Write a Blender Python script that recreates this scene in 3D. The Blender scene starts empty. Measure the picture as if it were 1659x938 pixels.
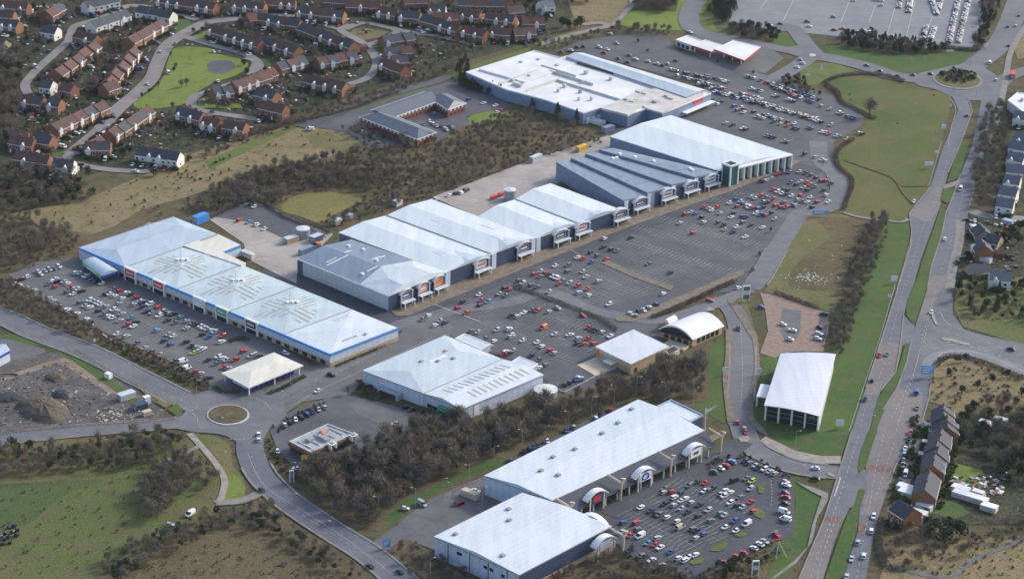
import bpy, bmesh, math, random
import numpy as np
from mathutils import Vector, Matrix
from mathutils.geometry import tessellate_polygon
random.seed(7); RNG = np.random.default_rng(11)
R = math.radians
# ------------------------------------------------------------------ camera, sky, sun, exposure
W0, H0, F = 1659.0, 938.0, 3700.0
CAMH, PITCH, ROLL = 490.0, R(24.0), R(1.6)
sc = bpy.context.scene
cd = bpy.data.cameras.new('camera'); cam = bpy.data.objects.new('camera', cd)
sc.collection.objects.link(cam); sc.camera = cam
cd.sensor_width = 36.0; cd.lens = 36.0 * F / W0; cd.clip_start = 5; cd.clip_end = 20000
CM = Matrix.Rotation(R(90) - PITCH, 3, 'X') @ Matrix.Rotation(ROLL, 3, 'Z')
cam.matrix_world = Matrix.Translation((0, 0, CAMH)) @ CM.to_4x4()
SUN_AZ, SUN_EL = 32.0, 30.0         # azimuth measured from +x (picture right) towards +y (away)
w = bpy.data.worlds.new('World'); sc.world = w; w.use_nodes = True
nt = w.node_tree; bg = nt.nodes['Background']
sky = nt.nodes.new('ShaderNodeTexSky'); sky.sky_type = 'NISHITA'; sky.sun_disc = False
sky.sun_elevation = R(SUN_EL); sky.sun_rotation = R(90 - SUN_AZ)
sky.air_density = 1.0; sky.dust_density = 2.5; sky.ozone_density = 1.0
nt.links.new(sky.outputs[0], bg.inputs[0]); bg.inputs[1].default_value = 0.135
sl = bpy.data.lights.new('sun', 'SUN'); so = bpy.data.objects.new('sun', sl)
sc.collection.objects.link(so); sl.energy = 1.6; sl.angle = R(7); sl.color = (1.0, 0.94, 0.85)
sd = Vector((math.cos(R(SUN_EL)) * math.cos(R(SUN_AZ)), math.cos(R(SUN_EL)) * math.sin(R(SUN_AZ)), math.sin(R(SUN_EL))))
so.rotation_euler = sd.to_track_quat('Z', 'Y').to_euler()
sc.view_settings.view_transform = 'Standard'; sc.view_settings.look = 'None'
sc.view_settings.exposure = 0.84; sc.view_settings.gamma = 1.0; sc.view_settings.use_curve_mapping = False

# ------------------------------------------------------------------ helpers
def P(u, v, z=0.0):
    d = CM @ Vector(((u - W0 / 2) / F, -(v - H0 / 2) / F, -1.0))
    k = (z - CAMH) / d.z
    return Vector((d.x * k, d.y * k, z))
def PX(p):
    c = CM.transposed() @ (Vector(p) - Vector((0, 0, CAMH)))
    return (W0 / 2 + F * c.x / -c.z, H0 / 2 - F * c.y / -c.z)
TS = 1642 / 420.0
def T(ox, oy, pts, k=TS):
    return [(ox + p[0] / k, oy + p[1] / k) + tuple(p[2:]) for p in pts]
col = sc.collection
def tag(o, label=None, cat=None, group=None, kind=None):
    if label: o['label'] = label
    if cat: o['category'] = cat
    if group: o['group'] = group
    if kind: o['kind'] = kind
    return o
def mesh_obj(name, verts, faces, mat=None, parent=None, mats=None, midx=None, smooth=False):
    me = bpy.data.meshes.new(name); me.from_pydata([tuple(v) for v in verts], [], faces); 
    for m in (mats or [mat]): me.materials.append(m)
    if midx: me.polygons.foreach_set('material_index', midx)
    if smooth: me.polygons.foreach_set('use_smooth', [True] * len(me.polygons))
    me.update()
    o = bpy.data.objects.new(name, me); col.objects.link(o)
    if parent: o.parent = parent
    return o
def empty(name, loc=(0, 0, 0), rz=0):
    o = bpy.data.objects.new(name, None); col.objects.link(o); o.location = loc; o.rotation_euler = (0, 0, rz)
    o.empty_display_size = 1; return o
class MB:
    """collects shapes of ONE part"""
    def __init__(s): s.v = []; s.f = []; s.m = []
    def add(s, vs, fs, m=0):
        n = len(s.v); s.v += [Vector(v) for v in vs]; s.f += [tuple(i + n for i in f) for f in fs]; s.m += [m] * len(fs); return s
    def prism(s, poly, z0, z1, m=0, top=True, bottom=False):
        n = len(poly); vs = [(p[0], p[1], z0) for p in poly] + [(p[0], p[1], z1) for p in poly]
        fs = [(i, (i + 1) % n, (i + 1) % n + n, i + n) for i in range(n)]
        if top: fs += [tuple(t + n for t in tri) for tri in tess(poly)]
        if bottom: fs += [tuple(tri) for tri in tess(poly)]
        return s.add(vs, fs, m)
    def box(s, fr, s0, s1, t0, t1, z0, z1, m=0):
        c = [fr(a, b, z) for z in (z0, z1) for a, b in ((s0, t0), (s1, t0), (s1, t1), (s0, t1))]
        return s.add(c, [(0, 1, 2, 3), (4, 5, 6, 7), (0, 1, 5, 4), (1, 2, 6, 5), (2, 3, 7, 6), (3, 0, 4, 7)], m)
    def bar(s, a, b, r0, r1=None, n=6, m=0):
        a = Vector(a); b = Vector(b); r1 = r0 if r1 is None else r1
        d = (b - a).normalized(); x = d.orthogonal().normalized(); y = d.cross(x)
        vs = [p + (x * math.cos(2 * math.pi * i / n) + y * math.sin(2 * math.pi * i / n)) * r for p, r in ((a, r0), (b, r1)) for i in range(n)]
        return s.add(vs, [(i, (i + 1) % n, (i + 1) % n + n, i + n) for i in range(n)] + [tuple(range(n)), tuple(range(n, 2 * n))], m)
    def build(s, name, mat=None, parent=None, mats=None, local=None, smooth=False):
        vs = s.v
        if local is not None: vs = [local @ v for v in vs]
        return mesh_obj(name, vs, s.f, mat, parent, mats, s.m if mats else None, smooth)
def tess(poly):
    return [tuple(t) for t in tessellate_polygon([[Vector((p[0], p[1], 0)) for p in poly]])]
def catmull(pts, k=5, closed=True):
    n = len(pts); out = []
    rng = range(n) if closed else range(n - 1)
    g = (lambda i: pts[i % n]) if closed else (lambda i: pts[max(0, min(n - 1, i))])
    for i in rng:
        p0, p1, p2, p3 = [Vector(g(j)[:2]) for j in (i - 1, i, i + 1, i + 2)]
        for q in range(k):
            t = q / k
            out.append(tuple(0.5 * ((2 * p1) + (p2 - p0) * t + (2 * p0 - 5 * p1 + 4 * p2 - p3) * t * t + (3 * p1 - p0 - 3 * p2 + p3) * t ** 3)))
    if not closed: out.append(tuple(pts[-1][:2]))
    return out
LAY = {'field': [0.02, 0.005], 'asphalt': [0.20, 0.003], 'mark': [0.44, 0.0005]}
def layer(k):
    LAY[k][0] += LAY[k][1]; return LAY[k][0]
def ground(name, px, mat, lay='field', smooth=0, z=None, **kw):
    """a flat sheet whose outline is given on the ground"""
    pts = catmull(px, smooth) if smooth else px
    z = layer(lay) if z is None else z
    w3 = [P(u, v) for u, v in [p[:2] for p in pts]]
    o = mesh_obj(name, [(p.x, p.y, z) for p in w3], tess(w3), mat)
    for f in o.data.polygons:
        if f.normal.z < 0: f.flip()
    return tag(o, kind=kw.get('kind', 'structure'))
SLZ = [0]
def slab(name, px, mat, z0=0.2, z1=0.52, smooth=0, kind='structure'):
    """a kerbed island or pavement"""
    SLZ[0] += 0.0015; z1 += SLZ[0]
    pts = catmull(px, smooth) if smooth else px
    poly = [P(u, v) for u, v in [p[:2] for p in pts]]
    return tag(MB().prism(poly, z0, z1).build(name, mat), kind=kind)
def strip_world(ws, wl, wr):
    out = []
    for i, p in enumerate(ws):
        a = ws[max(0, i - 1)]; b = ws[min(len(ws) - 1, i + 1)]
        d = (b - a).normalized(); n = Vector((-d.y, d.x, 0))
        l = wl[i] if isinstance(wl, list) else wl; r = wr[i] if isinstance(wr, list) else wr
        out.append((p + n * l, p - n * r))
    return out
def strip(name, px, width, mat, lay='asphalt', smooth=5, z=None, z0=None):
    """a road or path of constant width along a line"""
    pts = catmull(px, smooth, False) if smooth else px
    ws = [P(u, v) for u, v in [p[:2] for p in pts]]
    e = strip_world(ws, width / 2, width / 2); z = layer(lay) if z is None else z
    vs = []; fs = []
    for l, r in e: vs += [(l.x, l.y, z), (r.x, r.y, z)]
    for i in range(len(e) - 1): fs.append((2 * i, 2 * i + 1, 2 * i + 3, 2 * i + 2))
    if z0 is not None:
        n = len(vs); vs += [(x, y, z0) for x, y, _ in vs]
        for i in range(len(e) - 1):
            fs.append((2 * i, 2 * i + 2, 2 * i + 2 + n, 2 * i + n)); fs.append((2 * i + 1, 2 * i + 3, 2 * i + 3 + n, 2 * i + 1 + n))
    o = mesh_obj(name, vs, fs, mat)
    return tag(o, kind='structure')
def line_marks(name, lines, mat, z=None):
    """lines: list of (px points, width m, dash m, gap m, offset m)"""
    z = layer('mark') if z is None else z
    vs = []; fs = []
    for pts, wd, dash, gap, off in lines:
        pp = catmull(pts, 6, False) if len(pts) > 2 else pts
        ws = [P(u, v) for u, v in [p[:2] for p in pp]]
        if off: ws = [l for l, r in strip_world(ws, off, 0)]
        # resample
        acc = 0; seg = []
        L = [0]
        for a, b in zip(ws, ws[1:]): L.append(L[-1] + (b - a).length)
        def at(s):
            for i in range(len(L) - 1):
                if s <= L[i + 1] or i == len(L) - 2:
                    t = (s - L[i]) / max(1e-6, L[i + 1] - L[i]); return ws[i].lerp(ws[i + 1], t)
        s = 0; st = dash if dash else 4.0
        while s < L[-1] - 0.3:
            e = min(L[-1], s + st); a = at(s); b = at(e); d = (b - a)
            if d.length < 0.05: break
            d.normalize(); n = Vector((-d.y, d.x, 0)) * wd / 2; k = len(vs)
            vs += [(a + n), (a - n), (b - n), (b + n)]; fs.append((k, k + 1, k + 2, k + 3))
            s = e + (gap if dash else 0)
    return tag(mesh_obj(name, [(v.x, v.y, z) for v in vs], fs, mat), kind='structure')

# ------------------------------------------------------------------ materials
def newmat(name):
    m = bpy.data.materials.new(name); m.use_nodes = True
    return m, m.node_tree, m.node_tree.nodes['Principled BSDF']
def mix(nt, fac, a, b, mode='MIX'):
    n = nt.nodes.new('ShaderNodeMix'); n.data_type = 'RGBA'; n.blend_type = mode
    for i, x in ((0, fac), (6, a), (7, b)):
        if hasattr(x, 'links'): nt.links.new(x, n.inputs[i])
        elif i == 0: n.inputs[0].default_value = x
        else: n.inputs[i].default_value = tuple(x) + (1,) if len(x) == 3 else x
    return n.outputs[2]
def coords(nt, rz=0, sx=1, sy=1, sz=1):
    g = nt.nodes.new('ShaderNodeNewGeometry'); mp = nt.nodes.new('ShaderNodeMapping')
    mp.inputs['Rotation'].default_value = (0, 0, rz); mp.inputs['Scale'].default_value = (sx, sy, sz)
    nt.links.new(g.outputs['Position'], mp.inputs[0]); return mp.outputs[0]
def noise(nt, scale, detail=5, rough=0.6, vec=None, lo=0.35, hi=0.65):
    n = nt.nodes.new('ShaderNodeTexNoise'); n.inputs['Scale'].default_value = scale
    n.inputs['Detail'].default_value = detail; n.inputs['Roughness'].default_value = rough
    nt.links.new(vec if vec is not None else coords(nt), n.inputs['Vector'])
    r = nt.nodes.new('ShaderNodeMapRange'); r.inputs[1].default_value = lo; r.inputs[2].default_value = hi
    nt.links.new(n.outputs[0], r.inputs[0]); return r.outputs[0]
def bump(nt, b, h, strength=0.5, dist=0.3):
    n = nt.nodes.new('ShaderNodeBump'); n.inputs['Strength'].default_value = strength; n.inputs['Distance'].default_value = dist
    nt.links.new(h, n.inputs['Height']); nt.links.new(n.outputs[0], b.inputs['Normal'])
def m_plain(name, c, rough=0.6, metal=0.0, var=0.12, scale=0.4, spec=0.5):
    m, nt, b = newmat(name); f = noise(nt, scale)
    c2 = tuple(max(0, x * (1 - 2 * var)) for x in c)
    nt.links.new(mix(nt, f, c2, c), b.inputs['Base Color']); b.inputs['Roughness'].default_value = rough
    b.inputs['Metallic'].default_value = metal; b.inputs['Specular IOR Level'].default_value = spec; return m
def m_ground(name, c1, c2, c3, s1=0.02, s2=0.12, s3=1.2, bmp=0.6, c4=None, lo=0.42, hi=0.6):
    m, nt, b = newmat(name)
    a = mix(nt, noise(nt, s1, 6, 0.65, lo=lo, hi=hi), c1, c2)
    a = mix(nt, noise(nt, s2, 6, 0.7, lo=0.5, hi=0.66), a, c3)
    if c4: a = mix(nt, noise(nt, s2 * 2.7, 4, 0.7, lo=0.56, hi=0.66), a, c4)
    f = noise(nt, s3, 4, 0.75, lo=0.3, hi=0.7)
    a = mix(nt, f, mix(nt, 1.0, a, (0.62, 0.62, 0.62), 'MULTIPLY'), mix(nt, 1.0, a, (1.25, 1.25, 1.25), 'MULTIPLY'))
    nt.links.new(a, b.inputs['Base Color']); b.inputs['Roughness'].default_value = 0.95; b.inputs['Specular IOR Level'].default_value = 0.15
    bump(nt, b, f, bmp, 0.5); return m
def m_asphalt(name, c, c2=None, wet=0.0, rz=0.8):
    m, nt, b = newmat(name); c2 = c2 or tuple(x * 1.45 for x in c)
    a = mix(nt, noise(nt, 0.03, 6, 0.7, lo=0.4, hi=0.62), c, c2)
    st = noise(nt, 0.22, 5, 0.7, coords(nt, rz, 0.35, 1.0), 0.45, 0.72)
    a = mix(nt, st, a, mix(nt, 1.0, a, (0.80, 0.80, 0.82), 'MULTIPLY'))
    n3 = noise(nt, 0.25, 5, 0.8, lo=0.52, hi=0.68)
    a = mix(nt, n3, a, mix(nt, 1.0, a, (1.3, 1.27, 1.2), 'MULTIPLY'))
    nt.links.new(a, b.inputs['Base Color']); b.inputs['Roughness'].default_value = 0.75 if not wet else 0.5
    b.inputs['Specular IOR Level'].default_value = 0.3; return m
def m_roof(name, c, rz, dirt=0.14, rough=0.45, seam=0.9, seamamt=0.06):
    """profiled sheet roofing: ribs along the fall, grime streaks"""
    m, nt, b = newmat(name)
    v = coords(nt, rz)
    wv = nt.nodes.new('ShaderNodeTexWave'); wv.bands_direction = 'X'; wv.inputs['Scale'].default_value = seam * 0.12
    wv.inputs['Distortion'].default_value = 0.0; nt.links.new(v, wv.inputs['Vector'])
    st = noise(nt, 0.35, 5, 0.7, coords(nt, rz, 1.0, 0.10), 0.4, 0.7)
    a = mix(nt, st, c, tuple(x * (1 - dirt) for x in c))
    a = mix(nt, noise(nt, 0.04, 4, 0.6), a, mix(nt, 1.0, a, (0.93, 0.945, 0.96), 'MULTIPLY'))
    bd = noise(nt, 0.11, 3, 0.5, coords(nt, rz, 1.6, 0.06), 0.42, 0.6)
    a = mix(nt, bd, a, mix(nt, 1.0, a, (0.94, 0.95, 0.955), 'MULTIPLY'))
    sp = noise(nt, 0.6, 6, 0.8, lo=0.56, hi=0.72)
    a = mix(nt, sp, a, mix(nt, 1.0, a, (0.86, 0.85, 0.82), 'MULTIPLY'))
    k = nt.nodes.new('ShaderNodeMath'); k.operation = 'POWER'; nt.links.new(wv.outputs['Fac'], k.inputs[0]); k.inputs[1].default_value = 6
    k2 = nt.nodes.new('ShaderNodeMath'); k2.operation = 'MULTIPLY'; nt.links.new(k.outputs[0], k2.inputs[0]); k2.inputs[1].default_value = seamamt * 4
    a = mix(nt, k2.outputs[0], a, mix(nt, 1.0, a, (0.7, 0.72, 0.75), 'MULTIPLY'))
    nt.links.new(a, b.inputs['Base Color']); b.inputs['Roughness'].default_value = rough; return m
def m_foliage(name, c1, c2, s=0.35):
    m, nt, b = newmat(name)
    oi = nt.nodes.new('ShaderNodeObjectInfo')
    a = mix(nt, noise(nt, s, 3, 0.6, lo=0.3, hi=0.7), c1, c2)
    a = mix(nt, noise(nt, 0.05, 3, 0.6), mix(nt, 1.0, a, (0.8, 0.78, 0.76), 'MULTIPLY'), mix(nt, 1.0, a, (1.2, 1.18, 1.1), 'MULTIPLY'))
    nt.links.new(a, b.inputs['Base Color']); b.inputs['Roughness'].default_value = 0.9; b.inputs['Specular IOR Level'].default_value = 0.1
    return m
ANG_B = math.atan2(-1, 1)
M = {}
def setup_mats():
    M['rough'] = m_ground('rough_ground', (0.10, 0.10, 0.05), (0.16, 0.13, 0.075), (0.085, 0.065, 0.05), c4=(0.05, 0.06, 0.03))
    M['gold'] = m_ground('dry_grass', (0.27, 0.215, 0.12), (0.23, 0.19, 0.10), (0.17, 0.155, 0.075), c4=(0.12, 0.085, 0.055), s1=0.03)
    M['grass'] = m_ground('mown_grass', (0.11, 0.15, 0.045), (0.15, 0.17, 0.06), (0.085, 0.125, 0.04), bmp=0.2)
    M['lawn'] = m_ground('lawn', (0.155, 0.215, 0.045), (0.185, 0.225, 0.06), (0.115, 0.16, 0.045), bmp=0.2)
    M['verge'] = m_ground('verge_grass', (0.060, 0.115, 0.034), (0.085, 0.135, 0.04), (0.12, 0.115, 0.058), bmp=0.2)
    M['olive'] = m_ground('olive_grass', (0.14, 0.16, 0.06), (0.20, 0.17, 0.09), (0.11, 0.15, 0.045), c4=(0.14, 0.11, 0.08))
    M['mowed'] = m_ground('meadow_grass', (0.085, 0.13, 0.04), (0.155, 0.155, 0.06), (0.17, 0.14, 0.075), s1=0.012, s2=0.05, lo=0.4, hi=0.62)
    M['mossy'] = m_ground('clearing_grass', (0.25, 0.245, 0.07), (0.21, 0.195, 0.075), (0.17, 0.15, 0.07))
    M['field'] = m_ground('field_grass', (0.12, 0.15, 0.05), (0.17, 0.145, 0.075), (0.14, 0.11, 0.07), s1=0.015, c4=(0.09, 0.12, 0.04))
    M['fieldgreen'] = m_ground('field_green', (0.075, 0.12, 0.04), (0.09, 0.13, 0.048), (0.12, 0.125, 0.055))
    M['brownfield'] = m_ground('brown_grass', (0.15, 0.12, 0.07), (0.11, 0.10, 0.055), (0.19, 0.15, 0.085), c4=(0.07, 0.065, 0.045), s1=0.03)
    M['garden'] = m_ground('garden_ground', (0.034, 0.042, 0.027), (0.062, 0.072, 0.036), (0.12, 0.095, 0.07), s1=0.07, s2=0.22, c4=(0.17, 0.15, 0.13))
    M['soil'] = m_ground('site_soil', (0.11, 0.105, 0.105), (0.15, 0.14, 0.135), (0.20, 0.18, 0.155), s1=0.05, s2=0.2, c4=(0.045, 0.043, 0.045))
    M['track'] = m_ground('sandy_track', (0.30, 0.25, 0.19), (0.25, 0.20, 0.15), (0.20, 0.17, 0.13), s1=0.1)
    M['mound'] = m_ground('spoil_heap', (0.16, 0.135, 0.10), (0.12, 0.10, 0.08), (0.08, 0.07, 0.06), s1=0.1)
    M['lot'] = m_asphalt('car_park_asphalt', (0.078, 0.082, 0.096), (0.115, 0.118, 0.13))
    M['lotnew'] = m_asphalt('fresh_asphalt', (0.058, 0.062, 0.077), (0.08, 0.084, 0.10))
    M['lotpale'] = m_asphalt('worn_asphalt', (0.115, 0.115, 0.125), (0.15, 0.147, 0.15))
    M['lotgrey'] = m_asphalt('pale_asphalt', (0.19, 0.20, 0.225), (0.23, 0.235, 0.25))
    M['road'] = m_asphalt('road_asphalt', (0.13, 0.135, 0.153), (0.17, 0.17, 0.185))
    M['roadblue'] = m_asphalt('carriageway_asphalt', (0.115, 0.125, 0.15), (0.15, 0.155, 0.178), rz=1.9)
    M['roadbeige'] = m_asphalt('worn_carriageway', (0.165, 0.155, 0.15), (0.205, 0.19, 0.182), rz=1.9)
    M['estateroad'] = m_asphalt('estate_road_asphalt', (0.20, 0.185, 0.185), (0.25, 0.23, 0.225))
    M['concrete'] = m_asphalt('concrete_yard', (0.31, 0.28, 0.255), (0.40, 0.365, 0.335))
    M['paving'] = m_plain('paving_brown', (0.22, 0.18, 0.135), 0.9, var=0.2, scale=0.3)
    M['pavingpale'] = m_plain('paving_pale', (0.34, 0.31, 0.27), 0.9, var=0.15, scale=0.3)
    M['brickpave'] = m_plain('brick_paving', (0.29, 0.21, 0.17), 0.9, var=0.15, scale=0.4)
    M['redpatch'] = m_plain('red_surfacing', (0.25, 0.15, 0.125), 0.9, var=0.3, scale=0.6)
    M['footway'] = m_plain('footway', (0.25, 0.235, 0.22), 0.9, var=0.15, scale=0.2)
    M['white_line'] = m_plain('road_paint', (0.62, 0.62, 0.60), 0.8, var=0.25, scale=0.9)
    M['faint_line'] = m_plain('worn_road_paint', (0.42, 0.42, 0.42), 0.8, var=0.3, scale=0.6)
    ra = R(45)
    M['roof_white'] = m_roof('white_sheet_roof', (0.68, 0.73, 0.77), ra)
    M['roof_pale'] = m_roof('pale_sheet_roof', (0.58, 0.64, 0.69), ra)
    M['roof_blue'] = m_roof('light_blue_sheet_roof', (0.46, 0.55, 0.64), ra)
    M['roof_green'] = m_roof('pale_green_sheet_roof', (0.54, 0.63, 0.66), ra)
    M['roof_grey'] = m_roof('grey_sheet_roof', (0.20, 0.26, 0.34), ra, 0.25)
    M['roof_beige'] = m_roof('cream_roof', (0.76, 0.72, 0.62), ra)
    M['roof_flat'] = m_plain('white_membrane', (0.76, 0.77, 0.79), 0.7, var=0.10, scale=0.06)
    M['roof_flat2'] = m_plain('stained_membrane', (0.62, 0.60, 0.57), 0.7, var=0.14, scale=0.12)
    M['roof_show'] = m_roof('lilac_sheet_roof', (0.68, 0.70, 0.76), R(75))
    M['clad_pale'] = m_roof('pale_cladding', (0.58, 0.66, 0.77), 0, 0.12, seamamt=0.1)
    M['clad_grey'] = m_roof('grey_cladding', (0.42, 0.46, 0.52), 0, 0.12, seamamt=0.1)
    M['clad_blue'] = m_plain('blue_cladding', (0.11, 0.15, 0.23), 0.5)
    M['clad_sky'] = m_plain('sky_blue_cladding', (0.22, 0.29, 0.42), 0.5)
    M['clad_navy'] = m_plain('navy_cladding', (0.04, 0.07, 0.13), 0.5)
    M['blue_trim'] = m_plain('blue_trim', (0.05, 0.26, 0.68), 0.5, var=0.05)
    M['royal'] = m_plain('royal_blue', (0.02, 0.06, 0.42), 0.5)
    M['white'] = m_plain('white_paint', (0.80, 0.80, 0.80), 0.5, var=0.05)
    M['hood'] = m_plain('weathered_white', (0.60, 0.64, 0.69), 0.5, var=0.08)
    M['restroof'] = m_plain('grey_roof_felt', (0.42, 0.45, 0.48), 0.8, var=0.2, scale=0.4)
    M['offwhite'] = m_plain('off_white', (0.62, 0.61, 0.57), 0.7)
    M['cream'] = m_plain('cream_stone', (0.62, 0.52, 0.38), 0.8, var=0.1)
    M['beige'] = m_plain('beige_brick', (0.50, 0.38, 0.24), 0.9, var=0.12, scale=0.8)
    M['red'] = m_plain('red_panel', (0.62, 0.035, 0.03), 0.5, var=0.05)
    M['dkred'] = m_plain('dark_red_panel', (0.10, 0.012, 0.015), 0.5, var=0.05)
    M['green'] = m_plain('green_panel', (0.05, 0.36, 0.20), 0.5, var=0.05)
    M['lime'] = m_plain('lime_panel', (0.20, 0.55, 0.20), 0.5, var=0.05)
    M['orange'] = m_plain('orange_panel', (0.80, 0.22, 0.03), 0.5, var=0.05)
    M['pink'] = m_plain('salmon_panel', (0.75, 0.30, 0.20), 0.5, var=0.05)
    M['purple'] = m_plain('purple_panel', (0.09, 0.03, 0.14), 0.5, var=0.05)
    M['yellow'] = m_plain('yellow_paint', (0.75, 0.48, 0.03), 0.5, var=0.05)
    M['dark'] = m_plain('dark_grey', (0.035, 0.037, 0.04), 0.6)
    M['shop'] = m_plain('shop_interior_glazing', (0.05, 0.055, 0.06), 0.2, var=0.3, scale=0.7)
    M['slate'] = m_plain('slate_tiles', (0.060, 0.066, 0.085), 0.8, var=0.15, scale=0.5)
    M['slateblue'] = m_plain('blue_slate', (0.115, 0.135, 0.17), 0.45, var=0.12, scale=0.5)
    M['tile'] = m_plain('brown_tiles', (0.105, 0.062, 0.053), 0.85, var=0.18, scale=0.5)
    M['tile2'] = m_plain('red_brown_tiles', (0.135, 0.064, 0.050), 0.85, var=0.18, scale=0.5)
    M['canopygrey'] = m_plain('canopy_slate', (0.065, 0.076, 0.105), 0.85, var=0.12)
    M['brick'] = m_plain('orange_brick', (0.29, 0.135, 0.075), 0.9, var=0.15, scale=1.0)
    M['brickred'] = m_plain('red_brick', (0.22, 0.088, 0.062), 0.9, var=0.15, scale=1.0)
    M['brickbuff'] = m_plain('buff_brick', (0.42, 0.34, 0.24), 0.9, var=0.12, scale=1.0)
    M['render'] = m_plain('white_render', (0.74, 0.73, 0.70), 0.8, var=0.06)
    M['chim'] = m_plain('chimney_brick', (0.20, 0.10, 0.07), 0.9)
    M['fence'] = m_plain('timber_fence', (0.14, 0.10, 0.075), 0.9, var=0.2)
    M['steel'] = m_plain('galvanised_steel', (0.33, 0.34, 0.35), 0.5, 0.0, var=0.08)
    M['tank'] = m_plain('tank_steel', (0.34, 0.38, 0.43), 0.45, 0.1)
    M['bark'] = m_plain('bark', (0.10, 0.08, 0.065), 0.95)
    g, nt, b = newmat('window_glass'); b.inputs['Base Color'].default_value = (0.02, 0.03, 0.045, 1); b.inputs['Roughness'].default_value = 0.08; M['glass'] = g
    g, nt, b = newmat('green_glass'); b.inputs['Base Color'].default_value = (0.03, 0.13, 0.13, 1); b.inputs['Roughness'].default_value = 0.08; M['gglass'] = g
    M['tyre'] = m_plain('tyre_rubber', (0.02, 0.02, 0.02), 0.8)
    M['twig'] = m_foliage('bare_twigs', (0.14, 0.122, 0.108), (0.215, 0.19, 0.165))
    M['twigred'] = m_foliage('reddish_twigs', (0.15, 0.115, 0.098), (0.21, 0.165, 0.14))
    M['twiggreen'] = m_foliage('mossy_twigs', (0.15, 0.14, 0.095), (0.215, 0.20, 0.14))
    M['ever'] = m_foliage('evergreen_leaves', (0.028, 0.048, 0.032), (0.06, 0.085, 0.05))
    M['bushg'] = m_foliage('shrub_leaves', (0.035, 0.06, 0.02), (0.09, 0.12, 0.04))
    for k, c in dict(w=(0.78, 0.79, 0.80), s=(0.50, 0.53, 0.56), g=(0.17, 0.18, 0.20), k=(0.018, 0.02, 0.025), b=(0.03, 0.09, 0.36), r=(0.50, 0.025, 0.02),
                     n=(0.02, 0.035, 0.10), l=(0.42, 0.62, 0.08), t=(0.10, 0.32, 0.42), y=(0.75, 0.50, 0.04), e=(0.48, 0.43, 0.34), c=(0.20, 0.42, 0.75), o=(0.62, 0.10, 0.03)).items():
        m, nt, b = newmat('car_paint_' + k); b.inputs['Base Color'].default_value = c + (1,); b.inputs['Roughness'].default_value = 0.3
        b.inputs['Coat Weight'].default_value = 0.6; b.inputs['Coat Roughness'].default_value = 0.05
        if k in 'sgkn': b.inputs['Metallic'].default_value = 0.25
        M['car_' + k] = m
setup_mats()
# ------------------------------------------------------------------ the ground and what lies flat on it
tag(mesh_obj('ground', [(-3500, 150, 0), (3500, 150, 0), (3500, 9000, 0), (-3500, 9000, 0)], [(0, 1, 2, 3)], M['rough']), kind='structure')
# open land
ground('estate_ground', [(-80, -60), (930, -60), (935, 20), (900, 55), (730, 108), (560, 160), (440, 212), (330, 243), (230, 262), (140, 285), (-80, 300)], M['garden'])
ground('heath', [(-20, 355), (60, 338), (130, 325), (230, 285), (330, 243), (440, 212), (500, 200), (560, 205), (580, 232), (520, 262), (440, 270), (390, 290), (300, 320), (230, 340), (170, 375), (110, 385), (50, 362)], M['gold'], smooth=4)
ground('verge_strip', [(330, 262), (440, 216), (560, 176), (660, 142), (735, 116), (860, 76), (905, 58), (935, 50), (938, 57), (870, 86), (740, 126), (640, 162), (500, 200), (430, 232), (340, 275)], M['grass'])
ground('dry_meadow', [(920, -40), (1030, -40), (1020, 10), (1003, 38), (940, 33), (925, 15)], M['gold'], smooth=3)
ground('green_field', [(1003, 40), (1022, 18), (1060, 17), (1095, 20), (1110, -40), (1165, -40), (1150, 25), (1160, 48), (1100, 50), (1040, 47)], M['lawn'])
ground('office_verge', [(720, 218), (750, 200), (762, 188), (790, 178), (830, 185), (822, 196), (790, 205), (760, 214), (735, 226)], M['lawn'])
ground('office_verge', T(410, 0, [(520, 800), (560, 750), (670, 735), (690, 770), (600, 810), (540, 812)]), M['lawn'])
ground('office_verge', T(410, 0, [(340, 870), (420, 820), (500, 850), (620, 920), (560, 960), (380, 930)]), M['olive'])
ground('meadow', [(1342, 128), (1400, 122), (1460, 138), (1510, 150), (1540, 155), (1532, 200), (1515, 260), (1502, 312), (1475, 352), (1460, 357), (1420, 357), (1385, 350), (1366, 340), (1376, 312), (1380, 295), (1358, 275), (1352, 262), (1362, 240), (1385, 222), (1405, 200), (1395, 188), (1368, 172), (1358, 160)], M['mowed'] if 'mowed' in M else M['olive'])
ground('meadow_green', [(1400, 240), (1440, 200), (1470, 160), (1540, 155), (1515, 260), (1502, 312), (1475, 352), (1440, 350), (1420, 310)], M['mowed'], smooth=3)
ground('grass_bank', T(1239, 0, [(330, 250), (480, 300), (700, 330), (900, 350), (1150, 340), (1360, 330), (1290, 400), (1100, 440), (940, 465), (800, 450), (650, 400), (420, 350)]), M['verge'])
ground('grass_bank', T(1239, 0, [(240, 430), (300, 405), (440, 400), (590, 450), (520, 470), (430, 490), (330, 540), (240, 545), (205, 500)]), M['grass'])
ground('grass_bank', T(1239, 0, [(20, 200), (80, 215), (170, 225), (230, 300), (60, 310)]), M['verge'])
ground('grass_bank', [(1130, 40), (1146, 5), (1160, 10), (1150, 45), (1185, 52), (1184, 62), (1150, 58)], M['grass'])
ground('plateau', [(1300, 348), (1330, 345), (1425, 353), (1400, 410), (1375, 490), (1350, 508), (1300, 490), (1240, 472), (1262, 420)], M['olive'])
ground('plateau_bare', T(1239, 230, [(330, 500), (450, 480), (740, 500), (700, 620), (600, 760), (560, 938), (200, 930), (150, 860), (260, 720), (420, 600)]), M['brownfield'], smooth=3)
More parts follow.
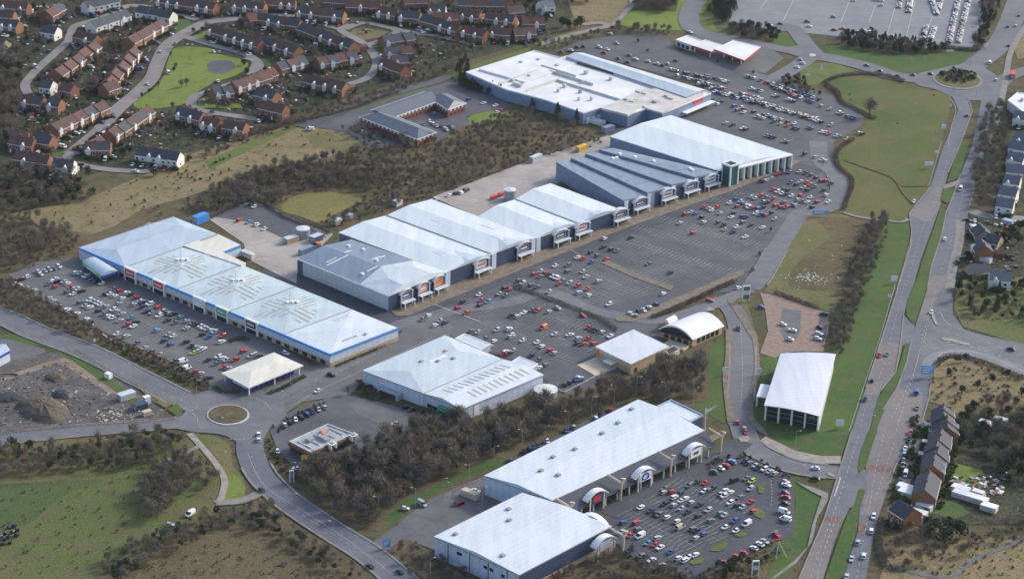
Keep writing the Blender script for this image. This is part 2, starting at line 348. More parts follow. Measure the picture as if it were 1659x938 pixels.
ground('green_verge', [(1425, 360), (1475, 362), (1474, 385), (1452, 460), (1425, 560), (1380, 700), (1360, 741), (1320, 742), (1290, 735), (1240, 700), (1213, 675), (1235, 580), (1255, 575), (1345, 570), (1380, 505), (1400, 430)], M['verge'])
ground('green_verge', [(1360, 500), (1400, 480), (1440, 380), (1474, 385), (1452, 460), (1425, 560), (1380, 690), (1345, 700), (1350, 600)], M['verge'])
ground('road_verge', T(820, 460, [(1290, 400), (1320, 370), (1385, 340), (1395, 500), (1400, 680), (1440, 870), (1390, 890), (1280, 830), (1180, 790), (1260, 700), (1270, 560)]), M['verge'])
ground('road_verge', [(1165, 480), (1205, 470), (1230, 560), (1215, 575), (1222, 620), (1200, 600), (1190, 520)], M['olive'])
ground('lawn_bank', [(1275, 780), (1330, 790), (1328, 820), (1320, 860), (1295, 890), (1270, 890), (1255, 905), (1250, 880), (1285, 850), (1290, 810)], M['verge'])
ground('roadside_grass', [(1240, 938), (1255, 905), (1320, 870), (1300, 900), (1260, 960)], M['verge'])
ground('rough_field', [(-60, 720), (320, 700), (360, 740), (365, 800), (330, 850), (250, 880), (150, 945), (60, 1000), (-60, 1000)], M['field'])
ground('field_green', [(-60, 790), (60, 783), (130, 778), (170, 778), (110, 800), (70, 830), (40, 850), (-60, 862)], M['fieldgreen'], smooth=3)
ground('rough_field', [(150, 935), (270, 880), (330, 865), (430, 835), (540, 880), (640, 945), (640, 1010), (60, 1010)], M['brownfield'])
ground('roadside_grass', [(300, 705), (345, 705), (372, 720), (378, 755), (395, 775), (397, 800), (382, 818), (360, 815), (365, 770), (350, 740), (325, 712)], M['olive'])
ground('roadside_grass', T(0, 698, [(1420, 280), (1490, 280), (1555, 350), (1550, 420), (1470, 468), (1400, 440), (1440, 340)]), M['lawn'])
ground('building_site', [(-60, 575), (100, 572), (120, 568), (170, 600), (235, 640), (278, 678), (200, 688), (80, 698), (-60, 708)], M['soil'])
ground('site_track', T(0, 460, [(-200, 640), (0, 600), (130, 550), (300, 495), (400, 470), (470, 490), (620, 590), (760, 690), (700, 700), (600, 640), (430, 530), (350, 500), (250, 545), (100, 590), (-200, 690)]), M['track'])
ground('roadside_grass', T(0, 460, [(-80, 330), (60, 320), (250, 340), (420, 400), (560, 480), (700, 590), (820, 700), (900, 770), (850, 770), (700, 660), (560, 560), (430, 470), (280, 400), (60, 370), (-80, 360)]), M['verge'])
ground('yard', T(0, 460, [(-100, 350), (40, 350), (280, 410), (290, 430), (230, 455), (100, 480), (-100, 500)]), M['lotpale'])
ground('wood_floor', [(480, 765), (530, 735), (580, 700), (620, 690), (740, 668), (760, 690), (880, 655), (1000, 600), (1085, 575), (1140, 578), (1150, 650), (1100, 655), (1033, 645), (900, 700), (790, 765), (640, 850), (615, 862), (560, 850), (500, 800)], M['brownfield'])
ground('scrub_floor', [(400, 290), (520, 262), (580, 232), (700, 224), (745, 205), (830, 190), (950, 210), (985, 238), (900, 262), (700, 325), (650, 345), (555, 375), (520, 365), (455, 340), (385, 345), (330, 352), (130, 400), (20, 450), (-40, 460), (-40, 370), (60, 365), (150, 380)], M['brownfield'])
ground('clearing', [(455, 340), (480, 318), (535, 312), (560, 314), (585, 316), (604, 318), (570, 335), (535, 352), (520, 362), (490, 352)], M['mossy'], smooth=4)
ground('green_verge', T(410, 698, [(810, 590), (880, 520), (960, 440), (1100, 380), (1280, 270), (1400, 230), (1500, 190), (1660, 170), (1660, 200), (1480, 250), (1380, 290), (1150, 400), (1000, 500), (860, 615)]), M['verge'])
ground('roadside_grass', T(410, 698, [(860, 700), (960, 670), (1010, 690), (1100, 750), (1200, 830), (1560, 880), (1700, 980), (1200, 1100), (850, 820)]), M['rough'])
# east side
ground('strip_of_rough', [(1600, 160), (1625, 165), (1620, 330), (1585, 345), (1560, 345)], M['brownfield'])
ground('residential_ground', [(1625, 150), (1800, 150), (1800, 350), (1610, 350)], M['garden'])
ground('dry_meadow', T(1239, 0, [(1560, 250), (1640, 160), (1700, 160), (1700, 360), (1600, 380)]), M['gold'])
ground('copse_ground', [(1550, 455), (1800, 430), (1800, 600), (1659, 560), (1560, 530), (1545, 500)], M['olive'])
ground('heath_slope', [(1515, 595), (1540, 580), (1600, 588), (1800, 640), (1800, 720), (1560, 720), (1540, 660), (1500, 650)], M['gold'])
ground('yard', [(1555, 345), (1800, 345), (1800, 445), (1550, 452)], M['garden'])
ground('back_gardens', [(1530, 680), (1800, 650), (1800, 850), (1500, 850)], M['garden'])
ground('dry_meadow', T(1239, 698, [(760, 850), (800, 760), (900, 720), (1300, 690), (1700, 650), (1900, 640), (1900, 1100), (1000, 1100), (700, 1000)]), M['gold'])
ground('allotment', T(1239, 698, [(1180, 200), (1380, 250), (1400, 350), (1250, 340), (1180, 320)]), M['lawn'])
ground('allotment', T(1239, 698, [(1040, 450), (1200, 440), (1300, 520), (1200, 560), (1060, 520)]), M['verge'])
# ---- asphalt
ground('top_car_park', [(1196, -60), (1620, -60), (1600, 20), (1575, 78), (1500, 80), (1420, 66), (1340, 58), (1180, 42)], M['lotgrey'], 'asphalt')
ground('store_car_park', [(868, 80), (905, 84), (935, 68), (990, 60), (1040, 55), (1080, 62), (1100, 85), (1190, 108), (1240, 125), (1300, 140), (1360, 160), (1400, 190), (1395, 205), (1350, 232), (1355, 262), (1375, 295), (1372, 325), (1300, 350), (1280, 385), (1240, 455), (1210, 470), (1120, 480), (1060, 512), (1080, 560), (990, 610), (930, 640), (900, 635), (870, 600), (820, 580), (722, 545), (640, 520), (700, 490), (1100, 330), (1190, 300), (1060, 250), (1140, 165), (1140, 140), (940, 85)], M['lot'], 'asphalt')
ground('store_apron', [(995, 200), (1090, 180), (1160, 160), (1300, 235), (1300, 260), (1190, 290), (985, 245)], M['lot'], 'asphalt')
ground('frontage_road', [(640, 512), (740, 470), (800, 440), (1000, 352), (1160, 300), (1290, 262), (1340, 278), (1320, 286), (1180, 326), (1010, 385), (820, 462), (700, 505), (650, 535)], M['lotnew'], 'asphalt')
ground('left_car_park', [(15, 445), (60, 425), (130, 420), (210, 440), (300, 480), (420, 540), (500, 590), (470, 630), (400, 640), (340, 625), (290, 592), (215, 560), (160, 535), (100, 505), (40, 470)], M['lotpale'], 'asphalt')
ground('service_lane', [(415, 440), (500, 430), (560, 460), (655, 500), (660, 530), (640, 545), (480, 470)], M['lotnew'], 'asphalt')
ground('loading_yard', [(333, 352), (390, 330), (415, 328), (500, 365), (540, 380), (520, 400), (484, 420), (480, 460), (440, 440), (400, 420), (395, 395)], M['concrete'], 'asphalt')
ground('staff_car_park', [(333, 350), (385, 330), (430, 335), (500, 368), (530, 385), (470, 392), (455, 385), (400, 360)], M['lot'], 'asphalt')
ground('loading_yard', [(700, 320), (760, 298), (860, 260), (930, 238), (985, 220), (1000, 240), (900, 300), (800, 350), (775, 352)], M['concrete'], 'asphalt')
ground('office_car_park', [(500, 205), (560, 185), (640, 160), (740, 130), (780, 135), (800, 155), (835, 175), (790, 180), (755, 190), (762, 198), (715, 225), (680, 235), (600, 240), (560, 215)], M['lot'], 'asphalt')
ground('filling_station_forecourt', [(1090, 65), (1150, 52), (1245, 75), (1270, 95), (1240, 120), (1150, 105)], M['lotpale'], 'asphalt')
ground('lower_car_park', T(960, 740, [(-60, 400), (60, 360), (430, 190), (700, 60), (860, -40), (1000, -20), (1180, 0), (1400, 90), (1480, 140), (1500, 250), (1510, 500), (1480, 600), (1300, 650), (1000, 820), (830, 900), (740, 912), (500, 860), (230, 740), (130, 640), (150, 560), (0, 500)], 4.608), M['lotnew'], 'asphalt')
ground('lower_yard', T(410, 698, [(890, 620), (960, 550), (1150, 420), (1480, 280), (1600, 330), (1560, 420), (1700, 300), (1700, 500), (1160, 760), (1010, 700), (890, 660)]), M['lotpale'], 'asphalt')
ground('rear_lane', T(820, 698, [(-120, 330), (0, 220), (250, 80), (500, -60), (700, -150), (760, -150), (520, 10), (250, 150), (0, 270), (-80, 340)]), M['lot'], 'asphalt')
ground('restaurant_car_park', [(438, 700), (470, 668), (530, 645), (560, 640), (640, 660), (690, 680), (640, 700), (585, 730), (540, 745), (500, 765), (470, 750), (450, 730)], M['lot'], 'asphalt')
ground('delivery_yard', [(566, 655), (590, 645), (660, 665), (740, 680), (720, 695), (650, 700), (580, 672)], M['lotpale'], 'asphalt')
ground('showroom_forecourt', T(1239, 460, [(-30, 60), (60, 70), (340, 170), (410, 180), (400, 300), (370, 430), (180, 430), (60, 470), (-30, 440), (20, 300), (0, 150)]), M['brickpave'], 'asphalt')
ground('showroom_bay', T(1239, 460, [(110, 160), (230, 170), (225, 300), (205, 350), (140, 380), (95, 300)]), M['lotpale'], 'asphalt')
ground('showroom_bay', T(1239, 460, [(350, 185), (410, 195), (390, 320), (365, 380), (325, 370)]), M['lot'], 'asphalt')
ground('junction_apron', [(430, 655), (470, 622), (500, 592), (540, 598), (590, 572), (650, 540), (655, 528), (700, 505), (735, 530), (728, 545), (660, 572), (592, 600), (580, 628), (566, 640), (530, 645), (490, 652), (465, 668), (445, 690)], M['lotpale'], 'asphalt')
ground('kiosk_apron', [(300, 600), (360, 600), (440, 570), (500, 590), (480, 625), (420, 640), (350, 640)], M['lotpale'], 'asphalt')
# ---- roads
ground('roundabout_carriageway', T(1239, 0, [(950, 480), (1100, 440), (1220, 415), (1330, 410), (1450, 470), (1520, 540), (1480, 620), (1350, 640), (1200, 620), (1080, 570), (960, 540)]), M['road'], 'asphalt', smooth=4)
def bandpoly(left, right): return list(left) + list(reversed(right))
cw1L = T(1239, 0, [(1060, 560), (1190, 620), (1225, 700), (1180, 820), (1130, 938)]) + T(1239, 230, [(1050, 290), (985, 370), (915, 460), (930, 560), (925, 660), (840, 938)]) + T(1239, 460, [(735, 370), (640, 660), (550, 938)]) + T(1239, 698, [(480, 230), (380, 550), (300, 740), (190, 1000), (150, 1100)])
cw1R = T(1239, 0, [(1180, 570), (1290, 630), (1315, 710), (1270, 830), (1230, 938)]) + T(1239, 230, [(1160, 200), (1105, 430), (1050, 580), (985, 750), (935, 938)]) + T(1239, 460, [(880, 200), (860, 380), (830, 560), (735, 680), (660, 938)]) + T(1239, 698, [(600, 220), (540, 480), (440, 700), (350, 1000), (310, 1100)])
ground('carriageway', bandpoly(cw1L, cw1R), M['roadblue'], 'asphalt')
cw2L = T(1239, 0, [(1390, 560), (1370, 650), (1310, 938)]) + T(1239, 230, [(1240, 210), (1185, 370), (1150, 450), (1120, 600), (1060, 780), (1030, 938)]) + T(1239, 460, [(960, 250), (930, 360), (900, 500), (840, 660), (750, 800), (680, 938)]) + T(1239, 698, [(650, 220), (610, 400), (590, 640), (540, 790), (490, 1000), (460, 1100)])
cw2R = T(1239, 0, [(1530, 540), (1470, 640), (1400, 938)]) + T(1239, 230, [(1350, 200), (1300, 400), (1265, 520), (1215, 740), (1190, 830), (1190, 938)]) + T(1239, 460, [(1190, 200), (1150, 300), (1020, 470), (1060, 560), (1040, 720), (980, 938)]) + T(1239, 698, [(830, 220), (790, 340), (730, 520), (690, 660), (640, 938), (600, 1100)])
ground('carriageway', bandpoly(cw2L, cw2R), M['roadblue'], 'asphalt')
ground('carriageway_patch', T(1239, 230, [(1080, 290), (1140, 290), (1100, 430), (1055, 500), (1000, 505), (925, 470), (990, 380)]), M['roadbeige'], 'asphalt')
ground('carriageway_patch', T(1239, 460, [(725, 370), (875, 380), (835, 560), (735, 680), (710, 705), (632, 700), (700, 480)]), M['roadbeige'], 'asphalt')
ground('carriageway_patch', T(1239, 460, [(1040, 0), (1125, 0), (1060, 170), (1040, 235), (965, 240)]), M['roadbeige'], 'asphalt')
ground('carriageway_patch', T(1239, 230, [(1060, 850), (1165, 850), (1130, 940), (1035, 940)]), M['roadbeige'], 'asphalt')
ground('carriageway_patch', T(1239, 460, [(845, 665), (1000, 690), (990, 938), (690, 938), (760, 800)]), M['roadbeige'], 'asphalt')
ground('carriageway_patch', T(1239, 698, [(700, 0), (930, 0), (880, 150), (820, 240), (760, 400), (720, 530), (605, 530), (650, 400), (640, 220)]), M['roadbeige'], 'asphalt')
ground('carriageway_patch', T(1239, 698, [(375, 560), (485, 560), (440, 700), (370, 938), (340, 1050), (170, 1050), (260, 840)]), M['roadbeige'], 'asphalt')
for pts in ([(655, 215), (820, 240), (805, 275), (645, 250)], [(385, 545), (485, 550), (470, 590), (372, 580)], [(600, 590), (655, 600), (640, 650), (590, 645)]):
    ground('red_surfacing', T(1239, 698, pts), M['redpatch'], 'asphalt')
ground('central_crossing', T(1239, 230, [(1130, 280), (1240, 240), (1230, 275), (1140, 300)]), M['footway'], 'asphalt')
ground('central_crossing', T(1239, 460, [(880, 200), (950, 270), (930, 400), (860, 390), (800, 370)]), M['roadblue'], 'asphalt')
ground('central_crossing', T(1239, 698, [(480, 230), (660, 250), (600, 460), (545, 490), (430, 440)]), M['roadblue'], 'asphalt')
ground('side_road', T(1239, 460, [(1040, 240), (1190, 200), (1260, 290), (1400, 330), (1700, 400), (2100, 520), (2100, 740), (1642, 590), (1500, 530), (1340, 470), (1200, 450), (1080, 500), (980, 520), (1000, 430)]), M['road'], 'asphalt', smooth=2)
ground('pale_lane', T(1239, 460, [(990, 510), (1030, 460), (1110, 425), (1220, 415), (1400, 440), (1660, 530), (2100, 660), (2100, 700), (1642, 575), (1400, 480), (1200, 450), (1090, 480), (1040, 530)]), M['lotgrey'], 'asphalt', smooth=2)
strip('road', T(1239, 0, [(1250, 470), (1380, 380), (1480, 290), (1550, 160), (1600, 30), (1640, -90), (1700, -250)]), 17, M['road'])
strip('road', T(1239, 0, [(1480, 540), (1560, 480), (1700, 440), (1900, 400)]), 12, M['road'])
strip('road', T(1239, 0, [(1060, 510), (930, 500), (800, 480), (640, 425), (430, 375), (250, 345), (160, 300)]), 17, M['road'])
strip('road', T(1239, 0, [(320, 350), (250, 270), (170, 180), (30, 170)]), 13, M['road'])
strip('road', [(1195, 65), (1150, 58), (1120, 45), (1118, 20), (1140, -15), (1165, -60)], 15, M['road'])
strip('road', [(1190, 66), (1240, 75), (1300, 88), (1320, 95)], 13, M['road'])
strip('store_access_road', [(1310, 95), (1285, 112), (1250, 128), (1210, 120)], 13, M['road'])
strip('service_road', [(1325, 230), (1330, 262), (1355, 285), (1362, 310), (1345, 335), (1300, 345), (1280, 372), (1258, 405), (1236, 445), (1215, 468)], 11, M['road'])
strip('service_road', [(1215, 468), (1185, 482), (1110, 510), (1060, 520), (1000, 512), (950, 500), (890, 475), (820, 492), (760, 500), (700, 512), (640, 530), (600, 560), (540, 590), (480, 620), (440, 640)], 9, M['road'])
strip('service_road', [(1150, 488), (1185, 500), (1200, 540), (1203, 600), (1200, 650), (1200, 690)], 12, M['road'])
strip('service_road', [(1195, 640), (1205, 700), (1225, 730), (1280, 755), (1340, 765), (1365, 768)], 12, M['road'])
strip('service_road', [(1205, 715), (1160, 745), (1060, 790), (985, 835)], 10, M['lotnew'])
strip('main_road', [(-60, 500), (0, 512), (60, 540), (140, 570), (220, 610), (290, 645), (330, 660), (370, 640)], 14, M['road'])
strip('main_road', [(-60, 722), (60, 706), (160, 696), (260, 688), (330, 682)], 11, M['road'])
strip('main_road', [(410, 690), (405, 730), (425, 775), (470, 815), (540, 862), (600, 900), (660, 950), (720, 1010)], 12.5, M['roadblue'])
ground('roundabout_carriageway', [(300, 668), (310, 645), (345, 632), (400, 632), (450, 640), (462, 660), (440, 690), (420, 720), (395, 722), (360, 705), (310, 700), (280, 690)], M['road'], 'asphalt', smooth=4)
strip('site_road', [(460, 690), (440, 650), (480, 625), (540, 600), (600, 570)], 9, M['road'])
strip('access_road', [(610, 890), (640, 868), (680, 845), (720, 825)], 9, M['lotpale'])
strip('side_street', T(1239, 698, [(1020, -60), (960, 60), (920, 160), (900, 280), (850, 370)]), 6, M['footway'])
strip('layby', T(1239, 230, [(1240, 500), (1230, 640), (1190, 800), (1170, 938)]), 5, M['footway'])
strip('residential_street', T(1239, 230, [(1290, 430), (1400, 470), (1640, 490), (1900, 500)]), 8, M['footway'])
strip('footpath', T(1239, 0, [(1650, 170), (1560, 330), (1530, 470), (1500, 640), (1420, 938)]), 4, M['footway'])
strip('footpath', T(1239, 698, [(800, 860), (900, 890), (1100, 930), (1200, 915), (1350, 810), (1640, 690), (1900, 600)]), 2.5, M['lotpale'])
ground('mini_roundabout', T(1239, 0, [(280, 350), (300, 343), (325, 350), (318, 362), (290, 364)]), M['white_line'], 'asphalt')
ground('mini_roundabout', T(820, 460, [(1265, 160), (1290, 150), (1320, 158), (1315, 172), (1280, 175)]), M['pavingpale'], 'asphalt')
# estate roads
EST = T(0, 0, [(1640, 110), (1450, 130), (1300, 150), (1180, 210), (1060, 290), (1000, 400), (960, 500), (860, 600), (740, 700), (640, 820), (560, 890), (450, 980)])
strip('estate_road', EST, 7.6, M['estateroad'])
strip('estate_road', T(0, 230, [(580, -40), (470, 60), (420, 115), (520, 150), (700, 180), (900, 190), (960, 175)]), 6.4, M['estateroad'])
strip('estate_road', T(0, 0, [(1180, 240), (1350, 290), (1560, 350), (1640, 420), (1600, 490), (1400, 560), (1230, 620), (1220, 680), (1300, 710), (1500, 740), (1640, 760)]), 7, M['estateroad'])
strip('estate_road', T(0, 0, [(440, 260), (340, 350), (230, 450), (160, 540), (180, 600)]), 6.4, M['estateroad'])
strip('estate_road', T(0, 0, [(440, 260), (480, 170), (640, 120), (760, 60), (850, 40), (1000, 60), (1250, 130)]), 7, M['estateroad'])
strip('estate_road', T(410, 0, [(600, 540), (720, 500), (780, 430), (770, 360), (700, 280), (590, 220), (560, 190), (620, 160)]), 6.4, M['estateroad'])
strip('estate_road', T(410, 0, [(580, 190), (700, 150), (860, 180), (920, 200), (820, 260), (720, 290)]), 6.4, M['estateroad'])
strip('estate_road', T(410, 0, [(880, 190), (1050, 215), (1250, 250), (1400, 290)]), 6, M['estateroad'])
strip('estate_road', T(410, 0, [(-20, 120), (120, 100), (300, 110), (400, 150), (560, 190)]), 6, M['estateroad'])
strip('estate_road', T(410, 0, [(-40, 370), (20, 400), (-20, 480)]), 6, M['estateroad'])
strip('estate_road', T(820, 0, [(480, 160), (600, 150), (640, 170), (560, 190), (400, 230), (200, 290)]), 6, M['footway'])
strip('lane', T(820, 0, [(670, 170), (760, 80), (800, 20), (740, -40)]), 4, M['footway'])
strip('back_lane', T(410, 0, [(300, 810), (600, 690), (900, 590), (1150, 520), (1250, 490)]), 9, M['lot'])
ground('estate_green', T(0, 0, [(1100, 310), (1200, 300), (1330, 310), (1400, 350), (1540, 385), (1570, 420), (1500, 480), (1350, 530), (1220, 610), (1180, 660), (1000, 690), (870, 690), (850, 640), (960, 580), (1040, 480), (1060, 400)]), M['lawn'], 'field', smooth=3)
ground('estate_green', T(0, 0, [(1190, 250), (1260, 215), (1330, 190), (1350, 250), (1330, 275)]), M['lawn'], 'field')
ground('estate_green', T(0, 0, [(1250, 640), (1330, 600), (1400, 640), (1520, 660), (1540, 690), (1330, 690), (1260, 690)]), M['lawn'], 'field')
ground('estate_green', T(410, 0, [(600, 220), (640, 185), (720, 180), (860, 205), (800, 240), (700, 260), (640, 250)]), M['olive'], 'field', z=0.197)
ground('play_area', T(0, 0, [(1310, 420), (1340, 395), (1420, 385), (1480, 400), (1480, 440), (1420, 470), (1340, 465)]), M['lot'], 'field', smooth=3)
for q in (T(0, 0, [(1090, 120), (1200, 130), (1220, 180), (1120, 230)]), T(0, 0, [(200, 560), (330, 600), (330, 620), (230, 610)]), T(0, 0, [(480, 620), (700, 610), (760, 640), (640, 660), (500, 660)]),
          T(410, 0, [(0, 370), (80, 380), (150, 440), (80, 450)]), T(410, 0, [(740, 300), (810, 290), (820, 330), (780, 350)]), T(410, 0, [(820, 850 - 850 + 180), (1000, 190), (1080, 240), (940, 215)]),
          T(0, 230, [(330, 70), (420, 60), (390, 110), (320, 110)]), T(0, 230, [(470, 110), (530, 90), (560, 130), (480, 140)])):
    ground('front_lawn', q, M['verge'], 'field')
# ---- kerbed islands and pavements
slab('pavement', [(628, 500), (650, 488), (722, 458), (810, 425), (900, 386), (1005, 346), (1100, 312), (1165, 292), (1200, 287), (1280, 260), (1300, 262), (1270, 276), (1180, 312), (1010, 372), (810, 452), (660, 513), (642, 513)], M['paving'])
slab('pavement', T(820, 460, [(690, 220), (760, 200), (900, 160), (1080, 90), (1250, 20), (1420, -60), (1500, -90), (1510, -60), (1300, 40), (1100, 130), (900, 215), (780, 245), (700, 240)]), M['paving'])
slab('pavement', T(820, 230, [(590, 750), (640, 750), (820, 840), (1060, 920), (1040, 945), (800, 860), (600, 770)]), M['paving'])
slab('pavement', T(820, 460, [(450, 520), (600, 455), (700, 540), (570, 590), (520, 560)]), M['cream'])
slab('pavement', T(820, 460, [(1400, 110), (1450, 75), (1500, 80), (1440, 120), (1500, 200), (1590, 330), (1600, 420), (1610, 560), (1590, 650), (1540, 730), (1560, 840), (1642, 938), (1660, 970), (1600, 940), (1530, 860), (1540, 700), (1580, 520), (1560, 360), (1480, 230)]), M['paving'])
slab('pavement', T(820, 460, [(1390, 290), (1430, 300), (1440, 450), (1400, 600), (1440, 800), (1450, 880), (1400, 880), (1380, 720), (1370, 600), (1390, 450)]), M['paving'])
slab('pavement', [(1240, 708), (1290, 732), (1330, 740), (1362, 740), (1362, 752), (1320, 752), (1275, 742), (1230, 716)], M['pavingpale'])
slab('pavement', [(892, 830), (960, 798), (1140, 713), (1165, 700), (1170, 708), (1145, 722), (970, 808), (905, 842)], M['paving'])
slab('pavement', T(1239, 698, [(200, 330), (330, 370), (400, 400), (400, 440), (330, 560), (300, 700), (200, 840), (60, 938), (40, 938), (180, 830), (270, 740), (300, 600), (340, 480), (360, 420), (280, 380)]), M['footway'])
slab('central_reserve', T(1239, 230, [(1240, 0), (1295, 0), (1240, 200), (1215, 240), (1155, 260), (1180, 180)]), M['verge'])
slab('central_reserve', T(1239, 230, [(1130, 300), (1205, 300), (1185, 380), (1150, 395), (1115, 370)]), M['verge'])
slab('central_reserve', T(1239, 230, [(1110, 430), (1160, 440), (1110, 640), (1070, 760), (1020, 938), (945, 938), (1000, 750), (1060, 580)]), M['verge'])
slab('central_reserve', T(1239, 460, [(950, 0), (1035, 0), (960, 230), (935, 255), (895, 200), (900, 120)]), M['verge'])
slab('central_reserve', T(1239, 460, [(890, 380), (920, 385), (880, 580), (830, 660), (760, 790), (705, 938), (665, 938), (715, 740), (760, 660), (840, 560)]), M['verge'])
slab('central_reserve', T(1239, 698, [(660, 0), (710, 0), (640, 230), (600, 270), (590, 250), (610, 140)]), M['verge'])
slab('central_reserve', T(1239, 698, [(600, 370), (635, 380), (600, 500), (590, 600), (545, 760), (500, 960), (360, 1000), (450, 740), (520, 540), (570, 470)]), M['verge'])
slab('roundabout_island', [(335 + 0 * 1, 673)] and [(369.5 + 34.5 * math.cos(a), 673.5 + 16.5 * math.sin(a)) for a in [i * math.pi / 16 for i in range(32)]], M['white_line'], 0.25, 0.62)
slab('roundabout_island', [(369.5 + 31.5 * math.cos(a), 673.2 + 14.6 * math.sin(a)) for a in [i * math.pi / 16 for i in range(32)]], M['brownfield'], 0.25, 0.9)
slab('roundabout_island', [(1551.5 + 41 * math.cos(a), 130.5 + 15.5 * math.sin(a) + 3 * math.cos(a)) for a in [i * math.pi / 16 for i in range(32)]], M['footway'], 0.25, 0.5)
slab('roundabout_island', [(1551.5 + 36 * math.cos(a), 130 + 13 * math.sin(a) + 3 * math.cos(a)) for a in [i * math.pi / 16 for i in range(32)]], M['olive'], 0.25, 0.75)
slab('mini_roundabout', T(820, 698, [(1470, 50), (1490, 35), (1530, 35), (1545, 52), (1525, 72), (1485, 72)]), M['pavingpale'], 0.3, 0.45)
slab('traffic_island', T(0, 460, [(1060, 800), (1120, 760), (1160, 800), (1130, 850)]), M['verge'])
slab('traffic_island', T(0, 460, [(860, 640), (960, 700), (1100, 760), (1050, 790), (950, 740)]), M['olive'])
for q in (T(960, 740, [(880, 700), (960, 650), (1010, 650), (990, 690), (930, 710)], 4.608), T(960, 740, [(720, 790), (780, 760), (830, 760), (810, 800), (750, 808)], 4.608), T(960, 740, [(1195, 430), (1240, 385), (1285, 430), (1260, 465)], 4.608),
          T(960, 740, [(1060, 590), (1120, 565), (1150, 580), (1100, 605)], 4.608), T(960, 740, [(1235, 215), (1280, 230), (1270, 275), (1240, 270)], 4.608)):
    slab('planted_island', q, M['grass'], smooth=3)
strip('footpath', [(307, 703), (330, 728), (352, 755), (364, 780), (358, 808), (350, 815)], 3, M['pavingpale'])
strip('footpath', T(0, 698, [(1060, 190), (1150, 160), (1260, 100)]), 2.5, M['footway'])
strip('footpath', [(350, 815), (390, 812), (420, 800)], 5, M['footway'])
strip('footpath', T(1239, 230, [(500, 450), (600, 480), (720, 495), (860, 510), (910, 490)]), 2.5, M['footway'])
strip('footpath', T(1239, 230, [(510, 120), (650, 170), (800, 225), (870, 280), (1040, 280)]), 1.6, M['brownfield'])
strip('footpath', T(1239, 230, [(840, 260), (880, 330), (925, 380)]), 1.6, M['brownfield'])
strip('footpath', T(0, 460, [(0, 570), (120, 580), (0, 575)]), 2, M['footway'])
strip('kerb_path', [(40, 698), (150, 688), (250, 682), (290, 676)], 2, M['track'])
# ---- paint
L = []
def bays(p, q, depth=4.8, w_=2.45, both=True, skip=0):
    """bay lines along a row centre line p-q"""
    a = P(*p); b = P(*q); d = (b - a); n = int(d.length / w_); d.normalize(); nn = Vector((-d.y, d.x, 0)); z = layer('mark'); vs = []; fs = []
    for i in range(n + 1):
        c = a + d * (i * w_)
        for sg in ((1, -1) if both else (1,)):
            k = len(vs); e = d * 0.10
            vs += [c + nn * sg * 0.15 - e, c + nn * sg * 0.15 + e, c + nn * sg * depth + e, c + nn * sg * depth - e]; fs.append((k, k + 1, k + 2, k + 3))
    k = len(vs); vs += [a - nn * .07, b - nn * .07, b + nn * .07, a + nn * .07]; fs.append((k, k + 1, k + 2, k + 3))
    return tag(mesh_obj('parking_bay_marking', [(v.x, v.y, z) for v in vs], fs, M['faint_line']), kind='structure')
BAYS = [((876, 432), (985, 492)), ((905, 424), (1035, 484)), ((958, 420), (1065, 466)), ((900, 468), (968, 506)), ((1000, 410), (1090, 452)), ((945, 438), (1050, 480)),
        ((1010, 392), (1200, 445)), ((1030, 370), (1215, 420)), ((1060, 352), (1235, 400)), ((1100, 340), (1250, 380)), ((1150, 322), (1290, 355)), ((1180, 310), (1320, 340)),
        ((880, 510), (985, 545)), ((860, 530), (960, 570)), ((830, 545), (930, 590)), ((800, 470), (880, 500)), ((1080, 430), (1150, 455)), ((925, 455), (1005, 492)), ((985, 430), (1078, 462)), ((1040, 400), (1150, 432)), ((1120, 370), (1215, 395)), ((740, 480), (800, 505)), ((770, 520), (850, 552))]
BAYS += [tuple(T(960, 740, [a, b], 4.608)) for a, b in (((240, 420), (820, 700)), ((200, 520), (700, 770)), ((430, 310), (960, 560)), ((600, 190), (1180, 400)), ((760, 520), (960, 640)))]
BAYS += [((150, 490), (330, 562)), ((180, 474), (350, 540)), ((230, 550), (345, 596))]
BAYS += [((1180, 155), (1330, 195)), ((1200, 175), (1330, 212)), ((1120, 130), (1260, 165)), ((990, 78), (1080, 100)), ((1190, 200), (1290, 228))]
for a, b in BAYS: bays(a, b)
line_marks('road_marking', [(T(1239, 230, [(1180, 0), (1120, 260), (1060, 420), (990, 580), (940, 760), (885, 938)]), .15, 2, 4, 0), (T(1239, 460, [(885, 0), (800, 330), (740, 560), (640, 780), (600, 938)]), .15, 2, 4, 0),
    (T(1239, 698, [(590, 40), (480, 400), (400, 620), (330, 800), (290, 938)]), .2, 2, 3, 0), (T(1239, 698, [(450, 560), (390, 720), (350, 850), (330, 938)]), .2, 2, 3, 0),
    (T(1239, 230, [(1340, 0), (1250, 350), (1190, 600), (1110, 830)]), .15, 2, 4, 0), (T(1239, 460, [(1080, 60), (1010, 300), (950, 560), (880, 780), (830, 938)]), .2, 2, 3, 0),
    (T(1239, 460, [(1040, 240), (990, 420), (920, 620), (800, 860)]), .2, 2, 3, 0), (T(1239, 698, [(760, 0), (700, 260), (650, 560), (580, 938)]), .2, 2, 3, 0), (T(1239, 698, [(820, 80), (760, 260), (690, 460)]), .2, 2, 3, 0),
    (T(1239, 460, [(1130, 300), (1300, 350), (1500, 410), (1640, 460)]), .2, 3, 3, 0), (T(1239, 460, [(1150, 370), (1300, 400), (1450, 450), (1560, 490)]), .4, 2, 2, 0)], M['white_line'])
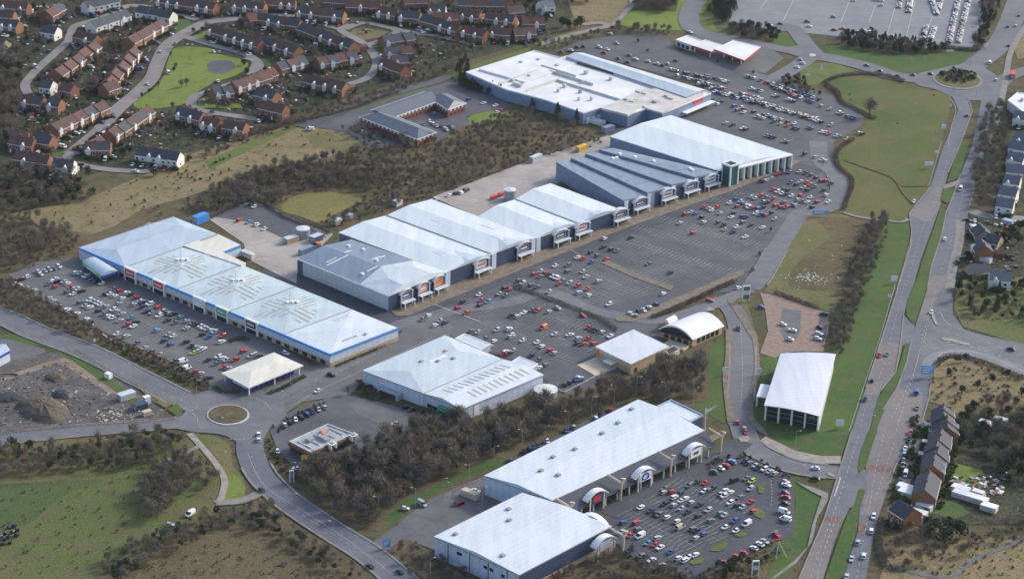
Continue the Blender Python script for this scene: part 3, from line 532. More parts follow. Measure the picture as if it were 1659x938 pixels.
line_marks('road_marking', [([(0, 530), (60, 556), (140, 585), (220, 622), (290, 655)], .15, 2, 4, 2.5), ([(400, 740), (420, 785), (470, 828), (540, 872), (600, 912), (640, 940)], .15, 2, 3, 2),
    ([(405, 735), (430, 785), (490, 825), (560, 870), (640, 930)], .15, 0, 0, -1), (T(1239, 0, [(1180, 610), (1230, 700), (1200, 820), (1180, 938)]), .2, 0, 0, -2), (T(1239, 0, [(900, 495), (700, 450), (500, 385), (330, 360)]), .2, 2, 3, 0),
    ([(1199, 520), (1203, 600), (1200, 660)], .2, 2, 2, 0), (T(1239, 698, [(440, 420), (480, 300)]), .5, 0, 0, 0), (T(0, 0, [(1180, 210), (1060, 290), (1000, 400), (960, 500), (860, 600)]), .1, 2, 5, 0)], M['white_line'])
line_marks('parking_marking', [(T(1239, 0, [a, b]), .5, 0, 0, 0) for a, b in (((185, 0), (115, 140)), ((540, 0), (480, 150)), ((700, 40), (660, 150)), ((840, 0), (775, 225)), ((950, 20), (895, 240)), ((1060, 110), (1040, 170)), ((20, 0), (-30, 60)))], M['white_line'])
line_marks('parking_marking', [(T(960, 740, [(1330, 180), (1340, 280), (1330, 380)], 4.608), .2, 1.5, 1.5, 0), (T(410, 460, [(1140, 130), (1440, 245)]), .5, 0, 0, 0), (T(840, 380, [(520, 160), (620, 210)], 6.254), .4, 0, 0, 0)], M['white_line'])
def zebra(c, d, n=4):
    pass

# ---- pale kerb edges of the roads
def kerb(px, w_=0.55, smooth=4, off=0.0, mat='footway'):
    pts = catmull(px, smooth, False) if smooth else px; ws = [P(u, v) for u, v in [p[:2] for p in pts]]; mb = MB()
    if off: ws = [l for l, r in strip_world(ws, off, 0)]
    e = strip_world(ws, w_ / 2, w_ / 2); SLZ[0] += .0015; z = .50 + SLZ[0]; vs = []; fs = []
    for l, r in e: vs += [(l.x, l.y, z), (r.x, r.y, z), (r.x, r.y, .1), (l.x, l.y, .1)]
    for i in range(len(e) - 1):
        k = 4 * i; fs += [(k, k + 1, k + 5, k + 4), (k + 1, k + 2, k + 6, k + 5), (k + 3, k, k + 4, k + 7)]
    tag(mesh_obj('kerb', vs, fs, M[mat]), kind='structure')
for l_, o_ in ((cw1L[5:13], 0), (cw1R[1:6], 0), (cw2L[3:9], 0), (cw2R[3:8], 0), (cw1L[13:18], 0), (cw1R[10:14], 0), (cw2L[10:14], 0), (cw2R[12:17], 0)): kerb(l_, .6, 0)
for p_, hw in (([(-60, 500), (0, 512), (60, 540), (140, 570), (220, 610), (290, 645)], 7), ([(415, 755), (432, 780), (470, 815), (540, 862), (600, 900), (660, 950)], 6.4), ([(-60, 722), (60, 706), (160, 696), (260, 688)], 5.6), ([(1203, 560), (1203, 600), (1200, 650)], 6.1),
              ([(1258, 405), (1236, 445), (1225, 460)], 5.6), ([(1355, 285), (1362, 310), (1345, 335), (1300, 345)], 5.6), ([(1225, 730), (1280, 755), (1340, 765)], 6.1)):
    for sg in (1, -1): kerb(p_, 1.1 if hw > 6 else .6, 4, sg * (hw + .3))
for k in range(0, len(EST) - 1): pass
for sg in (1, -1): kerb(EST, 1.0, 4, sg * 4.4, 'estateroad')
kerb(T(820, 460, [(240, 640), (370, 690), (560, 590), (680, 545)]), .8, 0, 0, 'pavingpale')
kerb(T(0, 460, [(630, 310), (720, 370), (820, 440)]), 1.0, 0, 0, 'pavingpale')
kerb(T(0, 460, [(840, 470), (960, 520), (1140, 580), (1330, 640)]), .6, 0, 0, 'footway')

line_marks('road_marking', [([(470, 660), (520, 632), (590, 600), (660, 568), (700, 548)], .2, 0, 0, 0), ([(455, 655), (505, 628), (560, 598), (640, 560)], .15, 2, 2, 0), ([(392, 640), (425, 650), (440, 665)], .3, 1, 1, 0), ([(300, 662), (318, 676), (320, 688)], .3, 1, 1, 0), ([(420, 700), (400, 712), (370, 712)], .3, 1, 1, 0),
    (T(1239, 460, [(1080, 480), (1130, 440), (1250, 430), (1420, 465), (1642, 560)]), .25, 0, 0, 0), (T(1239, 460, [(930, 260), (960, 300), (1000, 330), (1100, 350)]), .2, 1, 1.5, 0), (T(1239, 460, [(1110, 180), (1150, 250), (1230, 290), (1330, 310)]), .2, 0, 0, 0),
    (T(1239, 230, [(1290, 0), (1235, 240), (1180, 400), (1115, 600), (1050, 800)]), .15, 0, 0, -1), (T(1239, 230, [(1130, 0), (1050, 285)]), .15, 0, 0, -1), (T(1239, 230, [(985, 380), (930, 470), (940, 600), (850, 930)]), .15, 0, 0, -1), (T(1239, 460, [(838, 10), (733, 375), (636, 665), (548, 938)]), .15, 0, 0, -1)], M['white_line'])

slab('traffic_island', T(1239, 460, [(1120, 345), (1180, 350), (1300, 385), (1295, 395), (1170, 368), (1120, 358)]), M['pavingpale'])
slab('traffic_island', T(1239, 460, [(1050, 175), (1062, 175), (1085, 235), (1100, 270), (1080, 262), (1062, 230)]), M['pavingpale'])
slab('traffic_island', T(1239, 698, [(400, 265), (440, 285), (435, 300), (395, 280)]), M['pavingpale'])
# ------------------------------------------------------------------ buildings
ZG = 0.25
def lerp(a, b, t): return a + (b - a) * t
class Bld:
    """a building: an Empty at its base with parts as children; c = four roof corners W, N, E, S given where they appear, at eaves height h"""
    def __init__(s, name, label, cat, px, h, group=None):
        s.h = h; s.c = [P(u, v, h) for u, v in px]; n = len(px)
        cen = sum(s.c, Vector()) / n
        s.o = tag(empty(name, (cen.x, cen.y, ZG)), label, cat, group); s.loc = Matrix.Translation((-cen.x, -cen.y, -ZG))
        s.g = [Vector((p.x, p.y, ZG)) for p in s.c]
    def part(s, mb, name, mat=None, mats=None, parent=None):
        o = mb.build(name, M[mat] if mat else None, parent or s.o, [M[x] for x in mats] if mats else None, s.loc)
        return o
    def q(s, a, b, z):
        p = lerp(lerp(s.c[0], s.c[1], a), lerp(s.c[3], s.c[2], a), b); return Vector((p.x, p.y, z))
    def fr(s, i, j):
        """frame on the wall from corner i to j: (along, outward, z)"""
        a = s.g[i]; b = s.g[j]; L = (b - a).length; d = (b - a) / L; n = Vector((d.y, -d.x, 0))
        cen = sum(s.g, Vector()) / len(s.g)
        if (a + b).xy.lerp(cen.xy * 2, 0.5).length and n.dot((a + b) / 2 - cen) < 0: n = -n
        f = lambda x, t, z: Vector((a.x + d.x * x + n.x * t, a.y + d.y * x + n.y * t, z)); f.L = L; f.a = a; f.d = d; f.n = n
        return f
    def walls(s, mat='clad_pale', z1=None, name='wall'):
        mb = MB(); mb.prism(s.g, ZG, z1 or s.h, top=False); return s.part(mb, name, mat)
    def flat(s, mat='roof_flat', parapet=0.5, pm='white'):
        mb = MB(); mb.add([(p.x, p.y, s.h) for p in s.c], tess(s.c)); r = s.part(mb, 'roof', mat)
        if parapet:
            mb = MB(); n = len(s.c)
            for i in range(n):
                f = s.fr(i, (i + 1) % n); mb.box(f, -0.15, f.L + 0.15, -0.35, 0.12, s.h - 0.35, s.h + parapet + i * 0.003)
            s.part(mb, 'parapet', pm, parent=r)
        return r
    def roof(s, kind, mat, rise=2.0, inset=0.25, over=0.4, axis='a', trim=None):
        h = s.h; mb = MB(); Q = s.q; La = (s.c[1] - s.c[0]).length; Lb = (s.c[3] - s.c[0]).length
        oa = over / La; ob = over / Lb; lo = (-oa, -ob); hi = (1 + oa, 1 + ob)
        c = [Q(lo[0], lo[1], h), Q(hi[0], lo[1], h), Q(hi[0], hi[1], h), Q(lo[0], hi[1], h)]
        if kind == 'pyr':
            vs = c + [Q(.5, .5, h + rise)]; fs = [(0, 1, 4), (1, 2, 4), (2, 3, 4), (3, 0, 4)]
        elif kind == 'hip':
            if axis == 'a': r = [Q(inset, .5, h + rise), Q(1 - inset, .5, h + rise)]; fs = [(0, 1, 5, 4), (1, 2, 5), (2, 3, 4, 5), (3, 0, 4)]
            else: r = [Q(.5, inset, h + rise), Q(.5, 1 - inset, h + rise)]; fs = [(0, 1, 4), (1, 2, 5, 4), (2, 3, 5), (3, 0, 4, 5)]
            vs = c + r
        elif kind == 'gable':
            if axis == 'a': r = [Q(lo[0], .5, h + rise), Q(hi[0], .5, h + rise)]; fs = [(0, 1, 5, 4), (2, 3, 4, 5), (3, 0, 4), (1, 2, 5)]
            else: r = [Q(.5, lo[1], h + rise), Q(.5, hi[1], h + rise)]; fs = [(1, 2, 5, 4), (3, 0, 4, 5), (0, 1, 4), (2, 3, 5)]
            vs = c + r
        elif kind == 'multi':      # several shallow ridges running along b
            n = int(inset); A = []; 
            for i in range(n): A += [(i / n, 0), ((i + .5) / n, rise)]
            A += [(1, 0)]; vs = []; fs = []
            for a, z in A: vs += [Q(a, lo[1], h + z), Q(a, hi[1], h + z)]
            for i in range(len(A) - 1): fs.append((2 * i, 2 * i + 2, 2 * i + 3, 2 * i + 1))
            fs += [tuple(range(0, 2 * len(A), 2)), tuple(range(1, 2 * len(A), 2))]
        elif kind == 'saw':
            n = int(inset); vs = []; fs = []
            for i in range(n):
                k = len(vs); a0, a1 = i / n, (i + 1) / n
                vs += [Q(a0, lo[1], h + rise), Q(a1, lo[1], h), Q(a1, hi[1], h), Q(a0, hi[1], h + rise), Q(a0, lo[1], h), Q(a0, hi[1], h)]
                fs += [(k, k + 1, k + 2, k + 3), (k, k + 3, k + 5, k + 4), (k, k + 1, k + 4), (k + 3, k + 5, k + 2)]
        elif kind == 'barrel':
            n = 12; vs = []; fs = []
            for i in range(n + 1):
                t = i / n; z = h + rise * (1 - (2 * t - 1) ** 2); tt = lo[1] + (hi[1] - lo[1]) * t if axis == 'a' else lo[0] + (hi[0] - lo[0]) * t
                vs += [Q(lo[0], tt, z), Q(hi[0], tt, z)] if axis == 'a' else [Q(tt, lo[1], z), Q(tt, hi[1], z)]
            for i in range(n): fs.append((2 * i, 2 * i + 2, 2 * i + 3, 2 * i + 1))
            fs += [tuple(range(0, 2 * n + 2, 2)), tuple(range(1, 2 * n + 2, 2))]
        mb.add(vs, fs); r = s.part(mb, 'roof', mat)
        if trim:
            mb = MB()
            for i in range(4):
                f = s.fr(i, (i + 1) % 4); mb.box(f, -over - .1, f.L + over + .1, over - 0.1, over + 0.12, h - (0.9 if trim in ('blue_trim', 'red') else 0.45), h + 0.06 + i * .003)
            s.part(mb, 'fascia', trim, parent=r)
        return r
    def band(s, i, j, z0, z1, mat, name='facade_panel', s0=0, s1=None, t=0.12):
        f = s.fr(i, j); mb = MB(); mb.box(f, s0, f.L if s1 is None else s1, -0.05, t, z0, z1); return s.part(mb, name, mat)
    def boxes(s, f, lst, name, mat):
        for b in lst:
            mb = MB(); mb.box(f, *b); s.part(mb, name, mat)
    def unit(s, a, b, da, db, z0, z1, name='roof_vent', mat='offwhite'):
        """a small box standing on the roof at (a, b), da x db metres"""
        p = s.q(a, b, 0); d = (s.c[1] - s.c[0]).normalized(); e = (s.c[3] - s.c[0]).normalized()
        f = lambda x, t, z: Vector((p.x + d.x * x + e.x * t, p.y + d.y * x + e.y * t, z)); mb = MB(); mb.box(f, -da / 2, da / 2, -db / 2, db / 2, z0, z1); return s.part(mb, name, mat)
    def strips(s, quads, zf, name='skylight', mat='skylight'):
        """thin strips lying on the roof: quads of (a0,b0,a1,b1) with height function zf"""
        for a0, b0, a1, b1 in quads:
            mb = MB(); pts = [(a0, b0), (a1, b0), (a1, b1), (a0, b1)]
            mb.add([s.q(a, b, zf(a, b) + .12) for a, b in pts] + [s.q(a, b, zf(a, b) - .1) for a, b in pts], [(0, 1, 2, 3), (0, 1, 5, 4), (1, 2, 6, 5), (2, 3, 7, 6), (3, 0, 4, 7)])
            s.part(mb, name, mat)
M['skylight'] = m_plain('skylight_sheet', (0.42, 0.42, 0.36), 0.5, var=0.1)
M['skylightdark'] = m_plain('dark_skylight', (0.14, 0.16, 0.19), 0.4, var=0.1)
M['skylightpale'] = m_plain('pale_skylight', (0.66, 0.68, 0.68), 0.4, var=0.1)
def sign_panel(B, f, s0, s1, z0, z1, t, face, frame='white', marks=None):
    mb = MB(); mb.box(f, s0 - .3, s1 + .3, t - .15, t, z0 - .3, z1 + .3); fr = B.part(mb, 'sign', frame)
    mb = MB(); mb.box(f, s0, s1, t - .05, t + .08, z0, z1); B.part(mb, 'sign_face', face, parent=fr)
    if marks:
        mb = MB(); n = max(3, int((s1 - s0) / 1.1)); m = (z0 + z1) / 2; hh = (z1 - z0) * .18
        for i in range(n):
            x0 = s0 + (s1 - s0) * (.12 + .76 * i / n); mb.box(f, x0, x0 + (s1 - s0) * .76 / n * .65, t + .05, t + .14, m - hh, m + hh)
        B.part(mb, 'lettering', marks, parent=fr)
def portal(B, f, c, w=9.0, top=None, sign='white', marks='dark', depth=4.2, arch='hood', canopy=True):
    """arched shop portal: curved white hood over a dark panel with the shop sign, canopy on posts"""
    h = B.h; top = h + .5
    mb = MB(); mb.box(f, c - w / 2, c + w / 2, -0.1, 0.9, ZG, h - 1.2); B.part(mb, 'portal_wall', 'clad_navy')
    n = 10; mb = MB(); vs = []; fs = []
    for i in range(n + 1):
        x = -1 + 2 * i / n; z = (h - 1.3) + (top - h + 1.3) * (1 - x * x)
        X = c + x * (w / 2 + .8)
        for t in (-1.5, 2.0):
            vs += [f(X, t, z), f(X, t, z - 0.5)]
    for i in range(n):
        k = 4 * i; fs += [(k, k + 4, k + 6, k + 2), (k + 1, k + 3, k + 7, k + 5), (k + 2, k + 6, k + 7, k + 3), (k, k + 1, k + 5, k + 4)]
    fs += [(0, 2, 3, 1), (4 * n, 4 * n + 1, 4 * n + 3, 4 * n + 2)]
    mb.add(vs, fs); B.part(mb, 'portal_arch', arch)
    mb = MB(); mb.box(f, c - w * .36, c + w * .36, .9, 1.0, ZG + .1, 3.0); B.part(mb, 'entrance_glazing', 'shop')
    sign_panel(B, f, c - w * .33, c + w * .33, 4.7, h - 1.6, 1.1, sign, 'white', marks)
    if canopy:
        mb = MB(); mb.box(f, c - w / 2 - .4, c + w / 2 + .4, 1.0, depth, 3.4, 3.7); B.part(mb, 'canopy', 'hood')
        for x in (-.42, .42):
            mb = MB(); mb.box(f, c + x * w - .25, c + x * w + .25, depth - .5, depth - .05, ZG, 3.5); B.part(mb, 'post', 'hood')
        for x in (-.5, .5):
            mb = MB(); mb.box(f, c + x * w - .3, c + x * w + .3, 1.3, 1.9, ZG, h - 1.3); B.part(mb, 'portal_column', 'clad_grey')

# ---- B1: blue-trimmed retail terrace on the left, five modules under pyramid roofs
h1 = 7.0
FR = [(128, 401.5), (210, 431), (291, 466), (377, 502.5), (466, 538), (535, 574)]
BK = [(281.5, 351.5), (338, 376), (391, 404), (477, 448), (571, 501), (645, 532)]
BK[1] = (352, 380); BK[2] = (396, 428)
BK = [(281.5, 351.5), (353, 379.5), (391, 429), (477, 465), (571, 501), (645, 531.5)]
FR2 = [(128, 401.5), (210, 431), (291, 467), (377, 502.5), (466, 539), (535, 574)]
B = Bld('retail_terrace', 'long blue-trimmed retail terrace with striped pyramid roofs beside the left car park', 'shop building', [FR2[0], BK[0], BK[5], FR2[5]], h1)
def onl(a, b, p):
    A = P(*a, h1); B_ = P(*b, h1); d = B_ - A; return A + d * ((P(*p, h1) - A).dot(d) / d.dot(d))
FW = [onl(FR2[0], FR2[5], p) for p in FR2]
BK_ = [P(*p, h1) for p in BK]; BK_[3] = onl(BK[2], BK[5], BK[3]); BK_[4] = onl(BK[2], BK[5], BK[4]); MID = P(294, 400, h1)
outline = [FW[0], BK_[0], BK_[1], MID, BK_[2], BK_[5], FW[5]]
mb = MB(); mb.prism([(p.x, p.y) for p in outline], ZG, h1, top=False); B.part(mb, 'wall', 'clad_pale')
mods = [([FW[0], BK_[0], BK_[1], FW[1]], 'roof_blue', 'hip'), ([FW[1], MID, BK_[2], FW[2]], 'roof_green', 'pyr'), ([FW[2], BK_[2], BK_[3], FW[3]], 'roof_green', 'pyr'), ([FW[3], BK_[3], BK_[4], FW[4]], 'roof_green', 'pyr'), ([FW[4], BK_[4], BK_[5], FW[5]], 'roof_white', 'pyr')]
for k, (cs, mat, kind) in enumerate(mods):
    B.c = list(cs); rise = 1.6
    mb = MB(); c = B.c
    if kind == 'pyr': mb.add(c + [B.q(.5, .5, h1 + rise)], [(0, 1, 4), (1, 2, 4), (2, 3, 4), (3, 0, 4)])
    else: mb.add(c + [B.q(.15, .5, h1 + 1.9), B.q(.85, .5, h1 + 1.9)], [(0, 1, 5, 4), (1, 2, 5), (2, 3, 4, 5), (3, 0, 4)])
    B.part(mb, 'roof', mat)
    mb = MB(); mb.bar(B.q(1, 1, h1 + .1) if k else B.q(0, 1, h1 + .1), B.q(0, 1, h1 + .1) if k else B.q(1, 1, h1 + .1), .3, n=4); B.part(mb, 'roof_gutter', 'steel')
    zf = lambda a, b: h1 + rise * (1 - 2 * max(abs(a - .5), abs(b - .5)))
    if 0 < k < 4:
        qs = []
        for i in range(4):
            o_ = .1 + .075 * i
            qs += [(.30 - .22 + .06 * i, .36 + .08 * i - .012, .47 - .0 * i - (.04 if i in (0, 3) else 0), .36 + .08 * i + .012)]
        q2 = [(.56 + .0, .36 + .08 * i - .012, .92 - .06 * abs(i - 1), .36 + .08 * i + .012) for i in range(4)]
        q3 = [(.34 + .08 * i - .012, .56, .34 + .08 * i + .012, .94 - .05 * abs(i - 1)) for i in range(5)]
        q4 = [(.34 + .08 * i - .012, .10 + .04 * abs(i - 2), .34 + .08 * i + .012, .42) for i in range(5)]
        def ok(q):
            return q
        B.strips([q for q in qs + q2 + q3 + q4], zf, 'skylight', 'skylight')
        for a, b in ((.62, .4), (.66, .44), (.58, .36)): B.unit(a, b, 2, 2, zf(a, b) - .3, zf(a, b) + 1.0, 'roof_vent', 'white')
    if k == 4:
        B.strips([(.60, .12 + .05 * i, .84, .125 + .05 * i) for i in range(3)], zf, 'skylight', 'skylight')
        B.strips([(.30, .80, .52, .815)], zf, 'skylight', 'skylightdark')
        B.unit(.62, .86, 1.5, 1.5, zf(.62, .86) - .2, zf(.62, .86) + .9)
    if 0 < k < 4 or k == 0:
        p = B.q(.5, .5, h1); mb = MB(); mb.bar((p.x, p.y, h1 + 2.5), (p.x, p.y, h1 + 11), .28, .15); mast = B.part(mb, 'mast', 'white')
        mb = MB()
        for a, b in ((.02, .5), (.98, .5), (.5, .98), (.5, .02)):
            q_ = B.q(a, b, h1 + .3); mb.bar((p.x, p.y, h1 + 10.6), q_, .09, n=4)
        B.part(mb, 'stay_cable', 'white', parent=mast)
# rear wing
B.c = [P(u, v, h1 - .6) for u, v in ((300, 399), (353, 379), (390, 397), (352, 412))]
mb = MB(); mb.prism([(p.x, p.y) for p in B.c], ZG, h1 - .6, m=0, top=False); B.part(mb, 'rear_wing_wall', 'clad_pale')
mb = MB(); mb.add([(p.x, p.y, h1 - .6) for p in B.c], [(0, 1, 2, 3)]); B.part(mb, 'rear_wing_roof', 'roof_beige')
B.g = [Vector((p.x, p.y, ZG)) for p in B.c]; f = B.fr(2, 3); mb = MB(); mb.box(f, 0, f.L, -.1, .2, h1 - 2, h1 - .5); B.part(mb, 'blue_band', 'blue_trim')
B.c = [P(u, v, h1 + .6) for u, v in ((297, 398), (322, 389), (398, 426), (391, 430))]
mb = MB(); mb.prism([(p.x, p.y) for p in B.c], 3, h1 + .6); B.part(mb, 'rear_parapet_roof', 'roof_beige')
# front facade
B.g = [P(*FR2[0], h1), P(*BK[0], h1), P(*BK[5], h1), P(*FR2[5], h1)]
for g_ in B.g: g_.z = ZG
f = B.fr(0, 3); LF = f.L
def S_at(f, u, v, z=4.0):
    p = P(u, v, z); return (p - Vector((f.a.x, f.a.y, z))).dot(f.d)
mb = MB(); mb.box(f, 0, LF, -.2, .35, h1 - .9, h1 + .15); B.part(mb, 'fascia', 'blue_trim')
mb = MB(); mb.box(f, LF * .12, LF, -.2, .22, ZG, 2.9); B.part(mb, 'shop_front', 'beige')
for i in range(26):
    x = LF * .14 + i * LF * .033
    mb = MB(); mb.box(f, x, x + LF * .018, .1, .3, .6, 2.5); B.part(mb, 'shop_window', 'shop')
for s0, fc, mk in ((S_at(f, 221, 443), 'red', 'white'), (S_at(f, 266, 463), 'red', 'white'), (S_at(f, 328, 492), 'white', None), (S_at(f, 364, 508), 'green', 'white'), (S_at(f, 415, 527), 'dkred', 'white')):
    mb = MB(); mb.box(f, s0 - 4.6, s0 + 4.6, -.3, 1.1, ZG, h1 + .9); B.part(mb, 'entrance_tower', 'white')
    mb = MB(); mb.box(f, s0 - 3.6, s0 + 3.6, 1.0, 1.15, ZG + .1, 3.0); B.part(mb, 'entrance_glazing', 'shop')
    sign_panel(B, f, s0 - 3.6, s0 + 3.6, 3.9, h1 + .3, 1.25, fc, 'white', mk)
fe = B.fr(2, 3); mb = MB(); mb.box(fe, 0, fe.L, -.2, .35, h1 - .9, h1 + .153); B.part(mb, 'fascia', 'blue_trim')
mb = MB(); mb.box(fe, .4, fe.L - .4, -.2, .2, ZG, 2.4); B.part(mb, 'brick_plinth', 'beige')
fw = B.fr(0, 1); mb = MB(); mb.box(fw, 0, fw.L, -.2, .35, h1 - .5, h1 + .156); B.part(mb, 'fascia', 'steel')
fn = B.fr(1, 2)
# entrance canopy of the left unit
C = Bld('entrance_canopy', 'vaulted pale blue entrance canopy with green sign at left end of retail terrace', 'canopy', [(134, 424), (163, 419), (191, 439), (165, 447)], 5.2)
C.roof('barrel', 'roof_blue', 1.6, over=.3, axis='b')
for i, (a, b) in enumerate(((.05, .05), (.95, .05), (.95, .95), (.05, .95))): C.unit(a, b, .9, .9, ZG, 5.2, 'post', 'royal')
f = C.fr(0, 3); mb = MB(); mb.box(f, .5, f.L - .5, .1, .3, 3.3, 5.1); C.part(mb, 'green_sign', 'lime'); mb = MB(); mb.box(f, f.L * .25, f.L * .75, .28, .4, 3.9, 4.6); C.part(mb, 'lettering', 'white')
mb = MB(); mb.box(C.fr(2, 3), .2, C.fr(2, 3).L - .2, .05, .2, 3.6, 5.15); C.part(mb, 'end_panel', 'royal')

def window_row(B, f, n, s0, s1, z0, z1, wd, mat='glass', name='window'):
    for i in range(n):
        x = s0 + (s1 - s0) * (i + .5) / n; mb = MB(); mb.box(f, x - wd / 2, x + wd / 2, -.05, .1, z0, z1); B.part(mb, name, mat)

# ---- B2 grey-roofed unit at the end of the long terrace
B = Bld('retail_unit', 'grey-roofed shop unit with pale long side wall at near end of long terrace', 'shop building', [(482, 419), (568.5, 388.5), (722, 441), (629, 479)], 9.5)
B.walls('clad_grey'); B.roof('gable', 'roof_grey', 2.0, over=.2, axis='b', trim='white')
zf = lambda a, b: 9.5 + 2.0 * (1 - 2 * abs(a - .5))
B.strips([(.10, .26, .49, .275), (.16, .22, .34, .235), (.52, .20, .66, .215), (.62, .44, .86, .455), (.3, .58, .49, .595)], zf, 'skylight', 'skylightpale')
for a, b in ((.75, .12), (.8, .25), (.2, .6), (.62, .5)): B.unit(a, b, 1.6, 1.6, zf(a, b) - .3, zf(a, b) + 1, 'roof_vent', 'white')
f = B.fr(0, 3); B.band(0, 3, ZG, 9.0, 'clad_navy', 'corner_panel', 0, 4, .15); B.band(0, 1, ZG, 9.4, 'clad_navy', 'end_panel', t=.2); B.band(0, 3, ZG, 1.2, 'clad_navy', 'plinth', 4, f.L, .15)
mb = MB(); cs = [B.q(a, b, 0) for a, b in ((-.02, .64), (.5, .60), (1.02, .64))]
vs = [B.q(-.01, .70, 9.7), B.q(.5, .62, 11.9), B.q(1.01, .66, 9.7), B.q(1.01, 1.01, 9.7), B.q(-.01, 1.01, 9.7), B.q(.25, .84, 12.6), B.q(.75, .80, 12.6), B.q(.25, 1.0, 12.2), B.q(.75, 1.0, 12.2)]
mb.add(vs, [(0, 1, 5), (1, 6, 5), (1, 2, 6), (2, 3, 8, 6), (0, 5, 7, 4), (5, 6, 8, 7), (4, 7, 8, 3)]); B.part(mb, 'front_roof', 'roof_pale')
f = B.fr(3, 2); B.band(3, 2, ZG, 9.2, 'clad_navy', 'facade_panel')
for c_, sg in ((.28, 'clad_navy'), (.58, 'pink'), (.86, 'orange')):
    portal(B, f, f.L * c_, 8.2, 11.3, sg, 'white' if sg != 'orange' else 'orange')

def gablefront(B, a0, a1, b0, z1, mat='roof_pale'):
    """a raised roof hip running out to the facade, over a portal"""
    m = (a0 + a1) / 2; h = B.h
    vs = [B.q(a0, 1.01, h + .1), B.q(m, b0, h + .6), B.q(a1, 1.01, h + .1), B.q(m - .05 * (a1 - a0) * 3, 1.012, z1), B.q(m + .15 * (a1 - a0), 1.012, z1)]
    mb = MB(); mb.add(vs, [(0, 1, 3), (1, 4, 3), (1, 2, 4), (0, 3, 4, 2)]); B.part(mb, 'front_roof', mat)
# ---- B3 two white units
B = Bld('retail_unit', 'white-roofed double shop unit, largest in the middle of the long terrace', 'shop building', [(550, 376.5), (699, 323), (866, 384.5), (722, 440)], 9.5)
B.walls('clad_blue'); B.roof('multi', 'roof_white', 1.3, 2, over=.2, trim='white')
zf = lambda a, b: 9.5 + 1.3 * (1 - 2 * abs(((a * 2) % 1) - .5))
B.strips([(.19, .72, .29, .80), (.66, .30, .72, .36), (.74, .80, .80, .93), (.87, .60, .92, .72)], zf, 'skylight', 'skylightpale')
mb = MB(); mb.bar(B.q(.5, 0, 9.75), B.q(.5, 1, 9.75), .35, n=4); B.part(mb, 'valley_gutter', 'steel')
gablefront(B, .12, .5, .72, 11.2); gablefront(B, .55, .97, .72, 11.2)
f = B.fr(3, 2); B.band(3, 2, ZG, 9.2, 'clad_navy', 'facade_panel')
for s_ in (.46, .53, .98, .02): mb = MB(); mb.box(f, f.L * s_ - 1.6, f.L * s_ + 1.6, .05, .6, ZG, 9.4); B.part(mb, 'pilaster', 'clad_pale')
portal(B, f, S_at(f, 768, 430), 11, 10.8, 'offwhite', 'red'); portal(B, f, S_at(f, 836, 403), 11, 10.8, 'purple', 'white')
# ---- B4 two further white units
B = Bld('retail_unit', 'pale stepped shop unit next to the white double unit, red shop signs', 'shop building', [(776, 350), (892, 297.5), (1003, 339), (866, 386)], 9.0)
B.walls('clad_blue'); B.roof('multi', 'roof_white', 1.6, 2, over=.2, trim='white')
gablefront(B, .1, .5, .7, 10.8); gablefront(B, .55, .97, .7, 10.8)
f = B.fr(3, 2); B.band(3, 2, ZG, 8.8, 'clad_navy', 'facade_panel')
for s_ in (.04, .62, .97): mb = MB(); mb.box(f, f.L * s_ - 1.6, f.L * s_ + 1.6, .05, .6, ZG, 8.9); B.part(mb, 'pilaster', 'clad_pale')
portal(B, f, S_at(f, 900, 383), 11, 10.3, 'dark', 'white'); portal(B, f, S_at(f, 932, 370), 11, 10.3, 'offwhite', 'red'); portal(B, f, S_at(f, 990, 347), 11, 10.3, 'dark', 'white')
mb = MB(); mb.bar(B.q(.5, 0, 9.25), B.q(.5, 1, 9.25), .35, n=4); B.part(mb, 'valley_gutter', 'steel')
# ---- B5 blue-grey sawtooth units
B = Bld('retail_unit', 'blue-grey sawtooth-roofed shop unit before the big white store', 'shop building', [(901, 267), (994, 240), (1163, 279), (1009, 329)], 9.0)
B.walls('clad_sky'); B.roof('saw', 'roof_grey', 1.6, 4, over=.1)
for k in range(4):
    zf = lambda a, b: 9 + 1.6 * (1 - ((a * 4) % 1))
    B.strips([(k / 4 + .03, .16 + .105 * i, k / 4 + .21, .172 + .105 * i) for i in range(7)] if k in (1, 3) else [(k / 4 + .05, .3 + .2 * i, k / 4 + .2, .31 + .2 * i) for i in range(3)], zf, 'skylight', 'skylightdark')
for a, b in ((.78, .2), (.82, .33), (.85, .5), (.70, .22), (.64, .22), (.9, .82), (.88, .86)): B.unit(a, b, 2, 2, zf(a, b) - .3, zf(a, b) + 1.0, 'roof_vent', 'white')
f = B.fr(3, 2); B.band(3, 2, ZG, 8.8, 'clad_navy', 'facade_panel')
for s_ in (.03, .27, .30, .52, .76, .97): mb = MB(); mb.box(f, f.L * s_ - 1.6, f.L * s_ + 1.6, .05, .6, ZG, 9.5); B.part(mb, 'pilaster', 'clad_pale' if s_ != .3 else 'clad_sky')
for (u, v), sg, mk in (((1029, 331), 'purple', 'white'), ((1073, 316), 'offwhite', 'dark'), ((1110, 304), 'purple', 'white'), ((1140, 292), 'offwhite', 'dark')):
    portal(B, f, S_at(f, u, v), 11, 10.4, sg, mk)
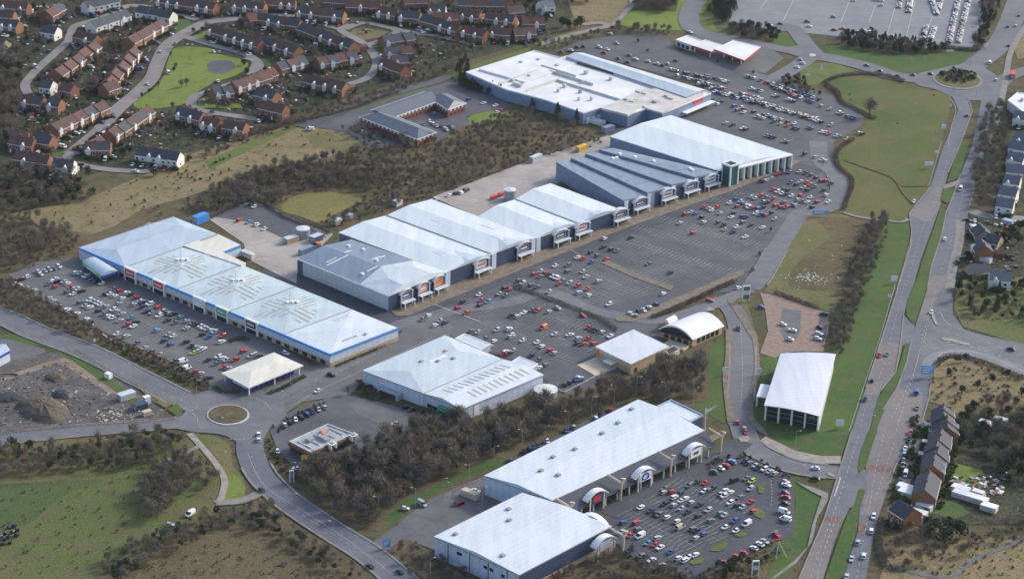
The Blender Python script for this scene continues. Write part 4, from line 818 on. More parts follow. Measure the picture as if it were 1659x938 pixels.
# ---- B6 big white store with glazed tower
B = Bld('department_store', 'big white-roofed store with white portico columns and glazed corner tower', 'shop building', [(989, 221), (1087, 187.5), (1278, 249), (1165, 276.5)], 9.0)
B.walls('clad_sky'); B.roof('gable', 'roof_white', 1.6, over=.4, axis='b', trim='white')
f = B.fr(3, 2); B.band(3, 2, ZG, 8.6, 'dark', 'dark_front');  # dark grey panel across the front wall behind the portico
n = 8
for i in range(n + 1):
    x = f.L * (.22 + .78 * i / n); mb = MB(); mb.box(f, x - .45, x + .45, .1, 3.2, ZG, 8.7); B.part(mb, 'portico_column', 'white')
mb = MB(); mb.box(f, f.L * .2, f.L + .4, .1, 3.4, 8.6, 9.3); B.part(mb, 'portico_beam', 'white')
for i in range(n):
    x = f.L * (.22 + .78 * (i + .5) / n); mb = MB(); mb.box(f, x - 2.6, x + 2.6, .1, .3, .6, 7.6); B.part(mb, 'window', 'gglass')
f = B.fr(2, 1); mb = MB(); mb.box(f, 0, 1.2, -.1, .6, ZG, 9.0); B.part(mb, 'portico_column', 'white')
pg = P(1182, 303.5, ZG); pr = P(1194, 299.5, ZG); pl = P(1169.5, 299.5, ZG)
d = (pr - pg); d.z = 0; d.normalize(); e = Vector((-d.y, d.x, 0)); wd = 7.5
ft = lambda x, t, z: Vector((pg.x + d.x * x + e.x * t, pg.y + d.y * x + e.y * t, z))
mb = MB(); mb.box(ft, .5, wd - .5, .5, wd - .5, ZG, 12.6); tw = B.part(mb, 'glass_tower', 'gglass')
for a, b in ((0, 0), (wd - .9, 0), (0, wd - .9), (wd - .9, wd - .9)): mb = MB(); mb.box(ft, a, a + .9, b, b + .9, ZG, 13); B.part(mb, 'tower_column', 'white', parent=tw)
mb = MB(); mb.box(ft, -.1, wd + .1, -.1, .9, 12.6, 13.5).box(ft, -.1, .9, .9, wd + .1, 12.6, 13.503).box(ft, wd - .9, wd + .1, .9, wd + .1, 12.6, 13.506).box(ft, .9, wd - .9, wd - .9, wd + .1, 12.6, 13.509); B.part(mb, 'tower_parapet', 'white', parent=tw)
mb = MB(); mb.box(ft, .9, wd - .9, .9, wd - .9, 12.6, 12.9); B.part(mb, 'tower_roof', 'dark', parent=tw)
# ---- B7 supermarket
hs = 8.0
sp = [(755, 118), (866, 83), (907, 94.5), (940, 87), (1142, 147), (1152, 152), (1073, 184.5), (1047.5, 177), (1017, 187), (973.5, 175.5), (945, 184), (884, 163), (820, 146)]
B = Bld('supermarket', 'flat white-roofed supermarket with blue walls at head of upper car park', 'shop building', sp, hs)
B.walls('clad_sky'); B.flat('roof_flat', .5, 'white')
B.c = [P(*p, hs) for p in ((755, 118), (866, 83), (1142, 147), (945, 184))]
fpos = lambda u, v: P(u, v, hs)
def on_roof(u, v, du, dv, z1, name='roof_vent', mat='offwhite', z0=hs, ang=None):
    p = fpos(u, v); a = ang if ang is not None else math.atan2((P(1142, 147) - P(940, 87)).y, (P(1142, 147) - P(940, 87)).x)
    dd = Vector((math.cos(a), math.sin(a), 0)); ee = Vector((-dd.y, dd.x, 0))
    fz = lambda x, t, z: Vector((p.x + dd.x * x + ee.x * t, p.y + dd.y * x + ee.y * t, z))
    mb = MB(); mb.box(fz, -du / 2, du / 2, -dv / 2, dv / 2, z0, z1); return B.part(mb, name, mat)
# raised pitched strip along the car park side
st = [P(u, v, hs + 1.5) for u, v in ((917, 92), (945, 86), (1142, 146), (1112, 158))]
mb = MB(); mb.prism([(p.x, p.y) for p in st], hs, hs + 1.2, top=False); B.part(mb, 'raised_wall', 'clad_grey')
m1 = lerp(st[0], st[1], .5) + Vector((0, 0, 1.6)); m2 = lerp(st[3], st[2], .5) + Vector((0, 0, 1.6))
mb = MB(); mb.add([st[0], st[1], st[2], st[3], m1, m2], [(0, 3, 5, 4), (1, 2, 5, 4), (0, 1, 4), (3, 2, 5)]); B.part(mb, 'raised_roof', 'roof_pale')
for pts, z1, mat in (([(973, 175), (1047, 143), (1075, 150), (1017, 186)], 9.3, 'roof_flat2'), ([(1020, 158), (1075, 138), (1140, 152), (1073, 183), (1048, 176)], 8.9, 'roof_flat2'), ([(776, 112), (868, 85), (905, 96), (925, 104), (885, 122), (850, 133)], 9.2, 'roof_flat')):
    pw = [P(u, v, z1) for u, v in pts]; mb = MB(); mb.prism([(p.x, p.y) for p in pw], hs - .2, z1 + random.random() * .01); B.part(mb, 'roof_level', mat)
for z_, (u, v, du, dv, zz) in enumerate([(905, 118, 30, .5, 9.9), (880, 140, .5, 32, 9.7), (925, 128, 38, .5, 9.6), (960, 150, 60, .4, 9.4), (840, 128, .4, 40, 9.9)]): on_roof(u, v, du, dv, zz, 'roof_parapet', 'offwhite')
for (u, v, s_) in ((836, 138, 4), (830, 132, 3), (842, 141, 3), (903, 109, 3), (873, 100, 2.5), (845, 104, 3), (858, 126, 2.5), (905, 149, 2), (938, 163, 1.6), (958, 163, 1.6), (915, 142, 2.5), (950, 120, 3), (990, 130, 2.5), (945, 135, 2.5), (1015, 165, 3), (1025, 168, 3.5), (1030, 166, 2.5), (1035, 152, 4), (1045, 155, 4), (1062, 168, 4), (1088, 162, 5), (1080, 159, 3), (940, 151, 2)):
    on_roof(u, v, s_, s_ * .8, 9.9 + random.random() * .5, 'roof_plant', random.choice(['offwhite', 'steel', 'roof_flat2']))
for k in range(5): on_roof(950 + 28 * k, 108 + 8.3 * k, 16, 1.2, 9.35, 'roof_louvre', 'dark')
g0 = P(1073, 184.5, hs); g1 = P(1152, 152, hs); dd = (g1 - g0).normalized(); nn = Vector((dd.y, -dd.x, 0)); LL = (g1 - g0).length
fs_ = lambda x, t, z: Vector((g0.x + dd.x * x + nn.x * t, g0.y + dd.y * x + nn.y * t, z))
mb = MB(); mb.box(fs_, LL - 20, LL - 9, .05, .25, 5.6, 7.6); B.part(mb, 'sign', 'red')
mb = MB(); mb.box(fs_, LL - 32, LL, .05, 4, 3.2, 3.6); B.part(mb, 'entrance_canopy', 'white')
g0 = P(945, 184, hs); g1 = P(973.5, 175.5, hs); dd = (g1 - g0).normalized(); nn = Vector((dd.y, -dd.x, 0))
fs_ = lambda x, t, z: Vector((g0.x + dd.x * x + nn.x * t, g0.y + dd.y * x + nn.y * t, z))
for i in range(3): mb = MB(); mb.box(fs_, 3 + 4.5 * i, 6.2 + 4.5 * i, .05, .3, ZG, 4); B.part(mb, 'loading_door', 'white')
# ---- B8 filling station
B = Bld('filling_station_shop', 'small white filling station shop beside its red-edged canopy', 'shop building', T(820, 0, [(1075, 255), (1150, 228), (1240, 262), (1170, 290)]), 4.5)
B.walls('offwhite'); B.flat('roof_flat', .4); window_row(B, B.fr(3, 2), 4, 1, B.fr(3, 2).L - 1, .7, 3.2, 3); window_row(B, B.fr(0, 3), 3, 1, B.fr(0, 3).L - 1, .7, 3.2, 3)
B = Bld('filling_station_canopy', 'red-edged white forecourt canopy of the filling station', 'canopy', T(820, 0, [(1320, 315), (1440, 258), (1612, 300), (1508, 385)]), 6.0)
B.flat('roof_flat', .25, 'white')
for i, j in ((0, 3), (3, 2), (2, 1), (1, 0)): B.band(i, j, 5.1, 6.1, 'red', 'fascia', t=.3)
mb = MB(); mb.prism([(p.x, p.y) for p in B.c], 5.2, 5.5, top=False, bottom=True); B.part(mb, 'soffit', 'offwhite')
for a, b in ((.2, .2), (.8, .2), (.2, .8), (.8, .8), (.2, .5), (.8, .5)): B.unit(a, b, .7, .7, ZG, 5.3, 'column', 'white')
for a, b in ((.3, .35), (.7, .35), (.3, .65), (.7, .65)): B.unit(a, b, 1.0, 2.2, ZG, 2.1, 'fuel_pump', 'dark')
B = Bld('forecourt_link_canopy', 'lower red-edged link canopy between filling station shop and main canopy', 'canopy', T(820, 0, [(1175, 290), (1262, 255), (1370, 288), (1300, 330)]), 5.0)
B.flat('roof_flat', .25, 'white'); B.band(0, 3, 4.1, 5.1, 'red', 'fascia', t=.3)
for a, b in ((.1, .1), (.9, .1), (.1, .9), (.9, .9)): B.unit(a, b, .6, .6, ZG, 4.9, 'column', 'white')
# ---- B9 U-shaped brick offices
for lab, pts, ax in (('brick office wing under blue slate, nearest of the three office wings', T(410, 0, [(680, 742), (815, 705), (1155, 838), (1040, 882)]), 'b'),
                 ('long brick office wing under blue slate, rear of the office court', T(410, 0, [(750, 700), (1085, 585), (1170, 640), (830, 765)]), 'a'),
                 ('short brick office wing with white hipped end, right of the office court', T(410, 0, [(1120, 620), (1225, 598), (1345, 655), (1235, 695)]), 'b')):
    B = Bld('office_block', lab, 'office', pts, 5.8)
    B.walls('brickred'); B.roof('hip' if ax == 'b' else 'gable', 'slateblue', 3.0, .14, .5, ax, trim='white')
    for i, j in ((0, 3), (3, 2), (1, 2)):
        f = B.fr(i, j); n = int(f.L / 3.6)
        window_row(B, f, n, 1, f.L - 1, 1.2, 2.4, 1.5); window_row(B, f, n, 1, f.L - 1, 3.9, 5.2, 1.5, 'white')
# ---- B10 store by the wood: two roofs
B = Bld('warehouse_store', 'hipped white-roofed store left of its skylit extension, near mini roundabout', 'shop building', [(588, 600), (721, 543.5), (812, 581.5), (686, 636.5)], 7.5)
B.walls('clad_pale'); B.roof('hip', 'roof_pale', 1.9, .2, .3, 'a', trim='steel')
zf = lambda a, b: 7.5 + 1.9 * (1 - 2 * abs(b - .5))
for a, b in ((.42, .4), (.52, .55), (.72, .4), (.66, .62)): B.unit(a, b, 1.6, 1.6, zf(a, b) - .3, zf(a, b) + .7, 'roof_vent', 'steel')
mb = MB(); mb.box(lambda x, t, z: B.q(.45 + x, .5 + t, z), 0, .2, -.02, .02, 9.3, 9.55); B.part(mb, 'ridge_cap', 'white')
f = B.fr(0, 3); sign_panel(B, f, f.L * .28, f.L * .40, 4.8, 6.4, .3, 'white', 'white', 'red')
mb = MB(); mb.box(f, f.L * .32, f.L * .66, .05, 3.5, ZG, 3.4); B.part(mb, 'loading_bay', 'clad_grey'); mb = MB(); mb.box(f, f.L * .36, f.L * .62, 3.4, 3.6, .4, 2.8); B.part(mb, 'shutter', 'dark')
B = Bld('warehouse_extension', 'white store extension with two rows of roof skylights beside the wood', 'shop building', [(687, 637), (813, 582), (880, 607), (748, 662.5)], 7.2)
B.walls('clad_pale'); B.roof('gable', 'roof_white', 1.6, over=.25, axis='a', trim='steel')
zf = lambda a, b: 7.2 + 1.6 * (1 - 2 * abs(b - .5))
B.strips([(.14 + .066 * i, .18, .155 + .066 * i, .44) for i in range(12)] + [(.24 + .066 * i, .60, .26 + .066 * i, .84) for i in range(11)], zf)
f = B.fr(0, 3); mb = MB(); mb.box(f, f.L * .45, f.L * .95, -.1, 2.4, 3.0, 5.2); B.part(mb, 'entrance_fascia', 'green'); window_row(B, f, 6, 2, f.L * .9, .5, 2.8, 3, 'shop', 'shop_window')
f = B.fr(3, 2); mb = MB(); mb.box(f, 8, 11, -.05, .15, 1, 6); B.part(mb, 'roller_door', 'white')
C = Bld('loading_canopy', 'flat pale canopy roof behind the hipped store', 'canopy', T(410, 460, [(1280, 345), (1340, 315), (1505, 380), (1440, 415)]), 4.2); C.walls('clad_grey'); C.flat('roof_pale', .2)
C = Bld('loading_annexe', 'flat pale annexe roof behind the skylit store extension', 'annexe', T(820, 460, [(30, 495), (85, 460), (200, 505), (150, 545)]), 3.6); C.walls('clad_grey'); C.flat('roof_pale', .2)
# ---- B11 beige square building
B = Bld('leisure_building', 'square beige brick building with pale flat hipped roof', 'restaurant', T(820, 460, [(575, 397), (808, 293), (1022, 394), (790, 502)]), 6.2)
B.walls('beige'); B.roof('pyr', 'roof_show', 0.5, over=.6, trim='offwhite')
B.band(0, 3, 3.6, 5.7, 'cream', 'pale_band', t=.1); B.band(3, 2, 4.4, 5.7, 'cream', 'pale_band', t=.1)
f = B.fr(3, 2); mb = MB(); mb.box(f, 3, 5, -.05, .15, ZG, 2.6); B.part(mb, 'door', 'dark'); mb = MB(); mb.box(f, f.L * .7, f.L * .74, -.05, .3, ZG, 5.6); B.part(mb, 'pipe', 'brickred')
f = B.fr(0, 3); mb = MB(); mb.box(f, f.L * .35, f.L * .6, .05, 4, 2.6, 3.0); B.part(mb, 'porch', 'white'); mb = MB(); mb.box(f, .5, 2.0, -.05, .2, 1, 5); B.part(mb, 'sign', 'orange')
C = Bld('bin_store', 'low walled bin store between beige building and vaulted pub', 'annexe', T(820, 460, [(1000, 420), (1060, 392), (1100, 415), (1030, 450)]), 2.8); C.walls('offwhite'); C.flat('dark', .2, 'offwhite')
# ---- B12 barrel roof pub
B = Bld('vaulted_pub', 'white barrel-vaulted building with dark arched glazed end', 'pub', T(820, 460, [(975, 285), (1175, 205), (1368, 268), (1182, 350)]), 4.6)
B.walls('beige'); B.roof('barrel', 'roof_flat', 4.6, over=.8, axis='a')
f = B.fr(0, 3); n = 12; vs = [f(f.L * i / n, .95, 4.4 + 4.0 * (1 - (2 * i / n - 1) ** 2)) for i in range(n + 1)] + [f(f.L, .95, 4.3), f(0, .95, 4.3)]
mb = MB(); mb.add(vs, [tuple(range(len(vs)))]); B.part(mb, 'arched_glazing', 'glass')
mb = MB(); mb.box(f, 0, f.L, -.05, 1.5, 4.0, 4.35); B.part(mb, 'fascia', 'dark')
window_row(B, B.fr(3, 2), 5, 3, B.fr(3, 2).L - 2, 1, 3.6, 2.6); window_row(B, f, 4, 2, f.L - 2, .8, 3, 2.4, 'shop')
mb = MB(); mb.box(f, f.L * .35, f.L * .95, 1.5, 7, ZG, 1.3); B.part(mb, 'terrace_wall', 'cream')
g = B.fr(1, 2); mb = MB(); mb.box(g, g.L * .55, g.L * .85, .85, 1.0, 4.2, 5.4); B.part(mb, 'sign', 'red')
C = Bld('small_vault', 'small white vaulted lobby beside the barrel-vaulted building', 'annexe', T(820, 460, [(995, 238), (1045, 212), (1085, 228), (1035, 256)]), 3.8); C.walls('beige'); C.roof('barrel', 'roof_flat', 2, over=.3, axis='a')
# ---- B13 car showroom
B = Bld('car_showroom', 'glass-fronted showroom with pale arched roof beside the dual carriageway', 'showroom', T(1239, 460, [(8, 750), (105, 447), (442, 450), (352, 815)]), 9.0)
B.walls('offwhite')
h = 9.0; mb = MB(); vs = []; n = 12
for i in range(n + 1):
    t = i / n; z = h + 0.8 * (1 - (2 * t - 1) ** 2); vs += [B.q(-.06, t * 1.04 - .02, z), B.q(1.02, t * 1.04 - .02, z), B.q(-.06, t * 1.04 - .02, z - .35), B.q(1.02, t * 1.04 - .02, z - .35)]
fs = []
for i in range(n):
    k = 4 * i; fs += [(k, k + 4, k + 5, k + 1), (k + 2, k + 3, k + 7, k + 6), (k, k + 2, k + 6, k + 4), (k + 1, k + 5, k + 7, k + 3)]
fs += [(0, 1, 3, 2), (4 * n, 4 * n + 2, 4 * n + 3, 4 * n + 1)]
mb.add(vs, fs); B.part(mb, 'roof', 'roof_show')
f = B.fr(0, 3); mb = MB(); mb.box(f, .3, f.L - .3, -.2, .1, ZG, 9.1); B.part(mb, 'glazed_front', 'glass')
for i in range(5):
    x = .4 + (f.L - .8) * i / 4; mb = MB(); mb.box(f, x - .35, x + .35, .05, 1.6, ZG, 9.2); B.part(mb, 'column', 'white')
for z in (2.6, 5.0, 7.3): mb = MB(); mb.box(f, .3, f.L - .3, .05, .2, z, z + .15); B.part(mb, 'glazing_bar', 'steel')
sign_panel(B, f, f.L * .30, f.L * .55, 7.6, 8.6, .3, 'glass', 'glass', 'white'); sign_panel(B, f, f.L * .8, f.L * .94, 5.8, 6.5, .3, 'glass', 'glass', 'white')
f = B.fr(3, 2); B.band(3, 2, ZG, 3, 'clad_grey', 'lower_wall')
f = B.fr(1, 2); mb = MB(); mb.box(f, f.L * .22, f.L * .5, .1, 5, 3.4, 6.4); B.part(mb, 'rear_porch', 'clad_pale')
f = B.fr(0, 1); mb = MB(); mb.box(f, f.L * .22, f.L * .48, .1, 6, 5.2, 5.6).box(f, f.L * .22, f.L * .25, 5.3, 6, ZG, 5.2).box(f, f.L * .45, f.L * .48, 5.3, 6, ZG, 5.2); B.part(mb, 'side_porch', 'white'); mb = MB(); mb.box(f, f.L * .26, f.L * .44, .05, .4, ZG, 4.8); B.part(mb, 'door', 'dark')
# ---- B14 lower retail block
B = Bld('retail_block', 'long white-roofed block with slate canopy and arched signs over lower car park', 'shop building', [(786, 770), (1034, 647.5), (1140, 697), (895, 809.5)], 10.0)
B.walls('clad_pale'); B.roof('gable', 'roof_white', 1.6, over=.35, axis='a', trim='steel')
zf = lambda a, b: 10 + 1.6 * (1 - 2 * abs(b - .5))
for a, b in ((.9, .12), (.3, .3), (.16, .45), (.42, .35), (.62, .3), (.18, .66), (.75, .25)): B.unit(a, b, 1.8, 1.8, zf(a, b) - .3, zf(a, b) + .9, 'roof_vent', 'steel')
f = B.fr(3, 2); F14 = f; Lf = f.L
mb = MB(); vs = [f(0, .3, 10.0), f(Lf, .3, 10.0), f(Lf, 7.5, 5.2), f(0, 7.5, 5.2), f(0, 7.5, 4.8), f(Lf, 7.5, 4.8), f(0, .3, 9.6), f(Lf, .3, 9.6)]
mb.add(vs, [(0, 1, 2, 3), (3, 2, 5, 4), (6, 7, 5, 4), (0, 3, 4, 6), (1, 2, 5, 7)]); B.part(mb, 'canopy_roof', 'canopygrey')
B.band(3, 2, ZG, 5, 'beige', 'shop_front')
nW = 26
for i in range(nW): x = Lf * (i + .5) / nW; mb = MB(); mb.box(f, x - 1.6, x + 1.6, .1, .3, .6, 3.8); B.part(mb, 'shop_window', 'shop')
for i in range(13): x = Lf * (i + .5) / 13; mb = MB(); mb.box(f, x - .3, x + .3, 6.4, 7.0, ZG, 5.3); B.part(mb, 'column', 'offwhite')
def big_arch(B, f, x, sg, mk, t0=1.5, t1=8.5, zc=9.0):
    n = 10; mb = MB(); vs = []
    for i in range(n + 1):
        k = -1 + 2 * i / n; z = zc - 1.2 + 2.8 * (1 - k * k); X = x + k * 6.6
        for t in (t1 - 3.2, t1): vs += [f(X, t, z), f(X, t, z - .5)]
    fs = []
    for i in range(n):
        k = 4 * i; fs += [(k, k + 4, k + 6, k + 2), (k + 1, k + 3, k + 7, k + 5), (k + 2, k + 6, k + 7, k + 3), (k, k + 1, k + 5, k + 4)]
    fs += [(0, 2, 3, 1), (4 * n, 4 * n + 1, 4 * n + 3, 4 * n + 2)]; mb.add(vs, fs); ar = B.part(mb, 'sign_arch', 'white')
    for dx in (-4.2, 4.2): mb = MB(); mb.box(f, x + dx - .3, x + dx + .3, t1 - .9, t1 - .3, ZG, zc + .2); B.part(mb, 'arch_post', 'offwhite', parent=ar)
    mb = MB(); mb.box(f, x - 3.6, x + 3.6, t1 - .5, t1 - .2, zc - 4.3, zc - .2); sgp = B.part(mb, 'sign', sg, parent=ar)
    return sgp
def tusk(B, f, x, mat='cream'):
    """pale sculpted pillar leaning out of the canopy"""
    mb = MB(); mb.bar(f(x, 7.6, ZG), f(x, 7.9, 8.5), .55, .6); mb.bar(f(x, 7.9, 8.5), f(x - 3.5, 2.5, 12.2), .7, .35); mb.bar(f(x, 7.9, 8.5), f(x + 2.0, 8.2, 10.2), .6, .4); mb.bar(f(x + 2.0, 8.2, 10.2), f(x - .6, 8.0, 11.4), .45, .3)
    B.part(mb, 'sculpted_pillar', mat)
s1 = S_at(f, 951, 806 - 8, 7); s2 = S_at(f, 1032, 764, 7); s3 = S_at(f, 1112, 725, 7)
sg = big_arch(B, f, s1, 'clad_navy', None); mb = MB(); mb.box(f, s1 - 2.6, s1 + 1.6, 8.3, 8.45, 5.9, 8.2); B.part(mb, 'red_sign', 'red')
sg = big_arch(B, f, s2, 'white', None)
mb = MB()
for i in range(20):      # ring emblem on the white panel
    a0 = 2 * math.pi * i / 20; a1 = 2 * math.pi * (i + 1) / 20
    mb.bar(f(s2 + 2.0 * math.cos(a0), 8.35, 6.9 + 1.5 * math.sin(a0)), f(s2 + 2.0 * math.cos(a1), 8.35, 6.9 + 1.5 * math.sin(a1)), .42, n=5)
B.part(mb, 'ring_emblem', 'royal')
big_arch(B, f, s3, 'white', None); mb = MB(); mb.box(f, s3 - 1.6, s3 + 1.6, 8.3, 8.45, 6.2, 7.4); B.part(mb, 'emblem', 'clad_navy')
for u, v in ((991, 790), (1071, 752), (1148, 712)): tusk(B, f, S_at(f, u, v, 4))
tusk(B, f, 3.0)
C = Bld('side_unit', 'lower flat white-roofed unit at far end of lower block', 'shop building', [(1064, 659), (1087, 648.5), (1139, 673), (1118, 684)], 9.0); C.walls('clad_navy'); C.flat('roof_white', .6, 'clad_grey')
mb = MB(); mb.bar(C.q(1.2, 1.0, ZG), C.q(1.2, 1.0, 12), .5, .3); C.part(mb, 'sculpted_pillar', 'offwhite'); mb = MB(); mb.bar(C.q(1.2, 1.0, 10), C.q(1.5, 1.2, 14), .7, .2); C.part(mb, 'sculpted_pillar', 'offwhite')
# ---- B15 nearest white warehouse
B = Bld('retail_warehouse', 'nearest white-roofed warehouse with small dark windows, bottom of scene', 'shop building', [(704.5, 868.5), (846, 798.5), (989.5, 852), (841, 930)], 10.0)
B.walls('clad_pale'); B.roof('gable', 'roof_white', 1.5, over=.35, axis='a', trim='steel')
zf = lambda a, b: 10 + 1.5 * (1 - 2 * abs(b - .5))
for a, b in ((.12, .12), (.55, .3), (.7, .14), (.1, .7)): B.unit(a, b, 1.8, 1.8, zf(a, b) - .3, zf(a, b) + .8, 'roof_vent', 'steel')
f = B.fr(0, 3)
for s_, z0, w_ in ((.27, 6.4, 2.6), (.59, 5.6, 1.8), (.66, 5.6, 1.8), (.80, 5.2, 1.6)): mb = MB(); mb.box(f, f.L * s_, f.L * s_ + w_, -.05, .15, z0, z0 + 1.4); B.part(mb, 'window', 'glass')
for s_ in (.16, .42, .64, .86): mb = MB(); mb.box(f, f.L * s_, f.L * s_ + .35, -.05, .2, ZG, 10); B.part(mb, 'downpipe', 'clad_navy')
f = B.fr(3, 2); B.band(3, 2, ZG, 9.2, 'clad_navy', 'facade_panel'); B.band(3, 2, ZG, 2.2, 'beige', 'plinth', t=.3)
big_arch(B, f, f.L * .84, 'clad_grey', None, t1=5.5); tusk(B, f, f.L * .99)
for k in range(5): mb = MB(); mb.box(f, f.L * .74 + k * 3.2, f.L * .74 + k * 3.2 + .5, 3.4, 4, ZG, 5); B.part(mb, 'column', 'cream')
f = B.fr(1, 2); big_arch(B, f, f.L * .78, 'clad_navy', None, t1=3.6, zc=9.6)
# ---- B16 drive-through restaurant
B = Bld('drive_through_restaurant', 'brown-walled drive-through restaurant with white parapet roof near mini roundabout', 'restaurant', [(469, 716), (531, 688), (574, 704), (502, 733)], 4.8)
B.walls('brickred'); B.flat('restroof', .6, 'offwhite')
B.band(0, 3, 3.4, 4.9, 'chim', 'mansard', t=.9); B.band(3, 2, 3.4, 4.9, 'chim', 'mansard', t=.9); B.band(2, 1, 3.4, 4.9, 'chim', 'mansard', t=.5)
for k_ in range(5): B.unit(.12 + .19 * k_, .5, .4, 9, 4.8, 5.3, 'roof_rib', 'offwhite')
for a, b, d1 in ((.3, .4, 3), (.55, .5, 4), (.7, .3, 3), (.5, .75, 2.5)): B.unit(a, b, d1, d1, 4.8, 6.2, 'roof_plant', random.choice(['offwhite', 'steel']))
B.unit(.62, .45, 2, 2, 4.8, 6.5, 'roof_plant', 'orange'); f = B.fr(3, 2); B.band(3, 2, ZG, 3.6, 'dark', 'shop_front'); B.band(3, 2, 3.6, 4.3, 'green', 'green_band')
for s_ in (.38, .86):
    mb = MB(); mb.box(f, f.L * s_, f.L * s_ + .5, .1, 3, 3.6, 6.2).box(f, f.L * s_ + 3, f.L * s_ + 3.5, .1, 3, 3.6, 6.2).box(f, f.L * s_ + .5, f.L * s_ + 3, 2.5, 3, 5.7, 6.2); B.part(mb, 'white_frame', 'white')
f = B.fr(0, 3); window_row(B, f, 5, 1, f.L - 1, .8, 3.0, 1.8, 'shop'); mb = MB(); mb.box(f, f.L - 3, f.L, .1, 2.5, ZG, 3.2); B.part(mb, 'yellow_booth', 'yellow')
# ---- B17 blue kiosk
B = Bld('drive_in_kiosk', 'small blue showroom under cream hipped canopy roof beside mini roundabout', 'showroom', [(360, 604.5), (444, 571.5), (490, 592), (403, 627.5)], 5.0)
B.roof('hip', 'roof_beige', 1.5, .3, .3, 'a', trim='offwhite')
ci = [B.q(a, b, 0) for a, b in ((.1, .12), (.92, .12), (.92, .86), (.1, .86))]; mb = MB(); mb.prism([(p.x, p.y) for p in ci], ZG, 5.0); B.part(mb, 'wall', 'royal')
for k in range(7):
    a0 = .14 + k * .11; q0 = B.q(a0, .865, 0); q1 = B.q(a0 + .075, .865, 0); n_ = (B.q(.5, 1, 0) - B.q(.5, .8, 0)).normalized() * .15
    mb = MB(); mb.prism([q0, q1, q1 + n_, q0 + n_], .8, 3.4); B.part(mb, 'window', 'glass')
q0 = B.q(.095, .2, 0); q1 = B.q(.095, .75, 0); n_ = (B.q(0, .5, 0) - B.q(.3, .5, 0)).normalized() * .15; mb = MB(); mb.prism([q0, q1, q1 + n_, q0 + n_], .8, 3.6); B.part(mb, 'window', 'skylightpale')
for a, b in ((.03, .95), (.5, .95), (.96, .95), (.03, .05)): B.unit(a, b, .6, .6, ZG, 5.0, 'column', 'white')
# ---- others
B = Bld('blue_shed', 'pale blue gabled shed cut off at the left edge of the building site', 'shed', T(0, 460, [(-90, 420), (10, 380), (60, 420), (-30, 470)]), 6.0); B.walls('clad_pale'); B.roof('gable', 'roof_blue', 1.5, axis='a'); B.band(3, 2, 4.5, 5.9, 'royal', 'blue_band')
B = Bld('depot_building', 'white depot roof at right edge below the big roundabout', 'depot', T(1239, 0, [(1540, 640), (1600, 590), (1720, 600), (1660, 730)]), 6.0); B.walls('offwhite'); B.flat('roof_flat', .5); B.unit(.5, .5, 3, 3, 6, 7.5, 'roof_plant', 'steel')
def crate(name, lab, cat, u, v, l, w_, hh, mat, du=(10, -4), top=None, z=ZG):
    """a container, cabin or tank house: ribbed box with its own lid"""
    p = P(u, v, z); q_ = P(u + du[0], v + du[1], z); a = math.atan2(q_.y - p.y, q_.x - p.x); o = tag(empty(name, (p.x, p.y, z), a), lab, cat)
    idf = lambda x, t, zz: Vector((x, t, zz)); mb = MB(); mb.box(idf, -l / 2, l / 2, -w_ / 2, w_ / 2, 0, hh - .15); mb.build('body', M[mat], o)
    mb = MB(); mb.box(idf, -l / 2 - .1, l / 2 + .1, -w_ / 2 - .1, w_ / 2 + .1, hh - .15, hh); mb.build('roof', M[top or mat], o)
    mb = MB()
    for i in range(int(l / 1.2) + 1): x = -l / 2 + i * l / (int(l / 1.2) + .001); mb.box(idf, x - .08, x + .08, w_ / 2 - .02, w_ / 2 + .08, .1, hh - .25).box(idf, x - .08, x + .08, -w_ / 2 - .08, -w_ / 2 + .02, .1, hh - .25)
    mb.build('rib', M[mat], o)
    mb = MB(); mb.box(idf, -l / 2 - .06, -l / 2 + .02, -w_ / 2 + .3, w_ / 2 - .3, .2, hh - .5); mb.build('door', M['steel'], o); return o
def tank(name, lab, u, v, r, hh, mat='tank'):
    p = P(u, v, ZG); o = tag(empty(name, (p.x, p.y, ZG)), lab, 'tank'); mb = MB(); mb.bar((0, 0, 0), (0, 0, hh), r, n=28); mb.build('shell', M[mat], o)
    mb = MB(); n = 28; mb.bar((0, 0, hh), (0, 0, hh + .12), r + .15, n=n); mb.bar((0, 0, hh + .1), (0, 0, hh + .6), r, r * .15, n=n); mb.build('lid', M['skylightpale'], o)
    mb = MB(); mb.bar((r + .1, -.3, 0), (r + .1, -.3, hh), .08).bar((r + .1, .3, 0), (r + .1, .3, hh), .08); mb.build('ladder', M['steel'], o)
tank('water_tank', 'large open round tank beside the skylit store extension', 884, 640, 5.6, 3.2)
tank('water_tank', 'short round tank in the yard behind the grey-roofed unit', 491, 385, 3.8, 5.5)
tank('water_tank', 'blue-grey round tank in the loading yard behind the long terrace', 826, 323, 3.4, 6.0, 'clad_grey')
crate('site_hut', 'brown-sided hut with pale roof beside the round yard tank', 'hut', 472, 392, 8, 4, 3.2, 'beige', (10, -3), 'roof_pale')
crate('container', 'dark blue container behind the grey-roofed unit', 'container', 512, 390, 7, 4, 3.4, 'clad_blue', (10, -4), 'roof_pale')
crate('container', 'long blue container against the rear of the grey-roofed unit', 'container', 500, 408, 13, 2.6, 3, 'clad_sky', (10, -4))
crate('container', 'orange container behind the grey-roofed unit', 'container', 512, 403, 5, 2.6, 3, 'orange', (10, -4))
crate('container', 'bright blue container at rear corner of the blue-trimmed terrace', 'container', 325, 360, 9, 4, 4.5, 'blue_trim', (10, -4))
crate('container', 'yellow container on the loading yard behind the long terrace', 'container', 942, 244, 8, 3, 3.2, 'yellow', (10, -4))
crate('container', 'white container beside the blue-trimmed wing yard', 'container', 402, 416, 9, 3, 2.8, 'offwhite', (10, 4))
